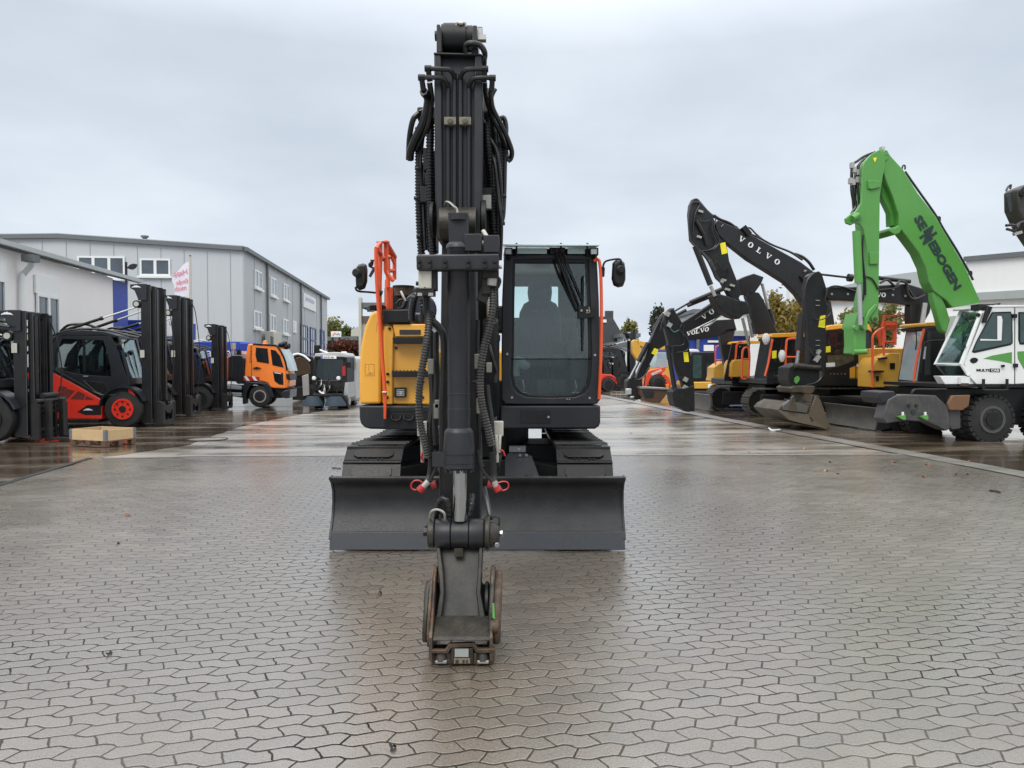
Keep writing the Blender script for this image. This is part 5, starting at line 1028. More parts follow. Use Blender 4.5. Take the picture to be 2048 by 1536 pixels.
for xm in(882,966):
    mb=MB(); A=q(xm,1322,YQ-.045); mb.cyl(q(xm,1304,YQ+.02),q(xm,1324,YQ+.0),.036,n=22); l=mb.build('lock_pin',DIRTY,qc,bev=.003)
    mb=MB(); mb.prism([q(xm-12,1322,YQ-.03),q(xm+12,1322,YQ-.03),q(xm+11,1328,YQ-.02),q(xm-11,1328,YQ-.02)],(0,.04,0)); mb.build('pin_wedge',SILV,l,bev=.004)
mb=MB(); mb.prism([q(909.5,1298,YQ-.018),q(937,1298,YQ-.018),q(937,1314,YQ-.018),q(909.5,1314,YQ-.018)],(0,.006,0)); mb.build('type_plate',paint('worn_type_plate',(.34,.36,.34),.35,.3,.5,(.15,.13,.10),sc=40),qc)
mb=MB(); mb.prism([q(908,1317,YQ-.02),q(940,1317,YQ-.02),q(940,1327,YQ-.02),q(908,1327,YQ-.02)],(0,.01,0))
for x,w in((914,6),(927,4),(934,3)): mb.box(q(x,1323,YQ-.022),(w*.0027,.006,.016),mi=1)
mb.build('catch_plate',[paint('worn_tan_steel',(.20,.155,.11),.6,.1,.4,(.08,.05,.03),sc=20),DARKM],qc)
# round side discs and the big hook on the right
for A,B in ((q(880,1205,4.42),q(852,1205,4.42)),(q(960,1205,4.42),q(988,1205,4.42))):
    mb=MB(); mb.lathe(A,B,[(0,.10),(.15,.115),(.3,.10),(.4,.12),(.6,.12),(.7,.10),(.8,.125),(1,.12)],n=28); mb.build('side_boss',BLACK,qc)
def ear(nm,px0,px1,t,pr,m,bev):
    xt=q(px0,1190,4.25).x; xb_=q(px1,1250,4.2).x
    def xx(z): return xb_+(xt-xb_)*max(0,min(1,(z-.12)/.25))
    mb=MB(); mb.prism([V((xx(z),y,z)) for y,z in pr],(t,0,0)); return mb.build(nm,m,qc,bev=bev,seg=3,ang=60)
cres=[(4.52,.46),(4.40,.475),(4.28,.45),(4.20,.38),(4.15,.29),(4.125,.19),(4.14,.11),(4.20,.09),(4.26,.14),(4.36,.16),(4.5,.2)]
ear('hook_casting',989,985,.044,[(4.17+(y-4.17)*.9+.02,.10+(z-.10)*.92) for y,z in cres],RUST,.018); ear('ear_casting',990,985,-.03,[(y+.03,z-.02) for y,z in cres],DIRTY,.012)
mb=MB(); mb.cyl(q(984,1252,4.15),q(997,1252,4.15),.034,n=16); mb.build('pin_lug',RUST,qc)
ear('ear_casting',861,856,-.034,[(4.17+(y-4.17)*.8+.05,.10+(z-.10)*.78) for y,z in cres],DIRTY,.014); ear('ear_casting',865,861,-.016,[(y+.01,z-.01) for y,z in cres],RDIRT,.007)
mb=MB(); mb.prism([q(985,1207,4.10),q(988,1207,4.10),q(990,1238,4.08),q(985,1236,4.08)],(0,.01,0)); mb.build('green_paint_mark',GREEN,qc)
EDGEM=paint('lighter_rail_steel',(.10,.098,.092),.35,.6,.5,(.05,.04,.03),sc=5)  # lighter steel for thin strips along the mast rail edges
# ================================================================ forklifts (built in local coordinates, driving direction +x, near side -y)
LOGO=[(0,0),(.02,.03),(.05,.035),(.07,.06),(.10,.05),(.12,.07),(.15,.05),(.19,.045),(.22,.02),(.24,0),(.19,.012),(.05,.012)]
def tyre(mb,c,r,w,mi=0,n=32,lugs=0):
    c=V(c); mb.lathe(c+V((0,-w/2,0)),c+V((0,w/2,0)),[(0,r*.55),(0.02,r*.60),(.04,r*.80),(.06,r*.93),(.2,r),(.8,r),(.94,r*.93),(.96,r*.8),(.98,r*.60),(1,r*.55)],n,mi)
    for k in range(lugs):
        a=2*math.pi*k/lugs
        for s in(-1,1): mb.box(c+V((math.cos(a+s*.05)*r,s*w*.24,math.sin(a+s*.05)*r)),(.06*r/.5,w*.42,.09*r/.5),ry=-a,mi=mi)
def wheel(name,parent,c,r,w,rimm,side=-1,lugs=0,hub=.28,tm=None):
    mb=MB(); tyre(mb,c,r,w,lugs=lugs); t=mb.build(name,tm or RUB,parent,ang=45)
    c=V(c); m2=MB(); y0=side*w/2
    m2.lathe(c+V((0,y0*.75,0)),c+V((0,y0*1.06,0)),[(0,r*.56),(.75,r*.57),(1,r*.55),(1.0,r*.47),(.55,r*.44),(.5,r*.2),(.9,r*hub),(.9,.02)] if 0 else [(0,r*.57),(1,r*.56),(1,r*.48)],26)
    m2.ring([c+V((math.cos(a)*r*.56,y0*1.06,math.sin(a)*r*.56)) for a in [i*2*math.pi/26 for i in range(26)]],[c+V((math.cos(a)*r*.46,y0*1.06,math.sin(a)*r*.46)) for a in [i*2*math.pi/26 for i in range(26)]],(0,side*.02,0))
    m2.cyl(c+V((0,y0*.8,0)),c+V((0,y0*1.07,0)),r*hub,n=20)
    for i in range(8):
        a=i*math.pi/4; p=c+V((math.cos(a)*r*.38,y0*1.07,math.sin(a)*r*.38)); m2.cyl(p,p+V((0,side*.035,0)),.022,n=6,mi=1)
    m2.cyl(c+V((0,y0*1.06,0)),c+V((0,y0*1.07+side*.02,0)),r*.18,n=16,mi=1)
    m2.build('rim',[rimm,GREY2],t,ang=40); return t
def forklift(P,rz,mh,label,bodym=REDP,sc=1.,cabin=True,forks=False,rim=REDP,clamp=False,mw=1.0,rear=True,cabz=2.56,stickers=True,cowl=False):
    root=thing('forklift',P,label,'forklift','forklifts parked in a row beside the white building',rz=rz,local=True,scale=sc)
    w=1.30; Y0=-w/2
    # wheels
    for s in(-1,1): wheel('front_wheel',root,(0,s*.52,.49),.49,.32,rim,side=s)
    for s in(-1,1): wheel('rear_wheel',root,(-2.15,s*.50,.36),.36,.25,rim,side=s)
    # body sides (coloured counterweight wedge)
    bp=[(-2.75,.35),(-2.75,1.15),(-2.55,1.54),(-2.2,1.55),(-1.78,1.50),(-1.2,1.17),(-.55,.76),(-.55,.22),(-2.0,.22),(-2.3,.30)]
    mb=MB(); mb.prism([V((x,Y0,z)) for x,z in bp],(0,w,0)); body=mb.build('counterweight_body',bodym,root,bev=.04,seg=3)
    mb=MB(); 
    for sh in ([(-1.63,.97),(-1.60,1.10),(-1.50,1.10),(-1.38,1.05),(-1.50,.95)],[(-1.62,.80),(-1.62,.92),(-1.52,.94),(-1.38,1.02),(-1.20,.98),(-1.38,.78),(-1.5,.76)],[(-1.33,.76),(-1.12,.97),(-.95,.88),(-1.00,.74)],[(-.97,.75),(-.92,.85),(-.75,.76),(-.75,.73)]): mb.prism([V((x,Y0-.006,z)) for x,z in sh],(0,.01,0))
    mb.build('side_vent',paint('red_mesh',(.12,.012,.01),.6) if bodym is REDP else BLACK,body)
    mb=MB(); mb.prism([V((x,Y0-.008,z)) for x,z in((-1.15,.42),(-.9,.60),(-.56,.60),(-.56,.34),(-.95,.34))],(0,.01,0)); mb.prism([V((-1.0+x,Y0-.012,.45+z)) for x,z in LOGO],(0,.006,0),1); mb.build('badge',[FORK,WHT],body)
    mb=MB(); mb.prism([V((x,Y0-.02,z)) for x,z in((-2.6,.14),(-.62,.14),(-.62,.23),(-2.6,.23))],(0,w+.04,0)); mb.build('chassis',GREY2,root,bev=.01)
    mb=MB(); mb.prism([V((x,Y0-.012,z)) for x,z in((-2.5,1.60),(-1.72,1.56),(-1.15,1.22),(-.5,.82),(-.5,.74),(-1.2,1.15),(-1.78,1.48),(-2.5,1.52))],(0,w+.024,0)); mb.build('body_trim',BLACK,root,bev=.01)
    # lower cab/door
    cp=[(-2.05,1.60),(-1.70,1.56),(-1.12,1.20),(-.55,.84),(.10,.84),(.18,1.12),(.02,1.55),(-.20,2.25),(-.30,2.42),(-1.6,2.42),(-1.95,1.95)]
    op=[(-1.70,1.50),(-1.68,1.56),(-1.2,1.42),(-.60,1.36),(-.38,1.34),(-.30,1.36),(-.31,1.60),(-.40,2.05),(-.48,2.30),(-1.50,2.34),(-1.68,1.95)]
    for y,d in((Y0,.05),(-Y0-.05,.05)):
        mb=MB(); mb.ring([V((x,y,z)) for x,z in cp],[V((x,y,z)) for x,z in op],(0,d,0)); 
        if y<0: mb.prism([V((x,y-.004,z)) for x,z in((-1.0,1.25),(-.45,1.18),(-.36,.90),(-.55,.90))],(0,.008,0),1)
        cs=mb.build('cab_side',[FORK,BLACK],root,bev=.012)
        mb=MB(); mb.prism([V((x,y+.02,z)) for x,z in op],(0,.008,0)); mb.prism([V((-1.0,y+.015,1.46)),V((-.94,y+.015,1.45)),V((-.94,y+.015,2.32)),V((-1.0,y+.015,2.32))],(0,.03,0),1); mb.build('side_window',[GLD,BLACK],cs,smooth=False)
        if y<0:
            mb=MB(); mb.tube([V((-.75,y-.02,.96)),V((-.55,y-.02,.87)),V((-.15,y-.02,.87)),V((-.10,y-.02,.92))],.012,6,k=1); mb.tube([V((-.98,y-.012,1.24)),V((-.68,y-.012,.95)),V((-.54,y-.012,.90))],.009,6,k=1); mb.box((-.92,y-.02,1.36),(.12,.03,.03),mi=1); mb.build('door_trim',[FORK,ZINC],cs)
    mb=MB(); mb.box((-.95,0,1.02),(1.9,w-.12,.5)); mb.box((-1.5,0,1.25),(.9,w-.14,.34)); mb.build('engine_cover',BLACK,root)
    mb=MB(); mb.box((-.95,0,1.32),(.5,.5,.16)); mb.box((-1.22,0,1.62),(.12,.48,.60),ry=-.12); mb.build('seat',SEAT,root,bev=.04)
    mb=MB(); mb.cyl((-.45,0,1.25),(-.52,0,1.62),.02); mb.lathe((-.53,0,1.62),(-.56,0,1.65),[(0,.17),(1,.17)]); mb.build('steering_wheel',BLACK,root)
    # roof and overhead guard
    mb=MB(); mb.prism([V((x,Y0+.01,z)) for x,z in((-1.85,2.30),(-1.55,2.50),(-1.0,2.58),(-.45,2.54),(-.15,2.44),(-.15,2.38),(-.5,2.44),(-1.5,2.42),(-1.85,2.22))],(0,w-.02,0)); rf=mb.build('roof',FORK,root,bev=.015)
    mb=MB(); 
    for s in(-1,1): mb.tube([V((-2.75,s*(w/2-.04),1.55)),V((-2.5,s*(w/2-.04),1.86)),V((-2.1,s*(w/2-.04),2.22)),V((-1.6,s*(w/2-.04),2.49)),V((-1.0,s*(w/2-.04),2.60)),V((-.4,s*(w/2-.04),2.57)),V((.1,s*(w/2-.04),2.44)),V((.42,s*(w/2-.04),2.38))],.030,8)
    mb.build('overhead_guard',GREY,rf)
    mb=MB(); mb.tube([V((-1.75,-.2,2.55)),V((-1.5,-.25,2.72)),V((-1.1,-.2,2.74)),V((-.8,-.1,2.62))],.035,8); mb.cyl((-1.2,-.3,2.6),(-1.2,-.3,2.68),.05,mi=1); mb.build('roof_hoses',[HOSE,CREAM],rf)
    # front screen
    fs=[V((-.14,-w/2+.02,2.42)),V((.14,-w/2+.02,1.12)),V((.14,w/2-.02,1.12)),V((-.14,w/2-.02,2.42))]
    fi=[V((-.13,-w/2+.14,2.34)),V((.12,-w/2+.14,1.30)),V((.12,w/2-.14,1.30)),V((-.13,w/2-.14,2.34))]
    mb=MB(); mb.ring(fs,fi,(.05,0,.01)); fr=mb.build('screen_frame',FORK,root,bev=.01)
    mb=MB(); mb.prism([p+V((.02,0,0)) for p in fi],(.008,0,0)); mb.build('windscreen',GLA,fr,smooth=False)
    mb=MB(); mb.tube([V((.14,-.1,1.28)),V((.06,-.25,1.7)),V((.0,-.3,2.0))],.012,6,k=1); mb.tube([V((.14,.1,1.28)),V((.04,.1,1.8)),V((-.02,.1,2.05))],.012,6,k=1); mb.build('wiper',BLACK,fr)
    mb=MB(); mb.prism([V((.12,Y0-.004,1.10)),V((.22,Y0-.004,1.0)),V((.34,Y0-.004,.78)),V((.16,Y0-.004,.78))],(0,.06,0)); mb.build('front_flash',bodym,root,bev=.008)
    mb=MB(); mb.lathe((-.10,Y0+.02,2.18),(.02,Y0+.0,2.16),[(0,.07),(.6,.10),(1,.085)],n=18); mb.lathe((.02,Y0+.0,2.16),(.03,Y0,2.16),[(0,.08),(1,.06)],n=18,mi=1); mb.tube([V((-.2,Y0,2.2)),V((-.1,Y0+.02,2.18))],.02,6,k=1); mb.build('work_light',[BLACK,LENS],root)
    mb=MB(); mb.lathe((.12,w/2-.1,2.10),(.22,w/2-.12,2.08),[(0,.06),(.6,.08),(1,.07)],n=14); mb.lathe((.18,.25,2.05),(.24,.25,2.05),[(0,.06),(.6,.07),(1,.07)],n=14); mb.build('work_light',BLACK,root)
    # fender
    for s in(-1,1):
        a_=[R(d) for d in range(20,190,17)]
        mb=MB(); mb.ring([V((.58*math.cos(t)*1.02,s*.52-.22,.49+.60*math.sin(t))) for t in a_]+[V((-.66,s*.52-.22,.25))]*1,[V((.53*math.cos(t),s*.52-.22,.49+.545*math.sin(t))) for t in a_]+[V((-.60,s*.52-.22,.25))],(0,.44,0)) if 0 else mb.prism([V((.60*math.cos(t),s*.52-.21,.49+.62*math.sin(t))) for t in a_]+[V((.56*math.cos(t),s*.52-.21,.49+.565*math.sin(t))) for t in a_[::-1]],(0,.42,0))
        mb.build('fender',FORK,root,ang=50)
    # mast
    hm=mw/2; x0=.42
    mb=MB()
    for s in(-1,1):
        mb.box((x0+.12,s*(hm-.05),mh/2+.05),(.24,.05,mh-.1)); mb.box((x0+.02,s*(hm-.11),mh/2+.05),(.03,.14,mh-.1)); 
        mb.box((x0+.30,s*(hm-.12),mh/2+.02),(.10,.05,mh-.12)); mb.box((x0+.36,s*(hm-.20),mh/2),(.02,.14,mh-.2))
    for s in(-1,1):
        mb.box((x0+.245,s*(hm-.022),mh/2+.05),(.012,.008,mh-.12),mi=1); mb.box((x0+.352,s*(hm-.10),mh/2+.02),(.010,.012,mh-.14),mi=1); mb.box((x0-.002,s*(hm-.04),mh/2+.05),(.008,.02,mh-.12),mi=1)
    ms=mb.build('mast',[MAST,EDGEM],root,bev=0)
    mb=MB(); 
    for s in(-1,1): mb.cyl((x0+.22,s*(hm-.26),.3),(x0+.22,s*(hm-.26),mh-.2),.045,n=12)
    for s in(-1,1):
        for dx in(.0,.05): mb.cyl((x0+.30+dx,s*(hm-.36),.5),(x0+.30+dx,s*(hm-.36),mh-.1),.014,n=6)
    mb.build('lift_cylinder',GREY2,ms)
    mb=MB(); mb.box((x0+.10,0,mh-.06),(.10,mw-.04,.14)); mb.box((x0+.12,0,mh*.55),(.05,mw-.06,.12)); mb.box((x0+.12,0,.45),(.08,mw-.06,.2)); mb.prism([V((x0+x,-hm-.01,mh+z)) for x,z in((-.26,.0),(-.26,-.10),(-.15,-.16),(-.05,-.42),(.16,-.42),(.16,.02),(-.04,.02))],(0,.06,0)); mb.prism([V((x0+x,hm-.05,mh+z)) for x,z in((-.26,.0),(-.26,-.10),(-.15,-.16),(-.05,-.42),(.16,-.42),(.16,.02))],(0,.06,0)); mb.split('mast_head',FORK,ms,bev=.01)
    mb=MB(); mb.prism([V((x0-.22+x,-hm-.014,mh-.09+z)) for x,z in LOGO],(0,.004,0)); mb.build('emblem',WHT,ms)
    if stickers: mb=MB(); mb.box((x0+.03,-hm-.012,1.95),(.11,.008,.20)); mb.build('sticker',CREAM,ms)
    for s in(-1,1):
        mb=MB()
        A=V((-1.5,s*(w/2-.12),2.56)); B=V((x0-.02,s*(hm-.10),mh-.55)); mb.cyl(A,A.lerp(B,.48),.040,n=12); mb.cyl(A.lerp(B,.46),A.lerp(B,.5),.052,n=12); mb.cyl(A.lerp(B,.48),B,.020,n=10,mi=1)
        C=V((x0-.10,s*(hm-.08),mh-.52)); mb.cyl(C-V((0,.10,0)),C+V((0,.10,0)),.10,n=16); mb.cyl(C-V((0,.12,0)),C-V((0,.10,0)),.065,n=16,mi=2)
        mb.build('tilt_cylinder',[BLACK,SILV,CREAM],root)
    # carriage
    mb=MB(); cx_=x0+.46
    if not clamp:
        mb.prism([V((cx_-.08,-hm-.02,z_)) if 0 else V((cx_-.08+xx,-hm-.02,z_)) for xx,z_ in((0,.05),(.10,.05),(.16,.12),(.16,.62),(.10,.68),(0,.68))],(0,.06,0)); mb.prism([V((cx_-.08+xx,hm-.04,z_)) for xx,z_ in((0,.05),(.10,.05),(.16,.12),(.16,.62),(.10,.68),(0,.68))],(0,.06,0))
        mb.ring([V((cx_+.02,-hm,.06)),V((cx_+.02,hm,.06)),V((cx_+.02,hm,.66)),V((cx_+.02,.32,.66)),V((cx_+.02,.16,.55)),V((cx_+.02,-.16,.55)),V((cx_+.02,-.32,.66)),V((cx_+.02,-hm,.66))],[V((cx_+.02,-hm+.22,.16)),V((cx_+.02,hm-.22,.16)),V((cx_+.02,hm-.2,.40)),V((cx_+.02,.26,.44)),V((cx_+.02,.15,.36)),V((cx_+.02,-.15,.36)),V((cx_+.02,-.26,.44)),V((cx_+.02,-hm+.2,.40))],(.05,0,0))
        for s in(-.3,.25): mb.cyl((cx_+.02,s,.36),(cx_-.1,s,.36),.05,n=10,mi=1)
    else:
        for z_ in (.12,.22,.62,.72,.84): mb.cyl((cx_+.02,-hm-.12,z_),(cx_+.02,hm+.12,z_),.055,n=10)
        for s in(-hm-.10,-.18,.10,hm+.06): mb.box((cx_+.02,s,.42),(.16,.08,.74))
        for s in(-.38,.22): mb.box((cx_+.16,s,.44),(.10,.14,.86)); mb.box((cx_+.75,s,.055),(1.25,.13,.05))
        mb.cyl((cx_,-.3,.95),(cx_,.3,.95),.06,n=12)
    mb.build('carriage',[GREY2,CHROME],root,bev=.006)
    mb=MB(); mb.tube([V((x0+.35,.30,mh-.15)),V((x0+.45,.34,mh-.5)),V((x0+.55,.38,mh*.55)),V((x0+.50,.30,.8)),V((cx_,.15,.6))],.013,6); mb.tube([V((x0+.3,-.3,mh-.2)),V((x0+.32,-.28,mh*.5)),V((x0+.40,-.2,.7))],.013,6); mb.build('mast_hose',HOSE,root)
    if cowl: mb=MB(); mb.prism([V((x,Y0-.03,z)) for x,z in((-1.3,.3),(-1.3,1.15),(-.6,1.25),(.15,1.22),(.45,1.05),(.60,.7),(.60,.45),(.52,.6),(.3,.85),(0,.98),(-.3,.88),(-.52,.62),(-.58,.3))],(0,w+.06,0)); mb.build('front_cowl',bodym,root,bev=.05)
    return root
rz0=TA
def fgr(px,py): p=gr(px,py); return V((p.x,p.y,0))
def place(px,py,sc=1,half=.65): # near front wheel contact -> root on centre line
    p=fgr(px,py); return p+NN*half*sc
forklift(place(247,855,.96),rz0,3.64/.96,'red bodied forklift with black cab and red wheel rims beside the wooden crate',sc=.96)
forklift(place(-22,886,1.0),rz0,2.72,'forklift cut by the left edge with a dark body and a low clamp carriage',bodym=FORK,rim=GREY2,clamp=True,mw=1.0)
forklift(place(64,842,.95),rz0,3.5,'forklift mostly hidden behind the red one, only its mast top showing by the window',bodym=FORK,rim=GREY2,sc=.95) if 0 else None
forklift(fgr(46,812)+V((0,0,0)),rz0,3.55,'forklift hidden behind the leftmost mast, only its tall mast top showing',bodym=FORK,rim=GREY2,sc=1.0)
forklift(place(314,836,.98),rz0,3.72,'forklift with tall black mast directly behind the red bodied one',bodym=FORK,rim=GREY2,sc=.98)
forklift(place(400,822,.88,.6),rz0,3.35,'smaller grey forklift with white number on its mast next to the orange truck',bodym=FORK,rim=GREY2,sc=.88,mw=.95)
# number mark on the small mast
# ================================================================ crate on pallet
cp0=fgr(211,895)
ax=V((-.90,.25+.15,0)); ax=V((-.93,.36,0)).normalized(); ay=V((.36,.93,0)).normalized()
pal=thing('wooden_pallet',cp0,'wet brown wooden pallet carrying the new pine crate','pallet')
LA,LB=.95,.72
def cpnt(a,b,z): return cp0+ax*a+ay*b+UP*z
mb=MB()
def bx(a0,a1,b0,b1,z0,z1,mi=0): mb.prism([cpnt(a0,b0,z0),cpnt(a1,b0,z0),cpnt(a1,b1,z0),cpnt(a0,b1,z0)],(0,0,z1-z0),mi)
for b0 in(0,.31,.62): bx(0,LA,b0,b0+.10,0,.02)
for b0 in(0,.31,.62):
    for a0 in(0,.41,.82): bx(a0,a0+.13,b0,b0+.10,.021,.095)
mb.build('pallet_blocks',WOODD,pal,bev=.003)
mb=MB()
for a0 in(0,.21,.42,.63,.84): bx(a0,a0+.11,0,LB,.096,.118)
mb.build('deck_boards',WOODD,pal,bev=.003)
cr=thing('wooden_crate',cp0+UP*.12,'open crate of pale new pine with grey steel corner hinges standing on the pallet','crate')
for a0,a1,b0,b1 in((.02,LA-.02,.0,.022),(.02,LA-.02,LB-.022,LB),(0,.022,.024,LB-.024),(LA-.022,LA,.024,LB-.024)):
    mb=MB(); bx(a0,a1,b0,b1,.122,.33); mb.build('side_board',WOOD,cr,bev=.003)
for a,b in((0,0),(LA,0),(0,LB),(LA,LB)):
    mb=MB(); a_=a if a==0 else a-.06; b_=b if b==0 else b-.06
    bx(a_-.004 if a==0 else a_,a_+.06 if a==0 else a_+.064,b-.004 if b==0 else b-.0,b+.000 if b==0 else b+.004,.125,.335); bx(a-.004 if a==0 else a,a if a==0 else a+.004,b_ if b else b_-.004,b_+.06,.125,.335)
    for z_ in(.15,.2,.25,.3): p=cpnt(a,b,z_); mb.cyl(p-UP*.015,p+UP*.015,.013,n=8)
    mb.build('corner_hinge',paint('galvanised_hinge',(.22,.25,.27),.4,.6),cr)
# ================================================================ orange municipal truck
TP=Plane(519,815); TPo=fgr(519,815)
tr=thing('orange_truck',TPo,'orange municipal truck with black tank behind the cab and red white warning stripes','truck')
def SL(name,pts,o0,o1,m,pr=tr,pl=TP,bev=.02,**k): mb=MB(); mb.slab(pl,pts,o0,o1); return mb.build(name,m,pr,bev=bev,seg=2,**k)
cabo=[(488,763),(490,735),(493,700),(496,688),(508,687),(512,690),(548,691),(556,694),(562,703),(569,718),(573,730),(576,742),(577,760),(576,776),(570,777),(545,776),(540,774),(535,766),(520,762)]
c_=SL('cab_body',cabo,0,1.35,ORANGE,bev=.04)
for nm,pts in(('rear_window',((512,695),(535,697),(538,727),(514,723),(511,710))),('door_window',((541,699),(551,701),(560,712),(567,735),(545,730)))):
    w_=SL(nm,pts,-.012,.02,BLACK,c_,bev=.006); SL('pane',[((x-538)*.88+538*1.0-(0 if nm=='rear_window' else -0.) if 0 else x,y) for x,y in pts],-.018,-.013,GLD if 0 else paint('dark_glazing',(.012,.014,.016),.06,0,0,coat=.5),w_,bev=0)
SL('lower_window',[(546,743),(566,746),(567,770),(558,769),(549,762)],-.012,.01,paint('dark_glazing2',(.010,.012,.014),.08,0,0,coat=.4),c_,bev=.006)
SL('lower_window_bar',[(549,744.5),(562,746.5),(562,748),(549,746)],-.02,-.013,WHT,c_,bev=0)
SL('door_handle',[(505,736),(513,733.5),(522,736),(513,738.5)],-.05,0,BLACK,c_,bev=.004)
mb=MB(); mb.slab(TP,[(503.2,690),(504.0,690),(503.2,757),(502.4,757)],-.004,.01); mb.slab(TP,[(571.5,737),(572.2,737),(572.2,776),(571.5,776)],-.004,.01); mb.build('door_gap',BLACK,c_)
mb=MB(); mb.slab(TP,[(487,752),(519,754),(519,762),(487,761)],-.008,.01,0)
for x in(487.5,503): mb.slab(TP,[(x,752.5),(x+6,752.8),(x+12,761.5),(x+6,761)],-.013,-.009,1)
mb.build('warning_stripe',[REDC,WHT],c_)
SL('roof_rail',[(505,686.5),(550,689),(556,692),(556,694),(549,692),(505,689)],-.03,1.3,GREY2,c_,bev=.01)
# wrap-around windscreen on the front side
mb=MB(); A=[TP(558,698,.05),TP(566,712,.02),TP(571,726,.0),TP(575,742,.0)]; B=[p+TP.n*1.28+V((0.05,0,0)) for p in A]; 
mb.add([p+V((.03,0,0)) for p in A]+[p+V((.16,0,0)) + TP.n*(-.38) for p in B]+[p+V((.03,0,0)) for p in B],[[0,1,5,4],[1,2,6,5],[2,3,7,6],[4,5,9,8],[5,6,10,9],[6,7,11,10]]); mb.build('windscreen',paint('painted_sky_glass',(.35,.45,.45),.06,.3,0,coat=.6),c_)  # sky reflection put into the windscreen's pale base colour
mb=MB(); mb.tube([TP(555,693,-.01),TP(563,705,-.02),TP(570,721,-.02),TP(574,740,-.01)],.035,8); mb.build('pillar',BLACK,c_)
mb=MB(); 
for a,b in((558,690),(563,688),(566,693),(570,692)): p=TP(a,b,.3 if a<565 else 1.1); mb.lathe(p,p+V((.18,-.03,0)),[(0,.07),(.6,.11),(1,.10)],n=14)
mb.tube([TP(556,695,.1),TP(560,691,.4),TP(566,690,1.0),TP(570,694,1.3)],.03,6); mb.build('lamp_cluster',BLACK,c_)
mb=MB(); p=TP(530,688,.8); mb.lathe(p,p+UP*.13,[(0,.10),(.2,.085),(.8,.085),(1,.03)],n=14); mb.build('beacon',ORANGE,c_)
SL('front_grille',[(572,747),(579,748),(580,760),(573,759)],-.02,1.37,BLACK,tr,bev=.02)
mb=MB()
for a in(577,579): p=TP(a,743,.25 if a<578 else 1.1); mb.lathe(p-UP*.1,p+UP*.12,[(0,.10),(.5,.12),(1,.04)],n=14)
mb.slab(TP,[(572,759),(580,760),(579,773),(572,776)],.05,1.3); mb.build('front_panel',ORANGE,tr,bev=.02)
SL('black_tank',[(456,715),(463,710),(482,710),(489,718),(489,768),(475,768),(468,760),(456,752)],.05,1.7,FORK,tr,bev=.03)
SL('hopper',[(444,716),(448,713),(456,713),(460,716),(456,760),(444,762)],.1,1.6,paint('orange_hopper',(.55,.11,.02),.4,0,.2),tr,bev=.03)
mb=MB(); mb.cyl(TP(466,715,.4),TP(466,689,.4),.075,n=14); mb.cyl(TP(466,699,.4),TP(466,686,.4),.10,n=14); mb.slab(TP,[(454,706),(466,706),(466,712),(456,712)],.3,.6); mb.build('exhaust_stack',SILV,tr)
mb=MB(); mb.slab(TP,[(468,702),(484,702),(484,709),(468,709)],.5,1.2,0); mb.slab(TP,[(473,700),(481,700),(481,711),(473,711)],.35,.5,1); mb.build('hopper_valve',[WHT,BLACK],tr)
SL('chassis',[(446,762),(488,764),(492,766),(530,768),(548,780),(560,790),(574,787),(576,776),(545,774),(500,764),(446,757)],.15,1.6,GREY2,tr)
SL('bumper',[(564,784),(572,780),(580,779),(579,796),(570,797),(560,792)],-.03,1.4,FORK,tr)
SL('underbody',[(446,770),(560,776),(566,796),(500,798),(446,790)],.35,1.4,BLACK,tr)
for a,b in((770,778),(784,792)):
    SL('side_step',[(446 if a==770 else 442,a),(483,a+2),(483,b+1),(446 if a==770 else 442,b-1)],-.02,.12,SILV,tr,bev=.008)
fd=[(487,768),(491,763),(533,766),(540,771),(549,794),(540,794),(533,780),(524,770),(512,767),(500,771),(493,785),(491,808),(485,808),(485,790)]
SL('fender',fd,-.03,.4,FORK,tr,bev=.02)
wt0=TP(519,793,0)
def pwheel(parent,pl,cx,cy,rpx,w,rimm,o0=0,lugs=0,name='wheel',hub=.28):
    c=pl(cx,cy,o0); r=(pl(cx,cy,o0)-pl(cx+rpx,cy,o0)).length; u=pl.u; n=pl.n
    M=Matrix((( u.x,n.x,0),(u.y,n.y,0),(0,0,1)))
    h=MB(); tyre(h,(0,w/2,0),r,w,lugs=lugs); 
    h.v=[c+M@v for v in h.v]; t=h.build(name,RUB,parent,ang=45)
    k=MB(); k.ring([V((math.cos(a)*r*.58,-.012,math.sin(a)*r*.58)) for a in [i*2*math.pi/28 for i in range(28)]],[V((math.cos(a)*r*.47,-.012,math.sin(a)*r*.47)) for a in [i*2*math.pi/28 for i in range(28)]],(0,.12,0)); k.cyl((0,.10,0),(0,.05,0),r*.50,n=24,mi=0); k.cyl((0,.06,0),(0,-.02,0),r*hub,n=20,mi=1)
    for i in range(8): a=i*math.pi/4; k.cyl((math.cos(a)*r*.36,.05,math.sin(a)*r*.36),(math.cos(a)*r*.36,.0,math.sin(a)*r*.36),.02,n=6,mi=1)
    k.v=[c+M@v for v in k.v]; k.build('rim',[rimm,GREY2],t); return t
pwheel(tr,TP,519.5,792.5,22.5,.34,ZINC,-.02); pwheel(tr,TP,531,790,21,.34,ZINC,1.3)
text('lettering','MULTICAR',.17,TP(500.5,693,-.006),(0,0,-1),TP.u,GREY,c_,sx=1.0,spacing=1.3) if 0 else None
for i in range(8): 
    p=TP(500.6-(i*.28),695+i*4.1+2,-.006); text('lettering','FUMOTEC'[i] if i<7 else 'H',.10,p,TP.u,UP,GREY2,c_)
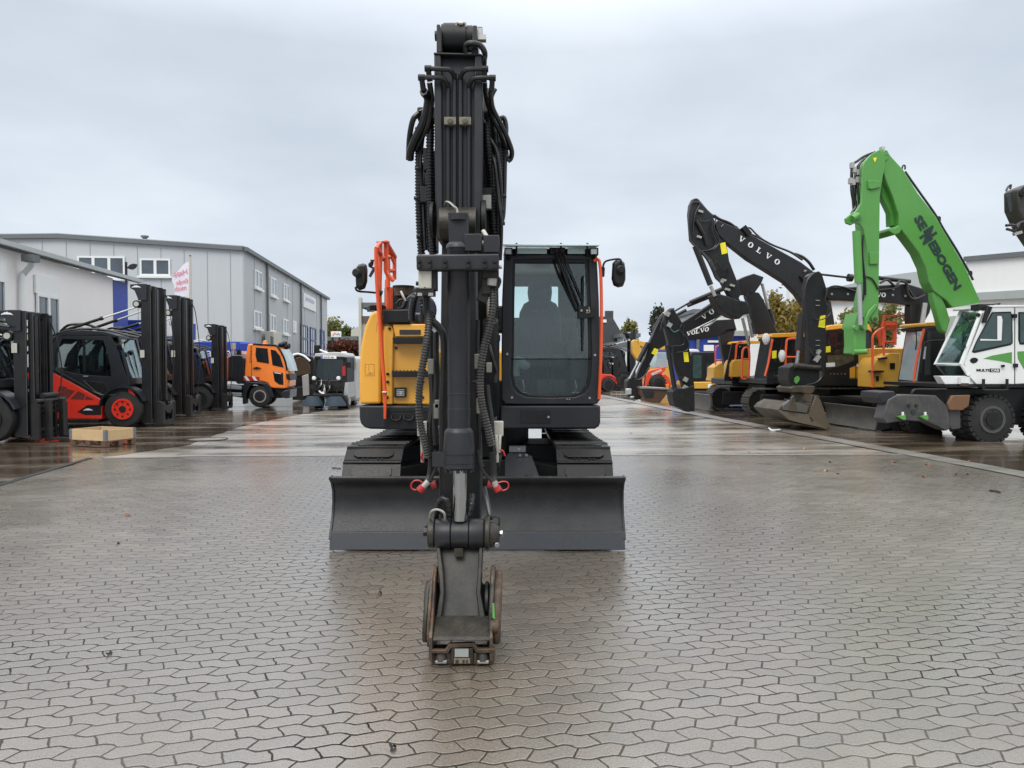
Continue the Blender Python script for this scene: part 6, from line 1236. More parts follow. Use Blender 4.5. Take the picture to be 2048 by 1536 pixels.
# ---- dark machine behind the truck front
DP=Plane(600,803); dm=thing('black_loader',fgr(600,803),'dark municipal vehicle with curved glass cab half hidden between truck and sweeper','vehicle')
SL('cab_body',[(585,800),(585,740),(588,712),(596,708),(606,712),(620,712),(628,716),(630,760),(628,797)],.2,1.8,BLACK,dm,DP)
SL('windscreen',[(590,738),(590,716),(600,714),(612,719),(620,730),(622,748),(592,752)],.15,.2,GLD if 0 else paint('olive_glazing',(.035,.04,.03),.08,0,0,coat=.4),dm,DP)
mb=MB(); mb.tube([DP(586,710,.12),DP(596,708,.12),(DP(608,712,.12)),DP(620,722,.12)],.045,8); mb.build('roof_bow',WHT,dm)
SL('tool_frame',[(604,752),(616,748),(618,790),(606,792)],-.1,.1,SILV,dm,DP,bev=.01); pwheel(dm,DP,618,785,17,.3,GREY2,.1); SL('bumper',[(585,775),(612,772),(612,800),(590,800)],0,1.5,GREY2,dm,DP)
SL('roof_box',[(628,690),(642,690),(642,712),(628,712)],.4,.8,BLACK,dm,DP)
# ================================================================ sweeper (faces the camera)
SY=27.3; sp0=fgr(650,818); sw=thing('street_sweeper',sp0,'white compact street sweeper with two blue round brushes facing the camera','street sweeper')
def sq(a,b,dy=0): return at(a,b,SY+dy)
def SF(name,pts,y0,y1,m,pr=sw,bev=.02): mb=MB(); mb.prism([sq(a,b,y0) for a,b in pts],(0,y1-y0,0)); return mb.build(name,m,pr,bev=bev)
LGP=paint('pale_grey_body',(.42,.43,.43),.4,0,.25)
sb=SF('hopper_body',[(626,713),(700,712),(712,716),(714,735),(711,765),(713,800),(680,806),(640,806)],1.3,3.4,LGP,bev=.06)
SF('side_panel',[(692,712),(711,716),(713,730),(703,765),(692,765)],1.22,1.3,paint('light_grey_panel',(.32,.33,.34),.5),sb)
o_=[(626,780),(628,715),(633,708),(690,708),(694,716),(694,766),(694,780),(690,784),(640,784)]; i_=[(631,752),(633,722),(636,718),(684,718),(686,722),(686,752),(685,756),(684,760),(634,760)]
mb=MB(); mb.ring([sq(a,b,0) for a,b in o_],[sq(a,b,0) for a,b in i_],(0,1.25,0)); sc_=mb.build('cab',GREY2,sw,bev=.02)
SF('windscreen',[(630,762),(632,716),(686,716),(688,762)],.05,.07,GLA,sc_,bev=0); SF('cab_interior',[(630,762),(632,716),(686,716),(688,762)],1.1,1.2,paint('grey_trim',(.13,.14,.155),.7),sc_,bev=0)
SF('seat',[(655,762),(656,744),(660,740),(672,740),(677,745),(678,762)],.8,1.0,SEAT,sc_); mb=MB(); mb.tube([sq(664,758,.4),sq(672,750,.4),sq(680,747,.4),sq(682,756,.4)],.03,8); mb.build('steering_wheel',BLACK,sc_)
SF('roof',[(628,713),(630,707),(668,704),(690,706),(694,711),(694,715),(630,715)],-.05,1.35,LGP,sw,bev=.03); SF('beacon_light',[(681,706),(683,703),(690,703),(692,708)],.2,.5,WHT,sw)
np=SF('number_plate',[(641.5,711),(672.5,711.5),(672.5,717.5),(641.5,717)],-.10,-.07,WHT,sw,bev=0); SF('plate_band',[(641.5,711),(645.5,711),(645.5,717),(641.5,717)],-.105,-.10,BLT,np,bev=0)
text('lettering','HWI ET 904',.085,sq(647,716.5,-.106),(1,0,0),UP,DARKM,np,sx=.82); SF('lamp_bar',[(630,712),(690,713),(690,719),(630,718)],-.06,.0,BLACK,sw)
mb=MB()
for a in(628,677): mb.lathe(sq(a,756.5,-.1),sq(a,756.5,-.02),[(0,.05),(.3,.075),(1,.05)],n=14)
mb.split('headlight',LENS,sw)
SF('front_frame',[(626,762),(690,762),(688,792),(630,792)],.1,1.2,BLACK,sw); mb=MB(); rnd=random.Random(4)
for i in range(16): 
    a=rnd.uniform(630,686); b=rnd.uniform(758,775); mb.tube([sq(a,b,0),sq(a+rnd.uniform(-5,5),b+10,-.2),sq(a+rnd.uniform(-8,8),b+rnd.uniform(15,24),-.1)],.022,6,mi=i%4==0)
mb.build('brush_arms',[BLACK,ZINC],sw); SF('front_crossbar',[(625,788),(685,787),(686,793),(625,794)],-.25,-.1,GREY2,sw)
mb=MB(); mb.tube([sq(638,782,-.2),sq(643,786,-.2),sq(648,789,-.2),sq(646,783,-.2)],.035,6); mb.build('bright_hose',WHT,sw)
for a in(626,671):
    p=sq(a,803,-.35); mb=MB(); mb.lathe(V((p.x,p.y,.13)),V((p.x,p.y,.46)),[(0,.36),(.04,.38),(.35,.34),(1,.20)],n=30); t_=mb.build('round_brush',BRUSH,sw)
    t_.rotation_euler=(0,0,0)
mb=MB()
for a,w in((638,.3),(685,.3)): p=sq(a,800,.25); mb.cyl((p.x-.13,p.y,.31),(p.x+.13,p.y,.31),.31,n=24)
mb.split('front_tyre',RUB,sw)
for a,yy in((692,.25),(705,2.3)):
    p=sq(a,800,yy); mb=MB(); mb.cyl((p.x-.1,p.y,.32),(p.x+.12,p.y,.32),.32,n=24); w_=mb.build('wheel',RUB,sw); mb=MB(); mb.cyl((p.x+.10,p.y,.32),(p.x+.135,p.y,.32),.19,n=20); mb.build('rim',ZINC,w_)
SF('side_mirror',[(694,724),(702,724),(702,736),(694,735)],-.05,.05,BLACK,sw,bev=.01); SF('tail_light',[(684,733),(691,732),(691,752),(685,752)],-.03,-.0,REDC,sw,bev=.005)
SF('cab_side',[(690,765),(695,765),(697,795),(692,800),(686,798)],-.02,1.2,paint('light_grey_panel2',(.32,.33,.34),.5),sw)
mb=MB(); p=sq(700,794,2.2); mb.prism([p+V((.1,.55*math.cos(t),.45*math.sin(t)-.12)) for t in [R(x) for x in range(0,181,20)]]+[p+V((.1,.45*math.cos(t),.36*math.sin(t)-.12)) for t in [R(x) for x in range(180,-1,-20)]],(.12,0,0)); mb.build('fender',GREY,sw)
mb=MB(); mb.tube([sq(640,700,1.3),sq(655,706,1.2),sq(668,710,1.2)],.035,6,k=1); mb.build('roof_pipe',WHT,sw)
# ================================================================ machines on the right (each in its own vertical plane across the yard)
def parts(pr,pl,rows):
    out={}
    for r in rows:
        nm,pts,o0,o1,m=r[:5]; bev=r[5] if len(r)>5 else .015; par=out[r[6]] if len(r)>6 else pr
        mb=MB(); mb.slab(pl,pts,o0,o1); out[nm]=mb.build(nm,m,par,bev=bev)
    return out
def rod(pr,pl,rows):
    for nm,a,b,off,r,m in rows:
        mb=MB(); mb.cyl(pl(*a,off),pl(*b,off),r,n=14); mb.build(nm,m,pr,bev=0)
def wires(pr,pl,nm,rows,m=HOSE):
    for P,off,r in rows:
        mb=MB(); mb.tube([pl(a,b,off) for a,b in P],r,6,k=4); mb.build(nm,m,pr)
def fit(s,A,B,up,h,m,parent,bold=.0,ext=.003):
    A=V(A);B=V(B); cu=bpy.data.curves.new('t','FONT'); cu.body=s; cu.size=1; cu.offset=bold; cu.extrude=ext; cu.resolution_u=2
    o=bpy.data.objects.new('t',cu); COL.objects.link(o); bpy.context.view_layer.update(); me=bpy.data.meshes.new_from_object(o); bpy.data.objects.remove(o)
    xs=[v.co.x for v in me.vertices]; ys=[v.co.y for v in me.vertices]; x0,x1=min(xs),max(xs); y0,y1=min(ys),max(ys)
    u=(B-A); L=u.length; u.normalize(); up=V(up); up=(up-u*up.dot(u)).normalized(); n=u.cross(up); off=ORG.get(parent.name,V((0,0,0)))
    for v in me.vertices:
        c=v.co.copy(); v.co=A-off+u*((c.x-x0)/(x1-x0)*L)+up*((c.y-y0)/(y1-y0)*h)+n*c.z
    me.materials.append(m); me.name='lettering'; o=bpy.data.objects.new('lettering',me); COL.objects.link(o); o.parent=parent; ORG[o.name]=off; return o
def wtrack(pr,pl,px,off,py=None,Ln=3.6,ht=.85,w=.55,pitch=.19,m=None):
    """crawler track: front end at pixel px in plane, running back (u) """
    o=pl(px,725+.01,off); o=V((o.x,o.y,0)); u=pl.u; n=pl.n; r=ht/2-.03; zc=ht/2
    mt=MB(); yf,yb=r,Ln-r; per=2*(yb-yf)+2*math.pi*r; N=int(per/pitch); st=per/N
    Mx=Matrix(((n.x,u.x,0),(n.y,u.y,0),(0,0,1)))   # local (x across, y along)
    for i in range(N):
        t=i*st
        if t<yb-yf: y=yf+t; z=zc+r; a=0
        elif t<yb-yf+math.pi*r: q_=(t-(yb-yf))/r; y=yb+r*math.sin(q_); z=zc+r*math.cos(q_); a=-q_
        elif t<2*(yb-yf)+math.pi*r: y=yb-(t-(yb-yf)-math.pi*r); z=zc-r; a=math.pi
        else: q_=(t-2*(yb-yf)-math.pi*r)/r; y=yf-r*math.sin(q_); z=zc-r*math.cos(q_); a=math.pi-q_
        M=Matrix.Rotation(a,3,'X')
        sh=[(-.09,-.012),(-.09,.012),(-.070,.014),(-.062,.045),(-.050,.045),(-.042,.014),(-.008,.014),(0,.036),(.008,.014),(.045,.014),(.053,.036),(.062,.014),(.084,.012),(.084,-.012)]
        P=[o+Mx@(V((0,y,z))+M@V((0,yy,zz))) for yy,zz in sh]; mt.prism(P,n*w)
    tk=mt.build('track',m or TRACKD,pr,ang=30)
    f=MB(); f.cyl(o+u*yf+n*.05+UP*zc,o+u*yf+n*(w-.05)+UP*zc,r-.05,n=24); f.cyl(o+u*yb+n*.05+UP*zc,o+u*yb+n*(w-.05)+UP*zc,r-.05,n=24); f.split('idler',BLACK,tk)
    f=MB(); f.prism([o+u*(yf-.05)+n*.02+UP*(zc-.22),o+u*(yb)+n*.02+UP*(zc-.22),o+u*yb+n*.02+UP*(zc+.22),o+u*(yf)+n*.02+UP*(zc+.24)],n*(w-.04)); f.build('track_frame',GREY2,tk,bev=.02); return tk
TRACKD=paint('muddy_track_steel',(.055,.050,.042),.45,.2,.6,(.12,.10,.07),sc=5,bump=.004)
MUDDY=paint('muddy_bucket_steel',(.065,.052,.037),.5,.2,.6,(.12,.09,.055),sc=4,var=.3,bump=.003)
BROWNP=paint('brown_stained_plate',(.15,.075,.035),.6,.1,.5,(.10,.06,.03),sc=4)
CHAR=paint('charcoal_paint',(.0125,.0125,.0145),.38,0,.25,(.035,.032,.028),coat=.05,spec=.4)
BLADEM=paint('dusty_blade_steel',(.085,.082,.074),.42,.2,.6,(.16,.13,.10),sc=3,var=.2)
DGLZ=paint('dark_side_glass',(.010,.014,.015),.05,0,0,coat=.7)
SGLZ=paint('painted_bright_glass',(.30,.37,.40),.06,0,0,coat=.7)  # pale base colour stands for sky mirrored in and seen through the glass
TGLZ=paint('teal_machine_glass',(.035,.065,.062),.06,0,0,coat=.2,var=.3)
BK=GREY2
GEX='excavators lined up along the right side of the yard'
# ---------------------------------------------------------------- green material handler
SP=Plane(1985,883); sn=thing('material_handler',fgr(1985,883),'white and green material handler with a bright green boom and dipper at the right edge','material handler')
o=parts(sn,SP,[
 ('boom',[(1760,300),(1775,301.5),(1783,313),(1807,339),(1836,386),(1871,431),(1885,456),(1932,536),(1951.5,581),(1963,605.5),(1905,615.5),(1892,600),(1867,581),(1857.6,562),(1851.7,534.5),(1838,505),(1818,478),(1797,452),(1797,427),(1785,392),(1771,358),(1764,335)],1.05,1.40,GREEN,.02),
 ('dipper',[(1760,298.6),(1742,309),(1728,325),(1725,339),(1723,405),(1713,421),(1698,431),(1691,437),(1693,446),(1703,450),(1710,446),(1720,448),(1727,458),(1731,480),(1734,500),(1732,560),(1724,600),(1720,612),(1722,630),(1732,640),(1739,645),(1751,645),(1757,635),(1757.7,581),(1760,392),(1766,352),(1771,330),(1770,310)],.95,1.02,GREEN,.01),
])
bm_=o['boom']; dp=o['dipper']
mb=MB(); mb.slab(SP,[(1758,302),(1742,312),(1729,326),(1726,340),(1724,405),(1728,458),(1733,500),(1733,560),(1724,605),(1724,630),(1739,642),(1755,632),(1757,581),(1758,392),(1760,352)],1.03,1.38); mb.build('dipper_box',GREEN,dp,bev=.01)
parts(sn,SP,[('boom_gusset',[(1790,455),(1797,450),(1804,458),(1800,466),(1790,470),(1778,462),(1780,455)],1.0,1.6,GREEN,.02),
 ('boom_cylinder',[(1866,583),(1880,585),(1892,610),(1901,640),(1893,668),(1884,660),(1876,630),(1867,600)],1.1,1.3,GREEN,.03),
 ('cylinder_guard',[(1764,358),(1770,362),(1797,440),(1796,450),(1781,452),(1780,425),(1764,392)],1.2,1.38,paint('shaded_green_underside',(.05,.22,.03),.4),.01),  # slab along the boom's underside, its shade put into a darker green
 ('link_plate',[(1715,625),(1722,632),(1722,650),(1733,652),(1732,656),(1708,658),(1708,650)],1.0,1.5,GREEN,.01),
 ('hook_arm',[(1708,652),(1733,655),(1733,696),(1730,707),(1720,708),(1707,708),(1709,690)],1.0,1.45,GREEN,.03),
 ('link_bar',[(1751,607),(1757,611),(1750,622),(1740,634),(1735,652),(1728,652),(1731,636),(1738,620)],.9,1.0,GREEN,.02)])
mb=MB(); mb.cyl(SP(1706,704,.95),SP(1732,703,.95)+V((0,0,.0)),.06,n=16); mb.build('hook_foot',GREEN,sn)
rod(sn,SP,[('dipper_cylinder',(1713,462),(1717.5,566),.85,.088,GREEN),('cylinder_rod',(1718,566),(1721,650),.85,.048,SILV),('pivot_pin',(1706,437),(1717,430),.85,.07,GREEN)])
mb=MB(); 
for a,b,r in((1717,430,.09),(1751,638,.075),(1713,655,.05),(1731,655,.05)): p=SP(a,b,.88); mb.cyl(p,p+SP.n*.1,r,n=20)
mb.split('pin_cap',[GREEN],sn); mb=MB(); p=SP(1751,638.5,.87); mb.cyl(p,p+SP.n*.1,.05,n=18); mb.build('rusty_pin',RUST,sn)
mb=MB(); mb.slab(SP,[(1737,360),(1761,362),(1761,374),(1745,378),(1737,377)],.90,.96); mb.slab(SP,[(1740,504),(1757,504),(1757,528),(1740,528)],.90,.96); p=SP(1770,306,1.04); mb.cyl(p,p-SP.n*.03,.06,n=14); mb.slab(SP,[(1766,300),(1777,304),(1776,318),(1769,322),(1765,315)],1.02,1.06); mb.split('cover_plate',GREEN,dp,bev=.008)
mb=MB(); mb.slab(SP,[(1746,316),(1754,315),(1750,325)],.935,.95); mb.build('warning_sticker',LETY,dp)
mb=MB(); mb.slab(SP,[(1763,293),(1771,293),(1770,299),(1764,299)],1.2,1.3); mb.build('boom_lamp',CREAM,sn)
wires(sn,SP,'hydraulic_hose',[([(1745,306),(1728,313),(1715,322),(1705,330),(1703,350),(1703,380),(1706,400),(1708,425)],1.2,.03),([(1750,304),(1733,316),(1722,325),(1712,340),(1711,360),(1712,395),(1716,415)],1.3,.03),([(1729,317),(1718,330),(1716,350),(1715,365),(1718,400),(1720,415)],1.1,.025),([(1707,328),(1704,345),(1705,365),(1706,385),(1712,410),(1704,425),(1700,440)],1.15,.028),([(1720,460),(1722,500),(1726,540),(1728,570),(1726,600)],.93,.022),([(1726,470),(1725,510),(1730,560),(1731,590)],.92,.02),([(1810,343),(1838,383),(1870,428),(1887,458),(1912,498),(1936,540),(1946,560)],1.2,.025),([(1728,552),(1742,556),(1750,566),(1757,580)],.92,.018)])
mb=MB()
for a,b in((1701,362),(1706,365),(1713,360),(1719,362),(1724,367),(1704,331),(1708,340),(1715,345)): mb.box(SP(a,b,1.12),(.07,.1,.12))
mb.split('hose_fitting',ZINC,sn)
mb=MB()
for a,b in((1807,334),(1877,437),(1940,546)): mb.tube([SP(a-3,b+4,1.2),SP(a-1,b-3,1.2),SP(a+3,b-2,1.2),SP(a+3,b+5,1.2)],.018,6)
mb.split('lifting_eye',GREY,bm_)
A=SP(1827,437.6,1.04); B=SP(1909,582,1.04); UPV=(SP(1843,429,1.04)-A)
def bl(t,s=0): return A.lerp(B,t)+UPV.normalized()*s
hh=UPV.length*.98
fit('SE',bl(0),bl(.17),UPV,hh,DKTXT,bm_,.045); fit('N',bl(.185,hh*.28),bl(.30,hh*.28),UPV,hh*1.25,DKTXT,bm_,.05); fit('N',bl(.225,-hh*.45),bl(.335,-hh*.45),UPV,hh*1.25,DKTXT,bm_,.05); fit('EBOGEN',bl(.35),bl(1.0),UPV,hh,DKTXT,bm_,.045)
# cab
c0=[(1927,724),(1945,690),(1970,627),(1977,613),(2140,612),(2160,760),(2027,769),(1956,769),(1932,738)]
mb=MB(); mb.slab(SP,c0,0,.06); mb.slab(SP,[(1977,611),(2140,609),(2140,614),(1977,615)],-.02,1.1); mb.slab(SP,[(2030,620),(2190,615),(2190,770),(2030,768)],.07,2.3); cb_=mb.build('cab_panel',WHITE,sn,bev=.015)
parts(cb_,SP,[('side_window',[(1944,704),(1952,684),(1984,624),(2022,623),(2025,630),(2026,686),(2022,690),(1950,706)],-.012,.0,BLACK,.006)])
parts(cb_,SP,[('side_pane',[(1947,702),(1954,685),(1986,627),(2021,626),(2023,632),(2023,686)],-.018,-.012,TGLZ,0),('rear_side_window',[(2037,624),(2100,624),(2100,690),(2040,689),(2037,680)],-.012,0,BLACK,.005),('rear_pane',[(2040,627),(2100,627),(2100,686),(2041,685)],-.018,-.012,TGLZ,0),
 ('window_frame',[(1961,678),(1995,679),(1995,632),(2003,632),(2005,640),(2003,681),(1961,681)],-.022,-.018,PGREY,0)])
mb=MB(); mb.prism([SP(1966,640,-.014),SP(1995,650,-.014),SP(1997,650,-.014),SP(1968,640,-.014)],SP.n*.002); 
parts(cb_,SP,[('green_stripe',[(1967,717),(1985,711),(2024,704),(2024,727),(2000,722)],-.006,.0,GREEN,0),('green_stripe',[(2035,703),(2100,700),(2100,760),(2048,738),(2036,718)],-.006,0,GREEN,0),('door_gap',[(2029,614),(2030.5,614),(2030.5,768),(2029,768)],-.006,0,BLACK,0),('oval_emblem',[(1940,720),(1944,716),(1950,715),(1955,717),(1957,720),(1953,725),(1947,727),(1942,725)],-.01,0,BLACK,.003),('pillar_cover',[(1966,645),(1976,611),(1986,614),(1972,646)],-.06,.0,BLACK,.01),('frame_edge',[(1921,728),(1961,624),(1966,624),(1927,729),(1946,752),(1958,768),(1953,768),(1936,750)],-.03,.03,WHITE,.008)])
fit('MULTI',SP(1953,743,-.007),SP(1978,743.3,-.007),UP,.055,GREY,cb_,.03); 
mb=MB(); mb.slab(SP,[(1979.5,737),(2000,737.3),(2000,744.5),(1979.5,744.2)],-.006,.0); pl_=mb.build('name_plate',GREY,cb_); fit('CAB',SP(1982,743,-.008),SP(1998,743.2,-.008),UP,.050,WHITE,pl_,.02)
mb=MB(); mb.box(SP(2006,732,-.03),(.05,.05,.05)); mb.box(SP(2031,731,-.03),(.08,.05,.08)); mb.box(SP(2029,632,-.03),(.08,.06,.08)); mb.cyl(SP(1929,693,-.03),SP(1929,693,0),.03,n=10); mb.cyl(SP(1957,630,-.04),SP(1957,630,0),.04,n=10); mb.cyl(SP(1937,748,-.04),SP(1937,748,0),.035,n=10,mi=1); mb.split('door_fitting',[BLACK,WHITE],cb_)
WS=[SP(1921,730,0),SP(1961,622,0),SP(1925,620,1.0),SP(1870,729,1.0)]
ins=lambda P,k:[sum(P,V((0,0,0)))/len(P)*(1-k)+p*k for p in P]
mb=MB(); mb.ring(WS,ins(WS,.90),(.03,.0,.01)); LW=[SP(1921,731,0),SP(1938,751,0),SP(1890,752,1.0),SP(1871,731,1.0)]; mb.ring(LW,ins(LW,.9),(.03,0,.01)); wf=mb.build('windscreen_frame',WHITE,sn,bev=.008)
mb=MB(); mb.prism(ins(WS,.94),(.01,0,0)); mb.prism(ins(LW,.94),(.01,0,0)); mb.build('windscreen',glass('handler_glass',(.45,.60,.56),.09),wf,smooth=False)
mb=MB(); mb.slab(SP,[(1945,752),(1960,700),(1985,690),(2020,700),(2025,765),(1960,765)],.3,.9); mb.build('cab_interior',SEAT,sn,bev=.02)
mb=MB(); mb.slab(SP,[(1870,729),(1875,725),(1925,622),(1922,620)],1.0,1.05); mb.slab(SP,[(1977,613),(2040,613),(2040,760),(1960,765)],1.05,1.1); mb.build('cab_far_side',WHITE,sn)
mb=MB(); mb.slab(SP,[(1880,752),(1938,752),(1956,769),(1956,776),(1892,772)],.02,.25); mb.build('cab_step',WHITE,sn,bev=.01)
mb=MB(); mb.box(SP(1928,761,-.05),(.18,.1,.14),mi=1); mb.box(SP(1927,769,-.05),(.16,.1,.06),mi=2); mb.slab(SP,[(1892,768),(2160,768),(2160,775),(1892,775)],-.03,2.2); mb.build('deck',[BLACK,LENS,RUST],sn)
wires(sn,SP,'step_bracket',[([(1967,758),(1967,778),(1970,780),(2012,780),(2014,776),(2014,758)],-.1,.03)],GREY2)
o=parts(sn,SP,[
 ('outrigger',[(1776,800),(1792,791),(1805,789),(1872,791),(1896,813),(1901,855),(1894,862),(1856,844),(1812,841),(1774,847),(1766,838),(1770,822)],-.25,.1,paint('outrigger_grey',(.05,.05,.05),.5,.1,.6,(.11,.10,.085),sc=4,var=.25),.02),
 ('outrigger_head',[(1759,784),(1788,782),(1794,789),(1790,800),(1765,808),(1758,796)],-.2,.5,GREY,.02),
 ('brown_plate',[(1905,791),(1941,790),(1938,812),(1925,821),(1899,820),(1897,808)],-.30,-.22,BROWNP,.015),
 ('outrigger_leg',[(1896,820),(1921,820),(1922,857),(1905,860),(1897,850)],-.2,.25,paint('leg_grey',(.045,.045,.045),.5),.02),
 ('undercarriage',[(1890,776),(2160,776),(2160,850),(1990,850),(1930,845),(1890,815)],.3,2.0,BLACK,.02)])
mb=MB(); p=SP(1828,824,-.27); mb.cyl(p,p+SP.n*.1,.05,n=16); 
for a,b in((1820,811),(1835,811)): p=SP(a,b,-.30); mb.cyl(p,p+SP.n*.1,.03,n=8)
mb.build('bolt_hole',DARKM,o['outrigger'])
mb=MB()
for a in(1805,1850): mb.slab(SP,[(a-6,834),(a+6,829),(a+7,838),(a+5,840),(a-4,837)],-.36,-.26,0); mb.slab(SP,[(a,824),(a+3,824),(a+3,832),(a,832)],-.34,-.30,1)
mb.split('green_lever',[GREEN,WHT],o['outrigger'])
wires(sn,SP,'grab_rail',[([(1823,790),(1826,782),(1835,779),(1870,779),(1892,779)],-.1,.03)],GREY2)
pwheel(sn,SP,1985,839,44,.42,paint('dusty_hub',(.055,.055,.055),.5),0,lugs=26,hub=.30); pwheel(sn,SP,1962,839,42,.42,GREY2,.5,lugs=26); pwheel(sn,SP,1858,836,38,.42,GREY2,1.9,lugs=24); pwheel(sn,SP,2110,839,44,.42,GREY2,0,lugs=26)
mb=MB(); mb.tube([SP(1976,610,.3),SP(2000,607,.3),SP(1996,609,.3)],.012,6); mb.box(SP(1964,615,.2),(.3,.3,.12)); mb.build('roof_antenna',GREY,sn)
# ---------------------------------------------------------------- wheeled excavator with horizontal boom and tilting bucket
P1=Plane(1750,862); e1=thing('excavator',fgr(1750,862),'wheeled excavator with level boom, dozer blade and muddy tilting bucket next to the green handler','excavator',GEX)
o=parts(e1,P1,[
 ('boom',[(1651,580),(1663,573),(1700,574),(1745,572),(1814,567),(1863,582),(1866,600),(1850,604),(1823,611),(1790,607),(1756,604),(1683,601),(1659,600),(1652,592)],1.1,1.36,CHAR,.02),
 ('lower_boom',[(1821,611),(1850,600),(1866,600),(1860,625),(1846,650),(1821,650),(1820,626)],1.1,1.36,CHAR,.02),
 ('arm',[(1616,552),(1622,547),(1638,542),(1644,547),(1653,576),(1657,600),(1653,640),(1650,690),(1648,742),(1618,745),(1618,690),(1616,640),(1613,600),(1611,575)],1.15,1.38,CHAR,.015),
 ('tilt_rotator',[(1577,735),(1590,729),(1602,726),(1612,727),(1622,735),(1638,737),(1640,748),(1636,768),(1632,782),(1583,784),(1581,768),(1576,760)],1.0,1.6,GREY2,.02),
 ('rotator_base',[(1579,775),(1590,771),(1628,771),(1632,776),(1628,786),(1620,790),(1600,786),(1584,786)],.9,1.7,MUDDY,.03),
 ('cab',[(1850,656),(1888,650),(1930,650),(1930,780),(1838,778),(1836,766),(1845,700)],.0,.06,CHAR,.01),
 ('body',[(1838,775),(1930,775),(1930,790),(1838,788)],.0,2.2,CHAR,.02),
 ('cab_roof',[(1849,648),(1853,645),(1884,643),(1930,643),(1930,650),(1850,653)],.0,1.0,YELD,.015),
 ('roof_frame',[(1850,653.5),(1930,650.5),(1930,660),(1850,660)],.02,.98,CHAR,.01),
 ('axle_frame',[(1740,796),(1930,794),(1930,840),(1760,845)],.4,1.9,BLACK,.02),
 ('step_body',[(1746,775),(1747,733),(1750,724),(1756,716),(1768,712),(1780,706),(1800,706),(1800,775)],1.45,2.2,YELD,.02),
 ('upper_hood',[(1740,697),(1830,697),(1830,760),(1742,757)],1.9,2.5,YELD,.02)])
mb=MB(); mb.slab(P1,[(1750,741),(1768,741),(1768,745),(1748,745)],1.3,1.6); mb.slab(P1,[(1760,716),(1775,714),(1775,718),(1760,719)],1.35,1.5); 
mb.split('tread',BLACK,e1)
mb=MB()
for k in range(5): mb.slab(P1,[(1781+k*2,726),(1782+k*2,726),(1782+k*2,738),(1781+k*2,738)],1.42,1.45)
mb.slab(P1,[(1753,752),(1758,752),(1758,762),(1753,762)],1.42,1.45); mb.split('vent',BLACK,e1)
F1=[P1(1838,768,0),P1(1852,656,0),P1(1812,659,1.0),P1(1795,764,1.0)]
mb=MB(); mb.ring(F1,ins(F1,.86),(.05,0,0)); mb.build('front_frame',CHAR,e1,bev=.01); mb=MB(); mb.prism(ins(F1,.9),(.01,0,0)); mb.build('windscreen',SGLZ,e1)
wires(e1,P1,'guard_rail',[([(1848,658),(1844,675),(1838,700),(1833,725),(1828,760),(1828,767),(1833,767)],-.1,.03),([(1745,775),(1745,700),(1746,672),(1757,660),(1766,656)],1.4,.03),([(1768,714),(1767,690),(1767,640),(1770,633),(1776,632),(1820,630)],1.5,.03),([(1757,663),(1762,690)],1.6,.05),([(1766,650),(1790,650)],1.6,.12),([(1768,655),(1768,685)],1.6,.05),([(1790,652),(1789,690)],1.6,.05),([(1770,684),(1790,684)],1.6,.04),([(1752,668),(1760,662),(1760,692)],1.7,.03)],ORG_)
wires(e1,P1,'black_rail',[([(1841,745),(1843,720),(1848,690),(1855,683),(1872,681),(1890,681)],-.15,.025),([(1831,655),(1833,680),(1831,700)],.3,.012)],BLACK)
mb=MB(); mb.slab(P1,[(1855,662),(1925,660),(1925,748),(1850,750),(1848,740),(1852,700)],-.01,.0); mb.build('door_glass',DGLZ,e1); mb=MB(); mb.slab(P1,[(1849,693),(1853,693),(1850,718),(1846,718)],-.1,-.06); mb.build('reflector_strip',WHT,e1)
rod(e1,P1,[('boom_rod',(1850,606),(1844,648),.95,.06,SILV),('boom_rod',(1878,625),(1874,645),1.7,.06,SILV),('link_cylinder',(1644,549),(1696,555),1.3,.028,CHAR),('link_cylinder',(1696,555),(1704,556),1.3,.10,CHAR),('link_cylinder',(1758,556),(1820,563),1.3,.055,CHAR),('bucket_cylinder',(1604,628),(1597,700),1.0,.09,CHAR),('cylinder_rod',(1597,702),(1594,726),1.0,.045,CHROME),('rotator_shaft',(1588,732),(1640,736),.95,.07,DIRTY)])
fit('VO',P1(1757,594,1.09),P1(1775.5,593.5,1.09),UP,.115,WHT,o['boom'],.03) if 0 else None
lt=MB(); slabserif('VOLVO',lt,P1(1724,594,1.095),P1.u,UP,.115,0,adv=1.12,vec=-P1.n*.004,scale_w=1.0); lt.build('lettering',WHT,o['boom'],smooth=False)
mb=MB(); mb.slab(P1,[(1641,632),(1651,630),(1650,656),(1637,654)],1.13,1.15); mb.build('load_sticker',LETY,o['arm'])
mb=MB()
for a,b in((1664,588),(1696,588),(1811,592),(1786,590),(1787,578)): p=P1(a,b,1.08); mb.cyl(p,p+P1.n*.05,.03,n=10)
for y in(600,610,680,690,700): mb.slab(P1,[(1632,y),(1640,y),(1640,y+1.5),(1632,y+1.5)],1.12,1.15)
mb.split('pipe_clamp',ZINC,e1)
wires(e1,P1,'hydraulic_hose',[([(1622,550),(1630,545),(1615,560),(1608,590),(1606,615),(1604,630)],1.05,.022),([(1655,580),(1650,600),(1656,612),(1662,622),(1655,634),(1640,640),(1630,638)],1.05,.016),([(1652,578),(1668,572),(1690,575),(1710,582),(1722,576)],1.05,.022),([(1760,566),(1775,560),(1790,572),(1800,562),(1812,566),(1818,580),(1830,596),(1845,592)],1.05,.03),([(1814,570),(1816,588),(1828,598),(1850,590)],1.0,.035),([(1612,640),(1610,670),(1618,695),(1632,716),(1635,722)],1.05,.016),([(1640,722),(1645,740),(1643,755),(1630,766),(1612,770)],.95,.02),([(1758,580),(1775,578),(1790,576),(1800,570)],1.05,.02)])
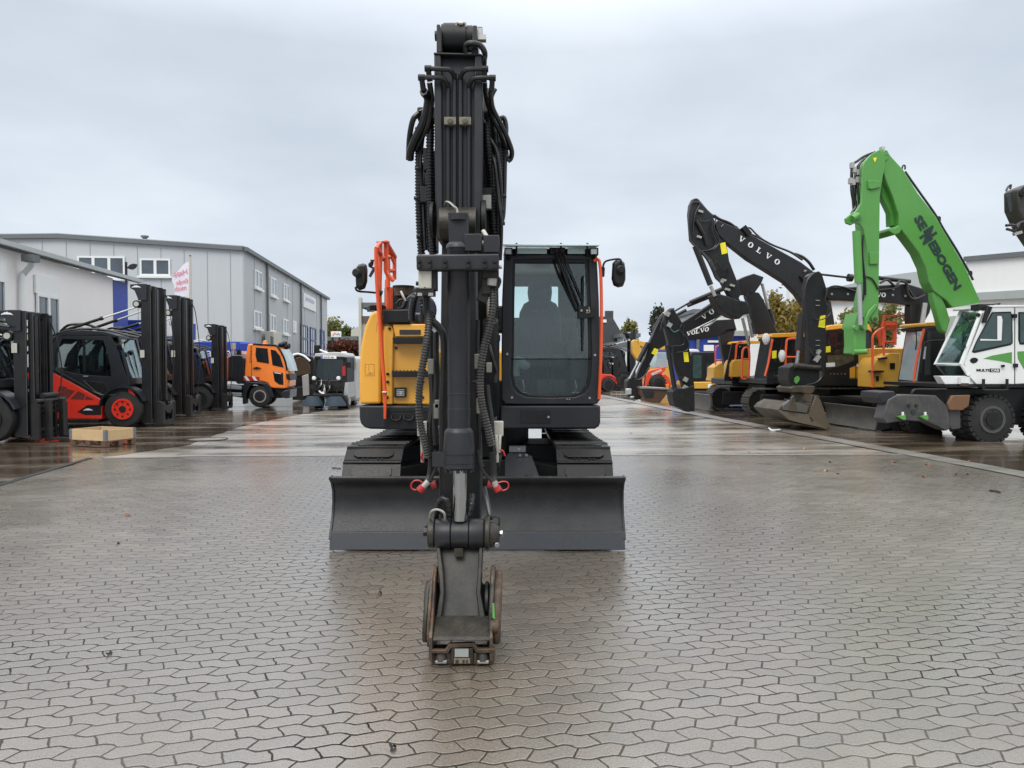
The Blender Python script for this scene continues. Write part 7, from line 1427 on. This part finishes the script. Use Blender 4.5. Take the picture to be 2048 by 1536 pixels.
mb=MB(); mb.box(P1(1634,717,1.0),(.10,.1,.18),ry=.6); mb.box(P1(1637,704,1.0),(.07,.1,.12),ry=.5); mb.split('coupling',ZINC,e1); mb=MB(); mb.slab(P1,[(1590,757),(1596,752),(1600,756),(1598,762),(1593,768),(1590,764)],.85,.9); mb.build('green_strap',GREEN,e1)
bk=thing_b=parts(e1,P1,[('bucket',[(1555.6,820),(1563,811),(1578,803),(1618,807),(1641,806),(1650,830),(1661,856),(1657,858),(1605,848),(1579,841),(1566,832)],.45,1.9,MUDDY,.01)])['bucket']
parts(bk,P1,[('bucket_side',[(1626,808),(1632,792),(1641,800),(1662,857),(1655,856),(1632,846),(1616,830)],.40,.45,paint('tan_bucket_side',(.10,.078,.052),.55,.1,.5,(.09,.065,.04),sc=4),.006),('shading_band',[(1555,820),(1616,828),(1622,838),(1657,857),(1652,857),(1605,847),(1578,840)],.395,.43,paint('painted_tan_shading',(.15,.12,.085),.4,.3,.5,(.12,.09,.06)),.006),('bucket_top',[(1566,811),(1580,800),(1592,806),(1618,812),(1614,826),(1566,820)],.36,.5,paint('grey_bucket_top',(.10,.10,.095),.45,.3,.4),.01),('bracket',[(1579,822),(1583,795),(1588,791),(1592,806),(1594,824)],.32,.40,MUDDY,.01),('bracket',[(1622,806),(1624,789),(1638,791),(1641,803)],.5,1.6,MUDDY,.01)])  # panel tones paint the bucket's facet shading, lower band in lighter tan
mb=MB(); 
for a,b in((1621.5,836),(1624.5,841)): p=P1(a,b,.38); mb.cyl(p,p+P1.n*.05,.022,n=8)
mb.split('bolt_hole',DARKM,bk)
rod(e1,P1,[('tilt_cylinder',(1569,801),(1582,803),.8,.055,GREY2),('tilt_cylinder',(1596,805),(1625,806),.8,.055,GREY2)])
# blade (runs along the yard)
b0=P1(1752,850,-.02); b0=V((b0.x,b0.y,0)); bn=P1.n
prb=[(-.02,.02),(.06,.14),(.09,.3),(.06,.45),(-.01,.55),(.06,.56),(.14,.45),(.16,.3),(.13,.12),(.05,.02)]
mb=MB(); mb.prism([b0+P1.u*x+UP*z for x,z in prb],bn*2.55); bl1=mb.build('dozer_blade',BLADEM,e1,bev=.006); mb=MB(); mb.prism([b0+P1.u*x+UP*z for x,z in((-.03,.02),(-.0,.12),(.04,.30),(.0,.5),(.0,.58),(.25,.55),(.34,.3),(.33,.06))],bn*-.04); mb.build('blade_end',GREY,bl1,bev=.004)
mb=MB()
for s in(.7,1.7): mb.prism([b0+bn*s+P1.u*.15+UP*.35,b0+bn*s+P1.u*.15+UP*.5,b0+bn*s+P1.u*1.1+UP*.75,b0+bn*s+P1.u*1.1+UP*.6],bn*.18)
mb.split('blade_arm',GREY,e1,bev=.01)
pwheel(e1,P1,1800,828,33,.4,GREY2,.1,lugs=20)
pwheel(e1,P1,1830,826,33,.4,GREY2,1.9,lugs=20)
# ---------------------------------------------------------------- large crawler with the high boom
P2=Plane(1740,843); e2=thing('excavator',fgr(1740,843),'largest crawler excavator with high arched graphite boom and yellow roofed cab','excavator',GEX)
o=parts(e2,P2,[
 ('boom',[(1430,448),(1436,440),(1475,456),(1514,475.5),(1571,507),(1602,524),(1631,546),(1647,565),(1662.5,604),(1672,660),(1640,660),(1625,636),(1612,616),(1594,589),(1571,565),(1537.5,544),(1496,518),(1451.6,483),(1436,468)],1.1,1.38,CHAR,.02),
 ('arm',[(1387,397),(1395,396),(1403,407),(1426,430.5),(1434,458),(1451.6,479),(1459,522),(1473,557.5),(1483,585),(1475,604),(1459,591),(1444,563),(1424,518),(1389,487),(1383,479),(1379,428),(1381,409)],1.15,1.40,CHAR,.02),
 ('bucket_linkage',[(1426,590),(1440,588),(1456,592),(1476,600),(1492,603),(1500,612),(1500,626),(1487,630),(1479,638),(1462,633),(1445,622),(1432,605)],1.0,1.5,GREY2,.03),
 ('cab',[(1648,662),(1655,656),(1742,660),(1746,695),(1735,722),(1690,740),(1650,752),(1645,742)],.0,.06,CHAR,.015),
 ('cab_roof',[(1650,654),(1662,650),(1705,647),(1738,648),(1745,664),(1736,660),(1700,656),(1652,661)],-.02,1.1,YEL,.02),
 ('body_panel',[(1640,758),(1650,742),(1700,728),(1700,760),(1640,760)],.0,1.2,CHAR,.015),
 ('engine_hood',[(1688,740),(1701,726),(1742,701),(1746,696),(1830,696),(1830,758),(1697,757)],.01,2.7,YEL,.02),
 ('skirt',[(1625,757),(1830,757),(1830,772),(1625,772)],.0,2.7,CHAR,.02),
 ('swing_bearing',[(1660,772),(1800,772),(1800,790),(1660,790)],.5,2.2,BLACK,.02)])
ca=o['cab']
parts(ca,P2,[('side_window',[(1656,666),(1670,662),(1708,662),(1709,700),(1700,708),(1655,708)],-.012,0,DGLZ,0),('lower_window',[(1655,711),(1708,708),(1708,722),(1680,732),(1656,738)],-.012,0,paint('painted_reflection_glass',(.05,.05,.035),.1,0,.7,(.14,.13,.08),sc=6,streak=False),0),('rear_window',[(1712,664),(1738,666),(1742,694),(1712,706)],-.012,0,DGLZ,0),('window_bar',[(1680,706),(1686,664),(1687.5,664),(1682,706)],-.02,-.012,BLACK,0),('paper_note',[(1652.5,726),(1670,725),(1670,733),(1652.5,734)],-.016,-.012,WHT,0),('yellow_note',[(1652,693),(1661,692),(1661,704),(1652,705)],-.016,-.012,LETY,0)])  # lower window: reflections painted in as lighter mottling of the colour
parts(o['engine_hood'],P2,[('panel_gap',[(1711.5,722),(1712.5,722),(1712.5,757),(1711.5,757)],-.006,0.02,BLACK,0),('latch',[(1714,728),(1718.5,728),(1718.5,734),(1714,734)],-.02,0.02,WHT,0)])
lt=MB(); slabserif('VOLVO',lt,P2(1660,749,-.004),P2.u,UP,.035,0,adv=3.0,vec=-P2.n*.004); lt.build('small_lettering',paint('silver_marking',(.3,.3,.3),.4),o['body_panel'],smooth=False)
A=P2(1476,480,1.095); B=P2(1547,525,1.095); d_=(B-A); lt=MB(); nrm=P2.n; upv=d_.cross(nrm).normalized(); upv=upv if upv.z>0 else -upv; h_=(P2(1484,470,1.095)-P2(1478,480,1.095)).length*.9; slabserif('VOLVO',lt,A,d_,upv,h_,0,adv=d_.length/4/h_,vec=-nrm*.004); lt.build('lettering',WHT,o['boom'],smooth=False)
mb=MB(); mb.slab(P2,[(1440,487),(1450.5,484),(1455,506),(1444,509)],1.13,1.15); mb.build('load_sticker',LETY,o['arm'])
rod(e2,P2,[('bucket_cylinder',(1390,492),(1421,570),1.0,.085,CHAR),('cylinder_rod',(1421,572),(1430,592),1.0,.05,ZINC),('arm_pin',(1443,451),(1444,452),1.08,.05,CHROME)])
wires(e2,P2,'hydraulic_hose',[([(1385,400),(1379,430),(1380,460),(1386,482)],1.2,.03),([(1395,400),(1420,428),(1450,444),(1475,456)],1.3,.04),([(1428,430),(1440,438),(1460,446),(1480,460),(1515,474),(1545,490),(1580,504),(1605,520)],1.2,.03),([(1490,458),(1500,456),(1512,468),(1530,482),(1550,492),(1572,500),(1590,508)],1.3,.025),([(1590,508),(1605,514),(1618,525),(1628,540)],1.3,.045),([(1426,440),(1424,460),(1430,476),(1432,490),(1420,500),(1405,502)],1.05,.022),([(1432,436),(1428,455),(1436,472),(1438,486),(1428,498),(1415,502)],1.05,.02),([(1395,435),(1402,442),(1412,443),(1420,440)],1.08,.014),([(1403,505),(1415,520),(1425,540),(1432,556),(1440,562)],1.05,.035),([(1392,440),(1400,455),(1408,470),(1414,490)],1.08,.05),([(1385,405),(1400,407),(1390,430),(1386,470)],1.1,.022)])
mb=MB(); 
for a,b in((1401,423),(1398,474),(1442,563),(1464,571),(1455,579),(1447,560),(1612,543),(1608,556)): mb.box(P2(a,b,1.1),(.14,.1,.06),ry=.3)
mb.split('fitting',ZINC,e2)
mb=MB(); 
for a,b,w_,h__ in((1436,535,.35,.12),(1440,545,.3,.2),(1450,540,.12,.2),(1492,462,.3,.15),(1612,555,.3,.3)): mb.box(P2(a,b,1.1),(w_,.2,h__),ry=.9)
mb.split('valve_block',BLACK,e2,bev=.01)
wtrack(e2,P2,1600,0,Ln=4.2,ht=.95,w=.6); wtrack(e2,P2,1600,2.1,Ln=4.2,ht=.95,w=.6)
# ---------------------------------------------------------------- crawler with folded two piece boom
P3=Plane(1540,832); e3=thing('excavator',fgr(1540,832),'crawler excavator with folded boom, bare coupler and cloth wrapped mirrors in the machine row','excavator',GEX)
o=parts(e3,P3,[
 ('lower_boom',[(1492,590),(1500,583),(1518,585),(1528,600),(1545,643),(1556,668),(1512,668),(1508,640),(1500,615)],1.1,1.36,CHAR,.02),
 ('boom_tail',[(1475,560),(1490,553),(1508,547),(1528,554),(1523,567),(1508,588),(1484,590)],1.1,1.36,CHAR,.02),
 ('upper_boom',[(1364,645),(1400,622),(1430,602),(1470,585),(1486,608),(1445,630),(1400,652),(1372,665)],1.1,1.34,CHAR,.02),
 ('arm',[(1338,622),(1344,617),(1349,620),(1364,644),(1376,669),(1379,697),(1385,740),(1389,772),(1368,778),(1352,730),(1338,690),(1329,655),(1330,632)],1.1,1.34,CHAR,.02),
 ('coupler',[(1344,785),(1352,776),(1368,777),(1389,771),(1390,822),(1377,824),(1362,816),(1350,813),(1346,800)],.9,1.5,GREY2,.02),
 ('cab',[(1543,676),(1600,672),(1640,676),(1640,756),(1534,760),(1534,740),(1538,700)],.0,.06,CHAR,.01),
 ('cab_roof',[(1540,673),(1545,667),(1600,665),(1640,668),(1640,673),(1543,675)],-.02,1.0,YEL,.015),
 ('roof_frame',[(1543,675.5),(1640,673.5),(1640,681),(1543,681)],.0,.98,CHAR,.01),
 ('body',[(1534,758),(1575,752),(1640,752),(1640,768),(1533,769)],.0,2.2,CHAR,.02),
 ('engine_hood',[(1592,744),(1606,724),(1650,712),(1680,712),(1680,752),(1592,752)],.02,2.3,YEL,.02),
 ('swing_bearing',[(1530,769),(1640,769),(1640,785),(1530,785)],.5,1.8,BLACK,.02)])
F3=[P3(1533,762,0),P3(1543,677,0),P3(1521,679,1.0),P3(1507,760,1.0)]
mb=MB(); mb.ring(F3,ins(F3,.84),(.05,0,0)); mb.build('front_frame',CHAR,e3,bev=.01); mb=MB(); mb.prism(ins(F3,.9),(.01,0,0)); mb.build('windscreen',paint('dull_glass',(.012,.02,.02),.35,0,0,spec=.08),e3)
parts(o['cab'],P3,[('side_window',[(1545,682),(1572,678),(1600,678),(1600,724),(1575,735),(1540,744)],-.012,0,DGLZ,0),('yellow_note',[(1544,702),(1553,701),(1553,716),(1544,717)],-.016,-.012,LETY,0)])
wires(e3,P3,'guard_rail',[([(1571,754),(1571,715),(1573,684),(1577,678),(1592,677),(1596,681),(1595,715),(1592,756)],-.15,.035),([(1572,714),(1594,714)],-.15,.03),([(1545,678),(1541,700),(1537,725),(1530,752)],-.05,.035),([(1484,757),(1484,720),(1486,700),(1492,695),(1497,697),(1499,715),(1497,758)],1.6,.035),([(1485,718),(1498,718)],1.6,.03),([(1485,758),(1497,758)],1.6,.03)],ORG_)
CLW=paint('white_cloth',(.60,.60,.60),.8,0,.3,sc=10,bump=.02)
for a,b,w_,h__ in((1532,678,.22,.34),(1564,712,.20,.36)):
    mb=MB(); c=P3(a,b,-.2); mb.lathe(c-UP*h__*.5,c+UP*h__*.5,[(0,.04),(.2,w_*.4),(.5,w_*.55),(.8,w_*.45),(1,.05)],n=9); mb.build('wrapped_mirror',CLW,e3)
lt=MB(); slabserif('VOLVO',lt,P3(1548,752.5,-.064),P3.u,UP,.03,0,adv=3.0,vec=-P3.n*.004); lt.build('small_lettering',paint('silver_marking2',(.3,.3,.3),.4),o['cab'],smooth=False)
A=P3(1406,640,1.095); B=P3(1455,609,1.095); d_=(B-A); nrm=P3.n; upv=d_.cross(nrm).normalized(); upv=upv if upv.z>0 else -upv; lt=MB(); slabserif('VOLVO',lt,A,d_,upv,.16,0,adv=d_.length/3.3/.16,vec=-nrm*.004); lt.build('lettering',WHT,o['upper_boom'],smooth=False)
rod(e3,P3,[('boom_cylinder',(1485,636),(1498,690),.9,.05,CHROME),('boom_cylinder',(1508,622),(1520,672),1.6,.06,CHROME),('boom_cylinder',(1495,625),(1505,675),1.2,.05,CHROME),('positioning_rod',(1524,567),(1538,622),1.3,.05,ZINC),('positioning_cylinder',(1538,618),(1547,650),1.3,.08,CHAR),('bucket_cylinder',(1335,690),(1349,778),1.0,.075,CHAR),('arm_cylinder',(1350,622),(1381,604),1.2,.03,CHAR),('arm_cylinder',(1381,605),(1445,578),1.2,.075,CHAR),('arm_cylinder',(1375,612),(1440,586),1.5,.05,CHAR)])
mb=MB(); mb.slab(P3,[(1367,705),(1376,704),(1378,724),(1369,724)],1.07,1.1); mb.build('load_sticker',LETY,o['arm'])
mb=MB(); 
for a,b in((1371,759),(1370,775),(1335,628),(1339,650)): mb.box(P3(a,b,1.0),(.14,.1,.14),ry=.5)
mb.split('fitting',ZINC,e3)
TEALH=paint('teal_hose',(.02,.10,.10),.4)
wires(e3,P3,'hydraulic_hose',[([(1328,650),(1330,630),(1338,620),(1348,618)],1.2,.04),([(1322,660),(1326,640),(1334,628)],1.3,.03),([(1364,648),(1360,660),(1372,674),(1378,690),(1372,702),(1352,705)],1.0,.018),([(1368,650),(1366,668),(1368,688),(1350,692),(1330,693)],1.0,.018),([(1345,693),(1350,730),(1358,755),(1366,770)],1.0,.04),([(1390,640),(1420,620),(1450,604)],1.02,.02),([(1400,655),(1425,642),(1440,632)],1.02,.02),([(1352,726),(1360,750),(1372,765)],1.0,.02)])
wires(e3,P3,'teal_hose',[([(1337,640),(1340,655),(1348,664),(1358,660)],1.0,.02)],TEALH)
wtrack(e3,P3,1498,0,Ln=3.6,ht=.85,w=.55); wtrack(e3,P3,1498,2.0,Ln=3.6,ht=.85,w=.55)
# ---------------------------------------------------------------- farther crawler with bucket on the ground
P4=Plane(1440,822); e4=thing('excavator',fgr(1440,822),'far crawler excavator with its dipper reaching down left to a brown bucket','excavator',GEX)
o=parts(e4,P4,[
 ('upper_boom',[(1370,664),(1400,656),(1420,650),(1433,640),(1468,638),(1474,660),(1446,670),(1410,677),(1378,681)],1.1,1.34,CHAR,.02),
 ('lower_boom',[(1440,668),(1452,658),(1472,655),(1464,690),(1462,730),(1450,730),(1443,700)],1.1,1.34,CHAR,.02),
 ('arm',[(1310,660),(1319,640),(1330,648),(1338,668),(1332,690),(1320,697),(1307,714),(1290,748),(1284,756),(1272,756),(1280,735),(1291,714),(1299,685)],1.1,1.34,CHAR,.02),
 ('arm_bracket',[(1319,640),(1326,628),(1336,630),(1376,668),(1372,684),(1338,684)],1.15,1.4,CHAR,.02),
 ('coupler',[(1255,762),(1264,754),(1284,756),(1286,775),(1284,796),(1274,800),(1262,796),(1254,780)],1.0,1.5,GREY2,.02),
 ('cab',[(1464,686),(1500,684),(1500,762),(1448,762),(1450,750)],.0,.06,CHAR,.01),
 ('cab_roof',[(1477,686),(1480,682),(1500,681),(1540,682),(1540,686),(1477,688)],-.02,1.0,YEL,.015),
 ('step_body',[(1462,754),(1463,728),(1468,720),(1497,718),(1497,754)],-.2,.5,YELD,.02),
 ('body',[(1464,758),(1560,758),(1560,770),(1464,770)],0,2.0,CHAR,.02),
 ('far_steps',[(1427,752),(1428,735),(1438,728),(1450,722),(1450,762),(1424,762)],1.9,2.6,YELD,.02),
 ('swing_bearing',[(1460,770),(1560,770),(1560,784),(1460,784)],.5,1.8,BLACK,.02)])
F4=[P4(1463,762,0),P4(1470,688,0),P4(1452,690,1.0),P4(1446,762,1.0)]
F4=[P4(1474,757,-.05),P4(1480,690,-.05),P4(1463,690,1.0),P4(1449,757,1.0)]
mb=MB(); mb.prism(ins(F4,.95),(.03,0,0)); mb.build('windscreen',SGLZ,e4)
mb=MB(); mb.slab(P4,[(1480,695),(1500,693),(1500,716),(1478,718)],-.07,0); mb.build('side_window',DGLZ,e4)
bq=parts(e4,P4,[('bucket',[(1281,775),(1310,776),(1343,779),(1334,788),(1326,798),(1320,806),(1306,806),(1291,800),(1282,790)],.6,1.8,paint('brown_bucket',(.10,.062,.042),.5,.2,.6,(.06,.04,.03),sc=4),.02)])['bucket']
parts(bq,P4,[('bucket_lip',[(1281,773),(1343,777),(1343,780),(1281,777)],.55,1.85,ZINC,.005),('bucket_inner',[(1284,780),(1308,782),(1306,794),(1290,794)],.55,.6,DARKM,.01)])
rod(e4,P4,[('bucket_cylinder',(1296,686),(1277,723),1.0,.085,CHAR),('cylinder_rod',(1277,724),(1259,758),1.0,.05,CHROME),('arm_cylinder',(1335,640),(1372,620),1.5,.06,CHAR)])
mb=MB(); mb.slab(P4,[(1309,696),(1317,699),(1312,711),(1303,707)],1.05,1.08); mb.build('load_sticker',LETY,o['arm'])
lt=MB(); slabserif('VOLVO',lt,P4(1373,672,1.095),P4(1404,665,1.095)-P4(1373,672,1.095),UP,.15,0,adv=1.12,vec=-P4.n*.004); lt.build('lettering',WHT,o['upper_boom'],smooth=False)
wires(e4,P4,'guard_rail',[([(1473,690),(1471,715),(1466,740),(1463,757)],-.1,.035),([(1474,690),(1478,684),(1484,684)],-.1,.035),([(1431,757),(1431,700),(1436,692),(1446,690)],2.2,.03),([(1446,692),(1446,724)],2.2,.03),([(1431,720),(1446,720)],2.2,.03)],ORG_)
wires(e4,P4,'hydraulic_hose',[([(1258,760),(1262,775),(1256,790),(1266,796)],1.0,.03),([(1266,750),(1275,760),(1290,750),(1300,730)],1.0,.025),([(1305,660),(1318,636),(1326,626)],1.0,.03),([(1286,790),(1292,740),(1296,720)],1.6,.02)])
mb=MB(); mb.box(P4(1257,783,1.0),(.2,.2,.22)); mb.box(P4(1264,794,1.0),(.16,.15,.08)); mb.split('silver_coupling',SILV,e4,bev=.03)
wtrack(e4,P4,1424,0,Ln=3.6,ht=.85,w=.55); wtrack(e4,P4,1424,2.0,Ln=3.6,ht=.85,w=.55)
mb=MB(); b0=P4(1418,820,-.1); b0=V((b0.x,b0.y,0)); mb.prism([b0+P4.u*x+UP*z for x,z in((0,.03),(.06,.2),(.05,.42),(.0,.55),(.06,.56),(.12,.4),(.12,.1))],P4.n*2.6); mb.build('dozer_blade',BLADEM,e4)
# ---------------------------------------------------------------- small yellow excavator with dark cab
P5=Plane(1405,803); e5=thing('excavator',fgr(1405,803),'small yellow excavator with boxy black cab in front of the blue workshop','excavator',GEX)
o=parts(e5,P5,[('cab',[(1380,764),(1381,712),(1384,705),(1429,704),(1432,708),(1431,764)],0,1.1,BLACK,.03),('body',[(1384,764),(1446,763),(1448,772),(1442,778),(1388,778),(1383,772)],-.2,1.9,YELD,.04),('rear_body',[(1420,764),(1424,748),(1430,740),(1434,728),(1446,724),(1452,724),(1452,764)],.1,1.8,YELD,.04),('tracks',[(1378,790),(1388,780),(1450,780),(1455,790),(1450,802),(1384,802)],-.2,1.8,RUB,.1)])
parts(o['cab'],P5,[('front_window',[(1386,710),(1403,710),(1403,756),(1386,757)],-.012,0,TGLZ,0),('door_window',[(1412,712),(1427,711),(1427,756),(1412,757)],-.012,0,DGLZ,0)])
mb=MB(); mb.slab(P5,[(1416,768),(1423,768),(1423,776),(1416,776)],-.22,-.2); mb.build('plate',WHT,o['body'])
mb=MB(); mb.slab(P5,[(1376,701),(1384,698),(1396,699),(1400,704),(1376,704)],.8,2.0); tag(mb.build('white_van_roof',WHT,None,bev=.02),'white rounded roof showing above the boxy black cab','van') 
# ---------------------------------------------------------------- orange wheel loader
P6=Plane(1320,797); e6=thing('wheel_loader',fgr(1320,797),'orange red wheel loader behind the brown bucket','wheel loader')
RO=paint('orange_red_paint',(.62,.075,.03),.38,0,.2,coat=.2)
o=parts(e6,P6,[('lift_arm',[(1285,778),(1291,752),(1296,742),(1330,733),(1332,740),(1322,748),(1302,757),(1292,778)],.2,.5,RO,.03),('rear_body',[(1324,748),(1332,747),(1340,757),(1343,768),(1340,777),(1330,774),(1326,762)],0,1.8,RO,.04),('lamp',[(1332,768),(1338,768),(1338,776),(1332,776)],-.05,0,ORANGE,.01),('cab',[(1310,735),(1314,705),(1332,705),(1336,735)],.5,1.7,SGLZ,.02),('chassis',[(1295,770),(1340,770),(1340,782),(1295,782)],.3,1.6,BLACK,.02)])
pwheel(e6,P6,1317,765,15,.5,GREY2,-.05,lugs=16)
fit('WEIDEMANN',P6(1304,752,.19),P6(1324,742,.19),UP,.12,WHT,o['lift_arm'],.02)
# far yellow excavator arm, red forklifts, rack
P7=Plane(1280,785); e7=thing('excavator',fgr(1290,782),'far ochre yellow excavator of which only arm and boom show','excavator',GEX)
parts(e7,P7,[('arm',[(1265,683),(1269,679),(1276,680),(1283,700),(1286,722),(1274,720),(1265,705)],.3,.7,YELD,.03),('boom',[(1272,680),(1292,684),(1330,690),(1330,700),(1290,696),(1276,690)],.3,.7,YELD,.03),('body',[(1300,720),(1345,720),(1345,775),(1300,775)],0,2,YELD,.05)])
forklift(fgr(1217,783)+NN*.5,rz0,2.5,'bright red forklift right of the orange cab rail, facing the machines',sc=.80,stickers=False,rim=GREY2,cowl=True)
fk=forklift(fgr(1248,777)+NN*.5,rz0,3.6,'tall black forklift mast behind the bright red forklift',bodym=FORK,rim=GREY2,sc=1.0,stickers=False)
forklift(fgr(1232,771)+NN*.5,rz0,2.7,'dark forklift half hidden between the red forklift and the white garage',bodym=FORK,rim=GREY2,sc=.9,stickers=False)
mb=MB()
for a,b in((1222,786),(1233,789),(1241,787)): g=gr(a,b+6); mb.cyl(g,g+UP*.25,.012,n=6)
g0=gr(1222,793)+UP*.12; g1=gr(1262,795)+UP*.12; mb.cyl(g0,g1,.014,n=6); g0=gr(1224,790)+UP*.2; g1=gr(1246,792)+UP*.2; mb.cyl(g0,g1,.010,n=6); tag(mb.build('wire_rack',ZINC),'thin grey metal rack lying on the concrete left of the far bucket','rack')
# cars seen through the arms
for px,py,lab in((1318,765,'pale blue white van glimpsed between the two dippers'),(1436,765,'white and light blue van beside the boxy black cab')):
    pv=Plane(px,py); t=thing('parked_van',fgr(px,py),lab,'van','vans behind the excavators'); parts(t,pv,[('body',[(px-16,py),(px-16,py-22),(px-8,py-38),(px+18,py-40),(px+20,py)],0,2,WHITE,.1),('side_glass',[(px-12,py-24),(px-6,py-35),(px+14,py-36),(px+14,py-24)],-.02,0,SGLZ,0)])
# ---------------------------------------------------------------- dark boom entering at the right edge
P8=Plane(2048,905); e8=thing('excavator',P8.o+TT*2.2,'dark excavator whose folded boom tip enters at the right edge','excavator')
o=parts(e8,P8,[('boom_tip',[(2006,388),(2011,383),(2033,374),(2046,371),(2080,380),(2360,560),(2680,700),(2640,760),(2200,580),(2120,560),(2075,525),(2047.5,496),(2029,469),(2018,449),(2007,424.5)],1.4,1.0,paint('grey_brown_boom',(.028,.025,.022),.5,.1,.5,(.10,.085,.07)),.03)])
parts(o['boom_tip'],P8,[('dark_gap',[(2014,392),(2022,388),(2024,420),(2020,425),(2015,405)],.97,1.0,DARKM,.0)])
mb=MB(); p=P8(2045,384,.98); mb.cyl(p,p-P8.n*.06,.09,n=22); mb.cyl(p-P8.n*.06,p-P8.n*.08,.055,n=18); mb.build('boom_pin',GREY,e8)
wires(e8,P8,'hydraulic_hose',[([(2012,382),(2016,374),(2022,370),(2020,378)],1.2,.02),([(2012,451),(2022,450),(2030,452),(2031,460)],.95,.03),([(2013,458),(2024,461),(2032,465)],.95,.028),([(2034,455),(2040,446),(2050,444)],.95,.035)])
mb=MB(); mb.slab(P8,[(2028,466),(2044,461),(2046,466),(2031,471)],.92,.98); mb.build('pipe_clamp',ZINC,e8)
parts(e8,P8,[('cab',[(2630,600),(2720,600),(2720,790),(2610,790)],0,1,CHAR,.03),('body',[(2610,790),(3000,790),(3000,830),(2610,830)],0,2.4,CHAR,.03)]); wtrack(e8,P8,2600,0);
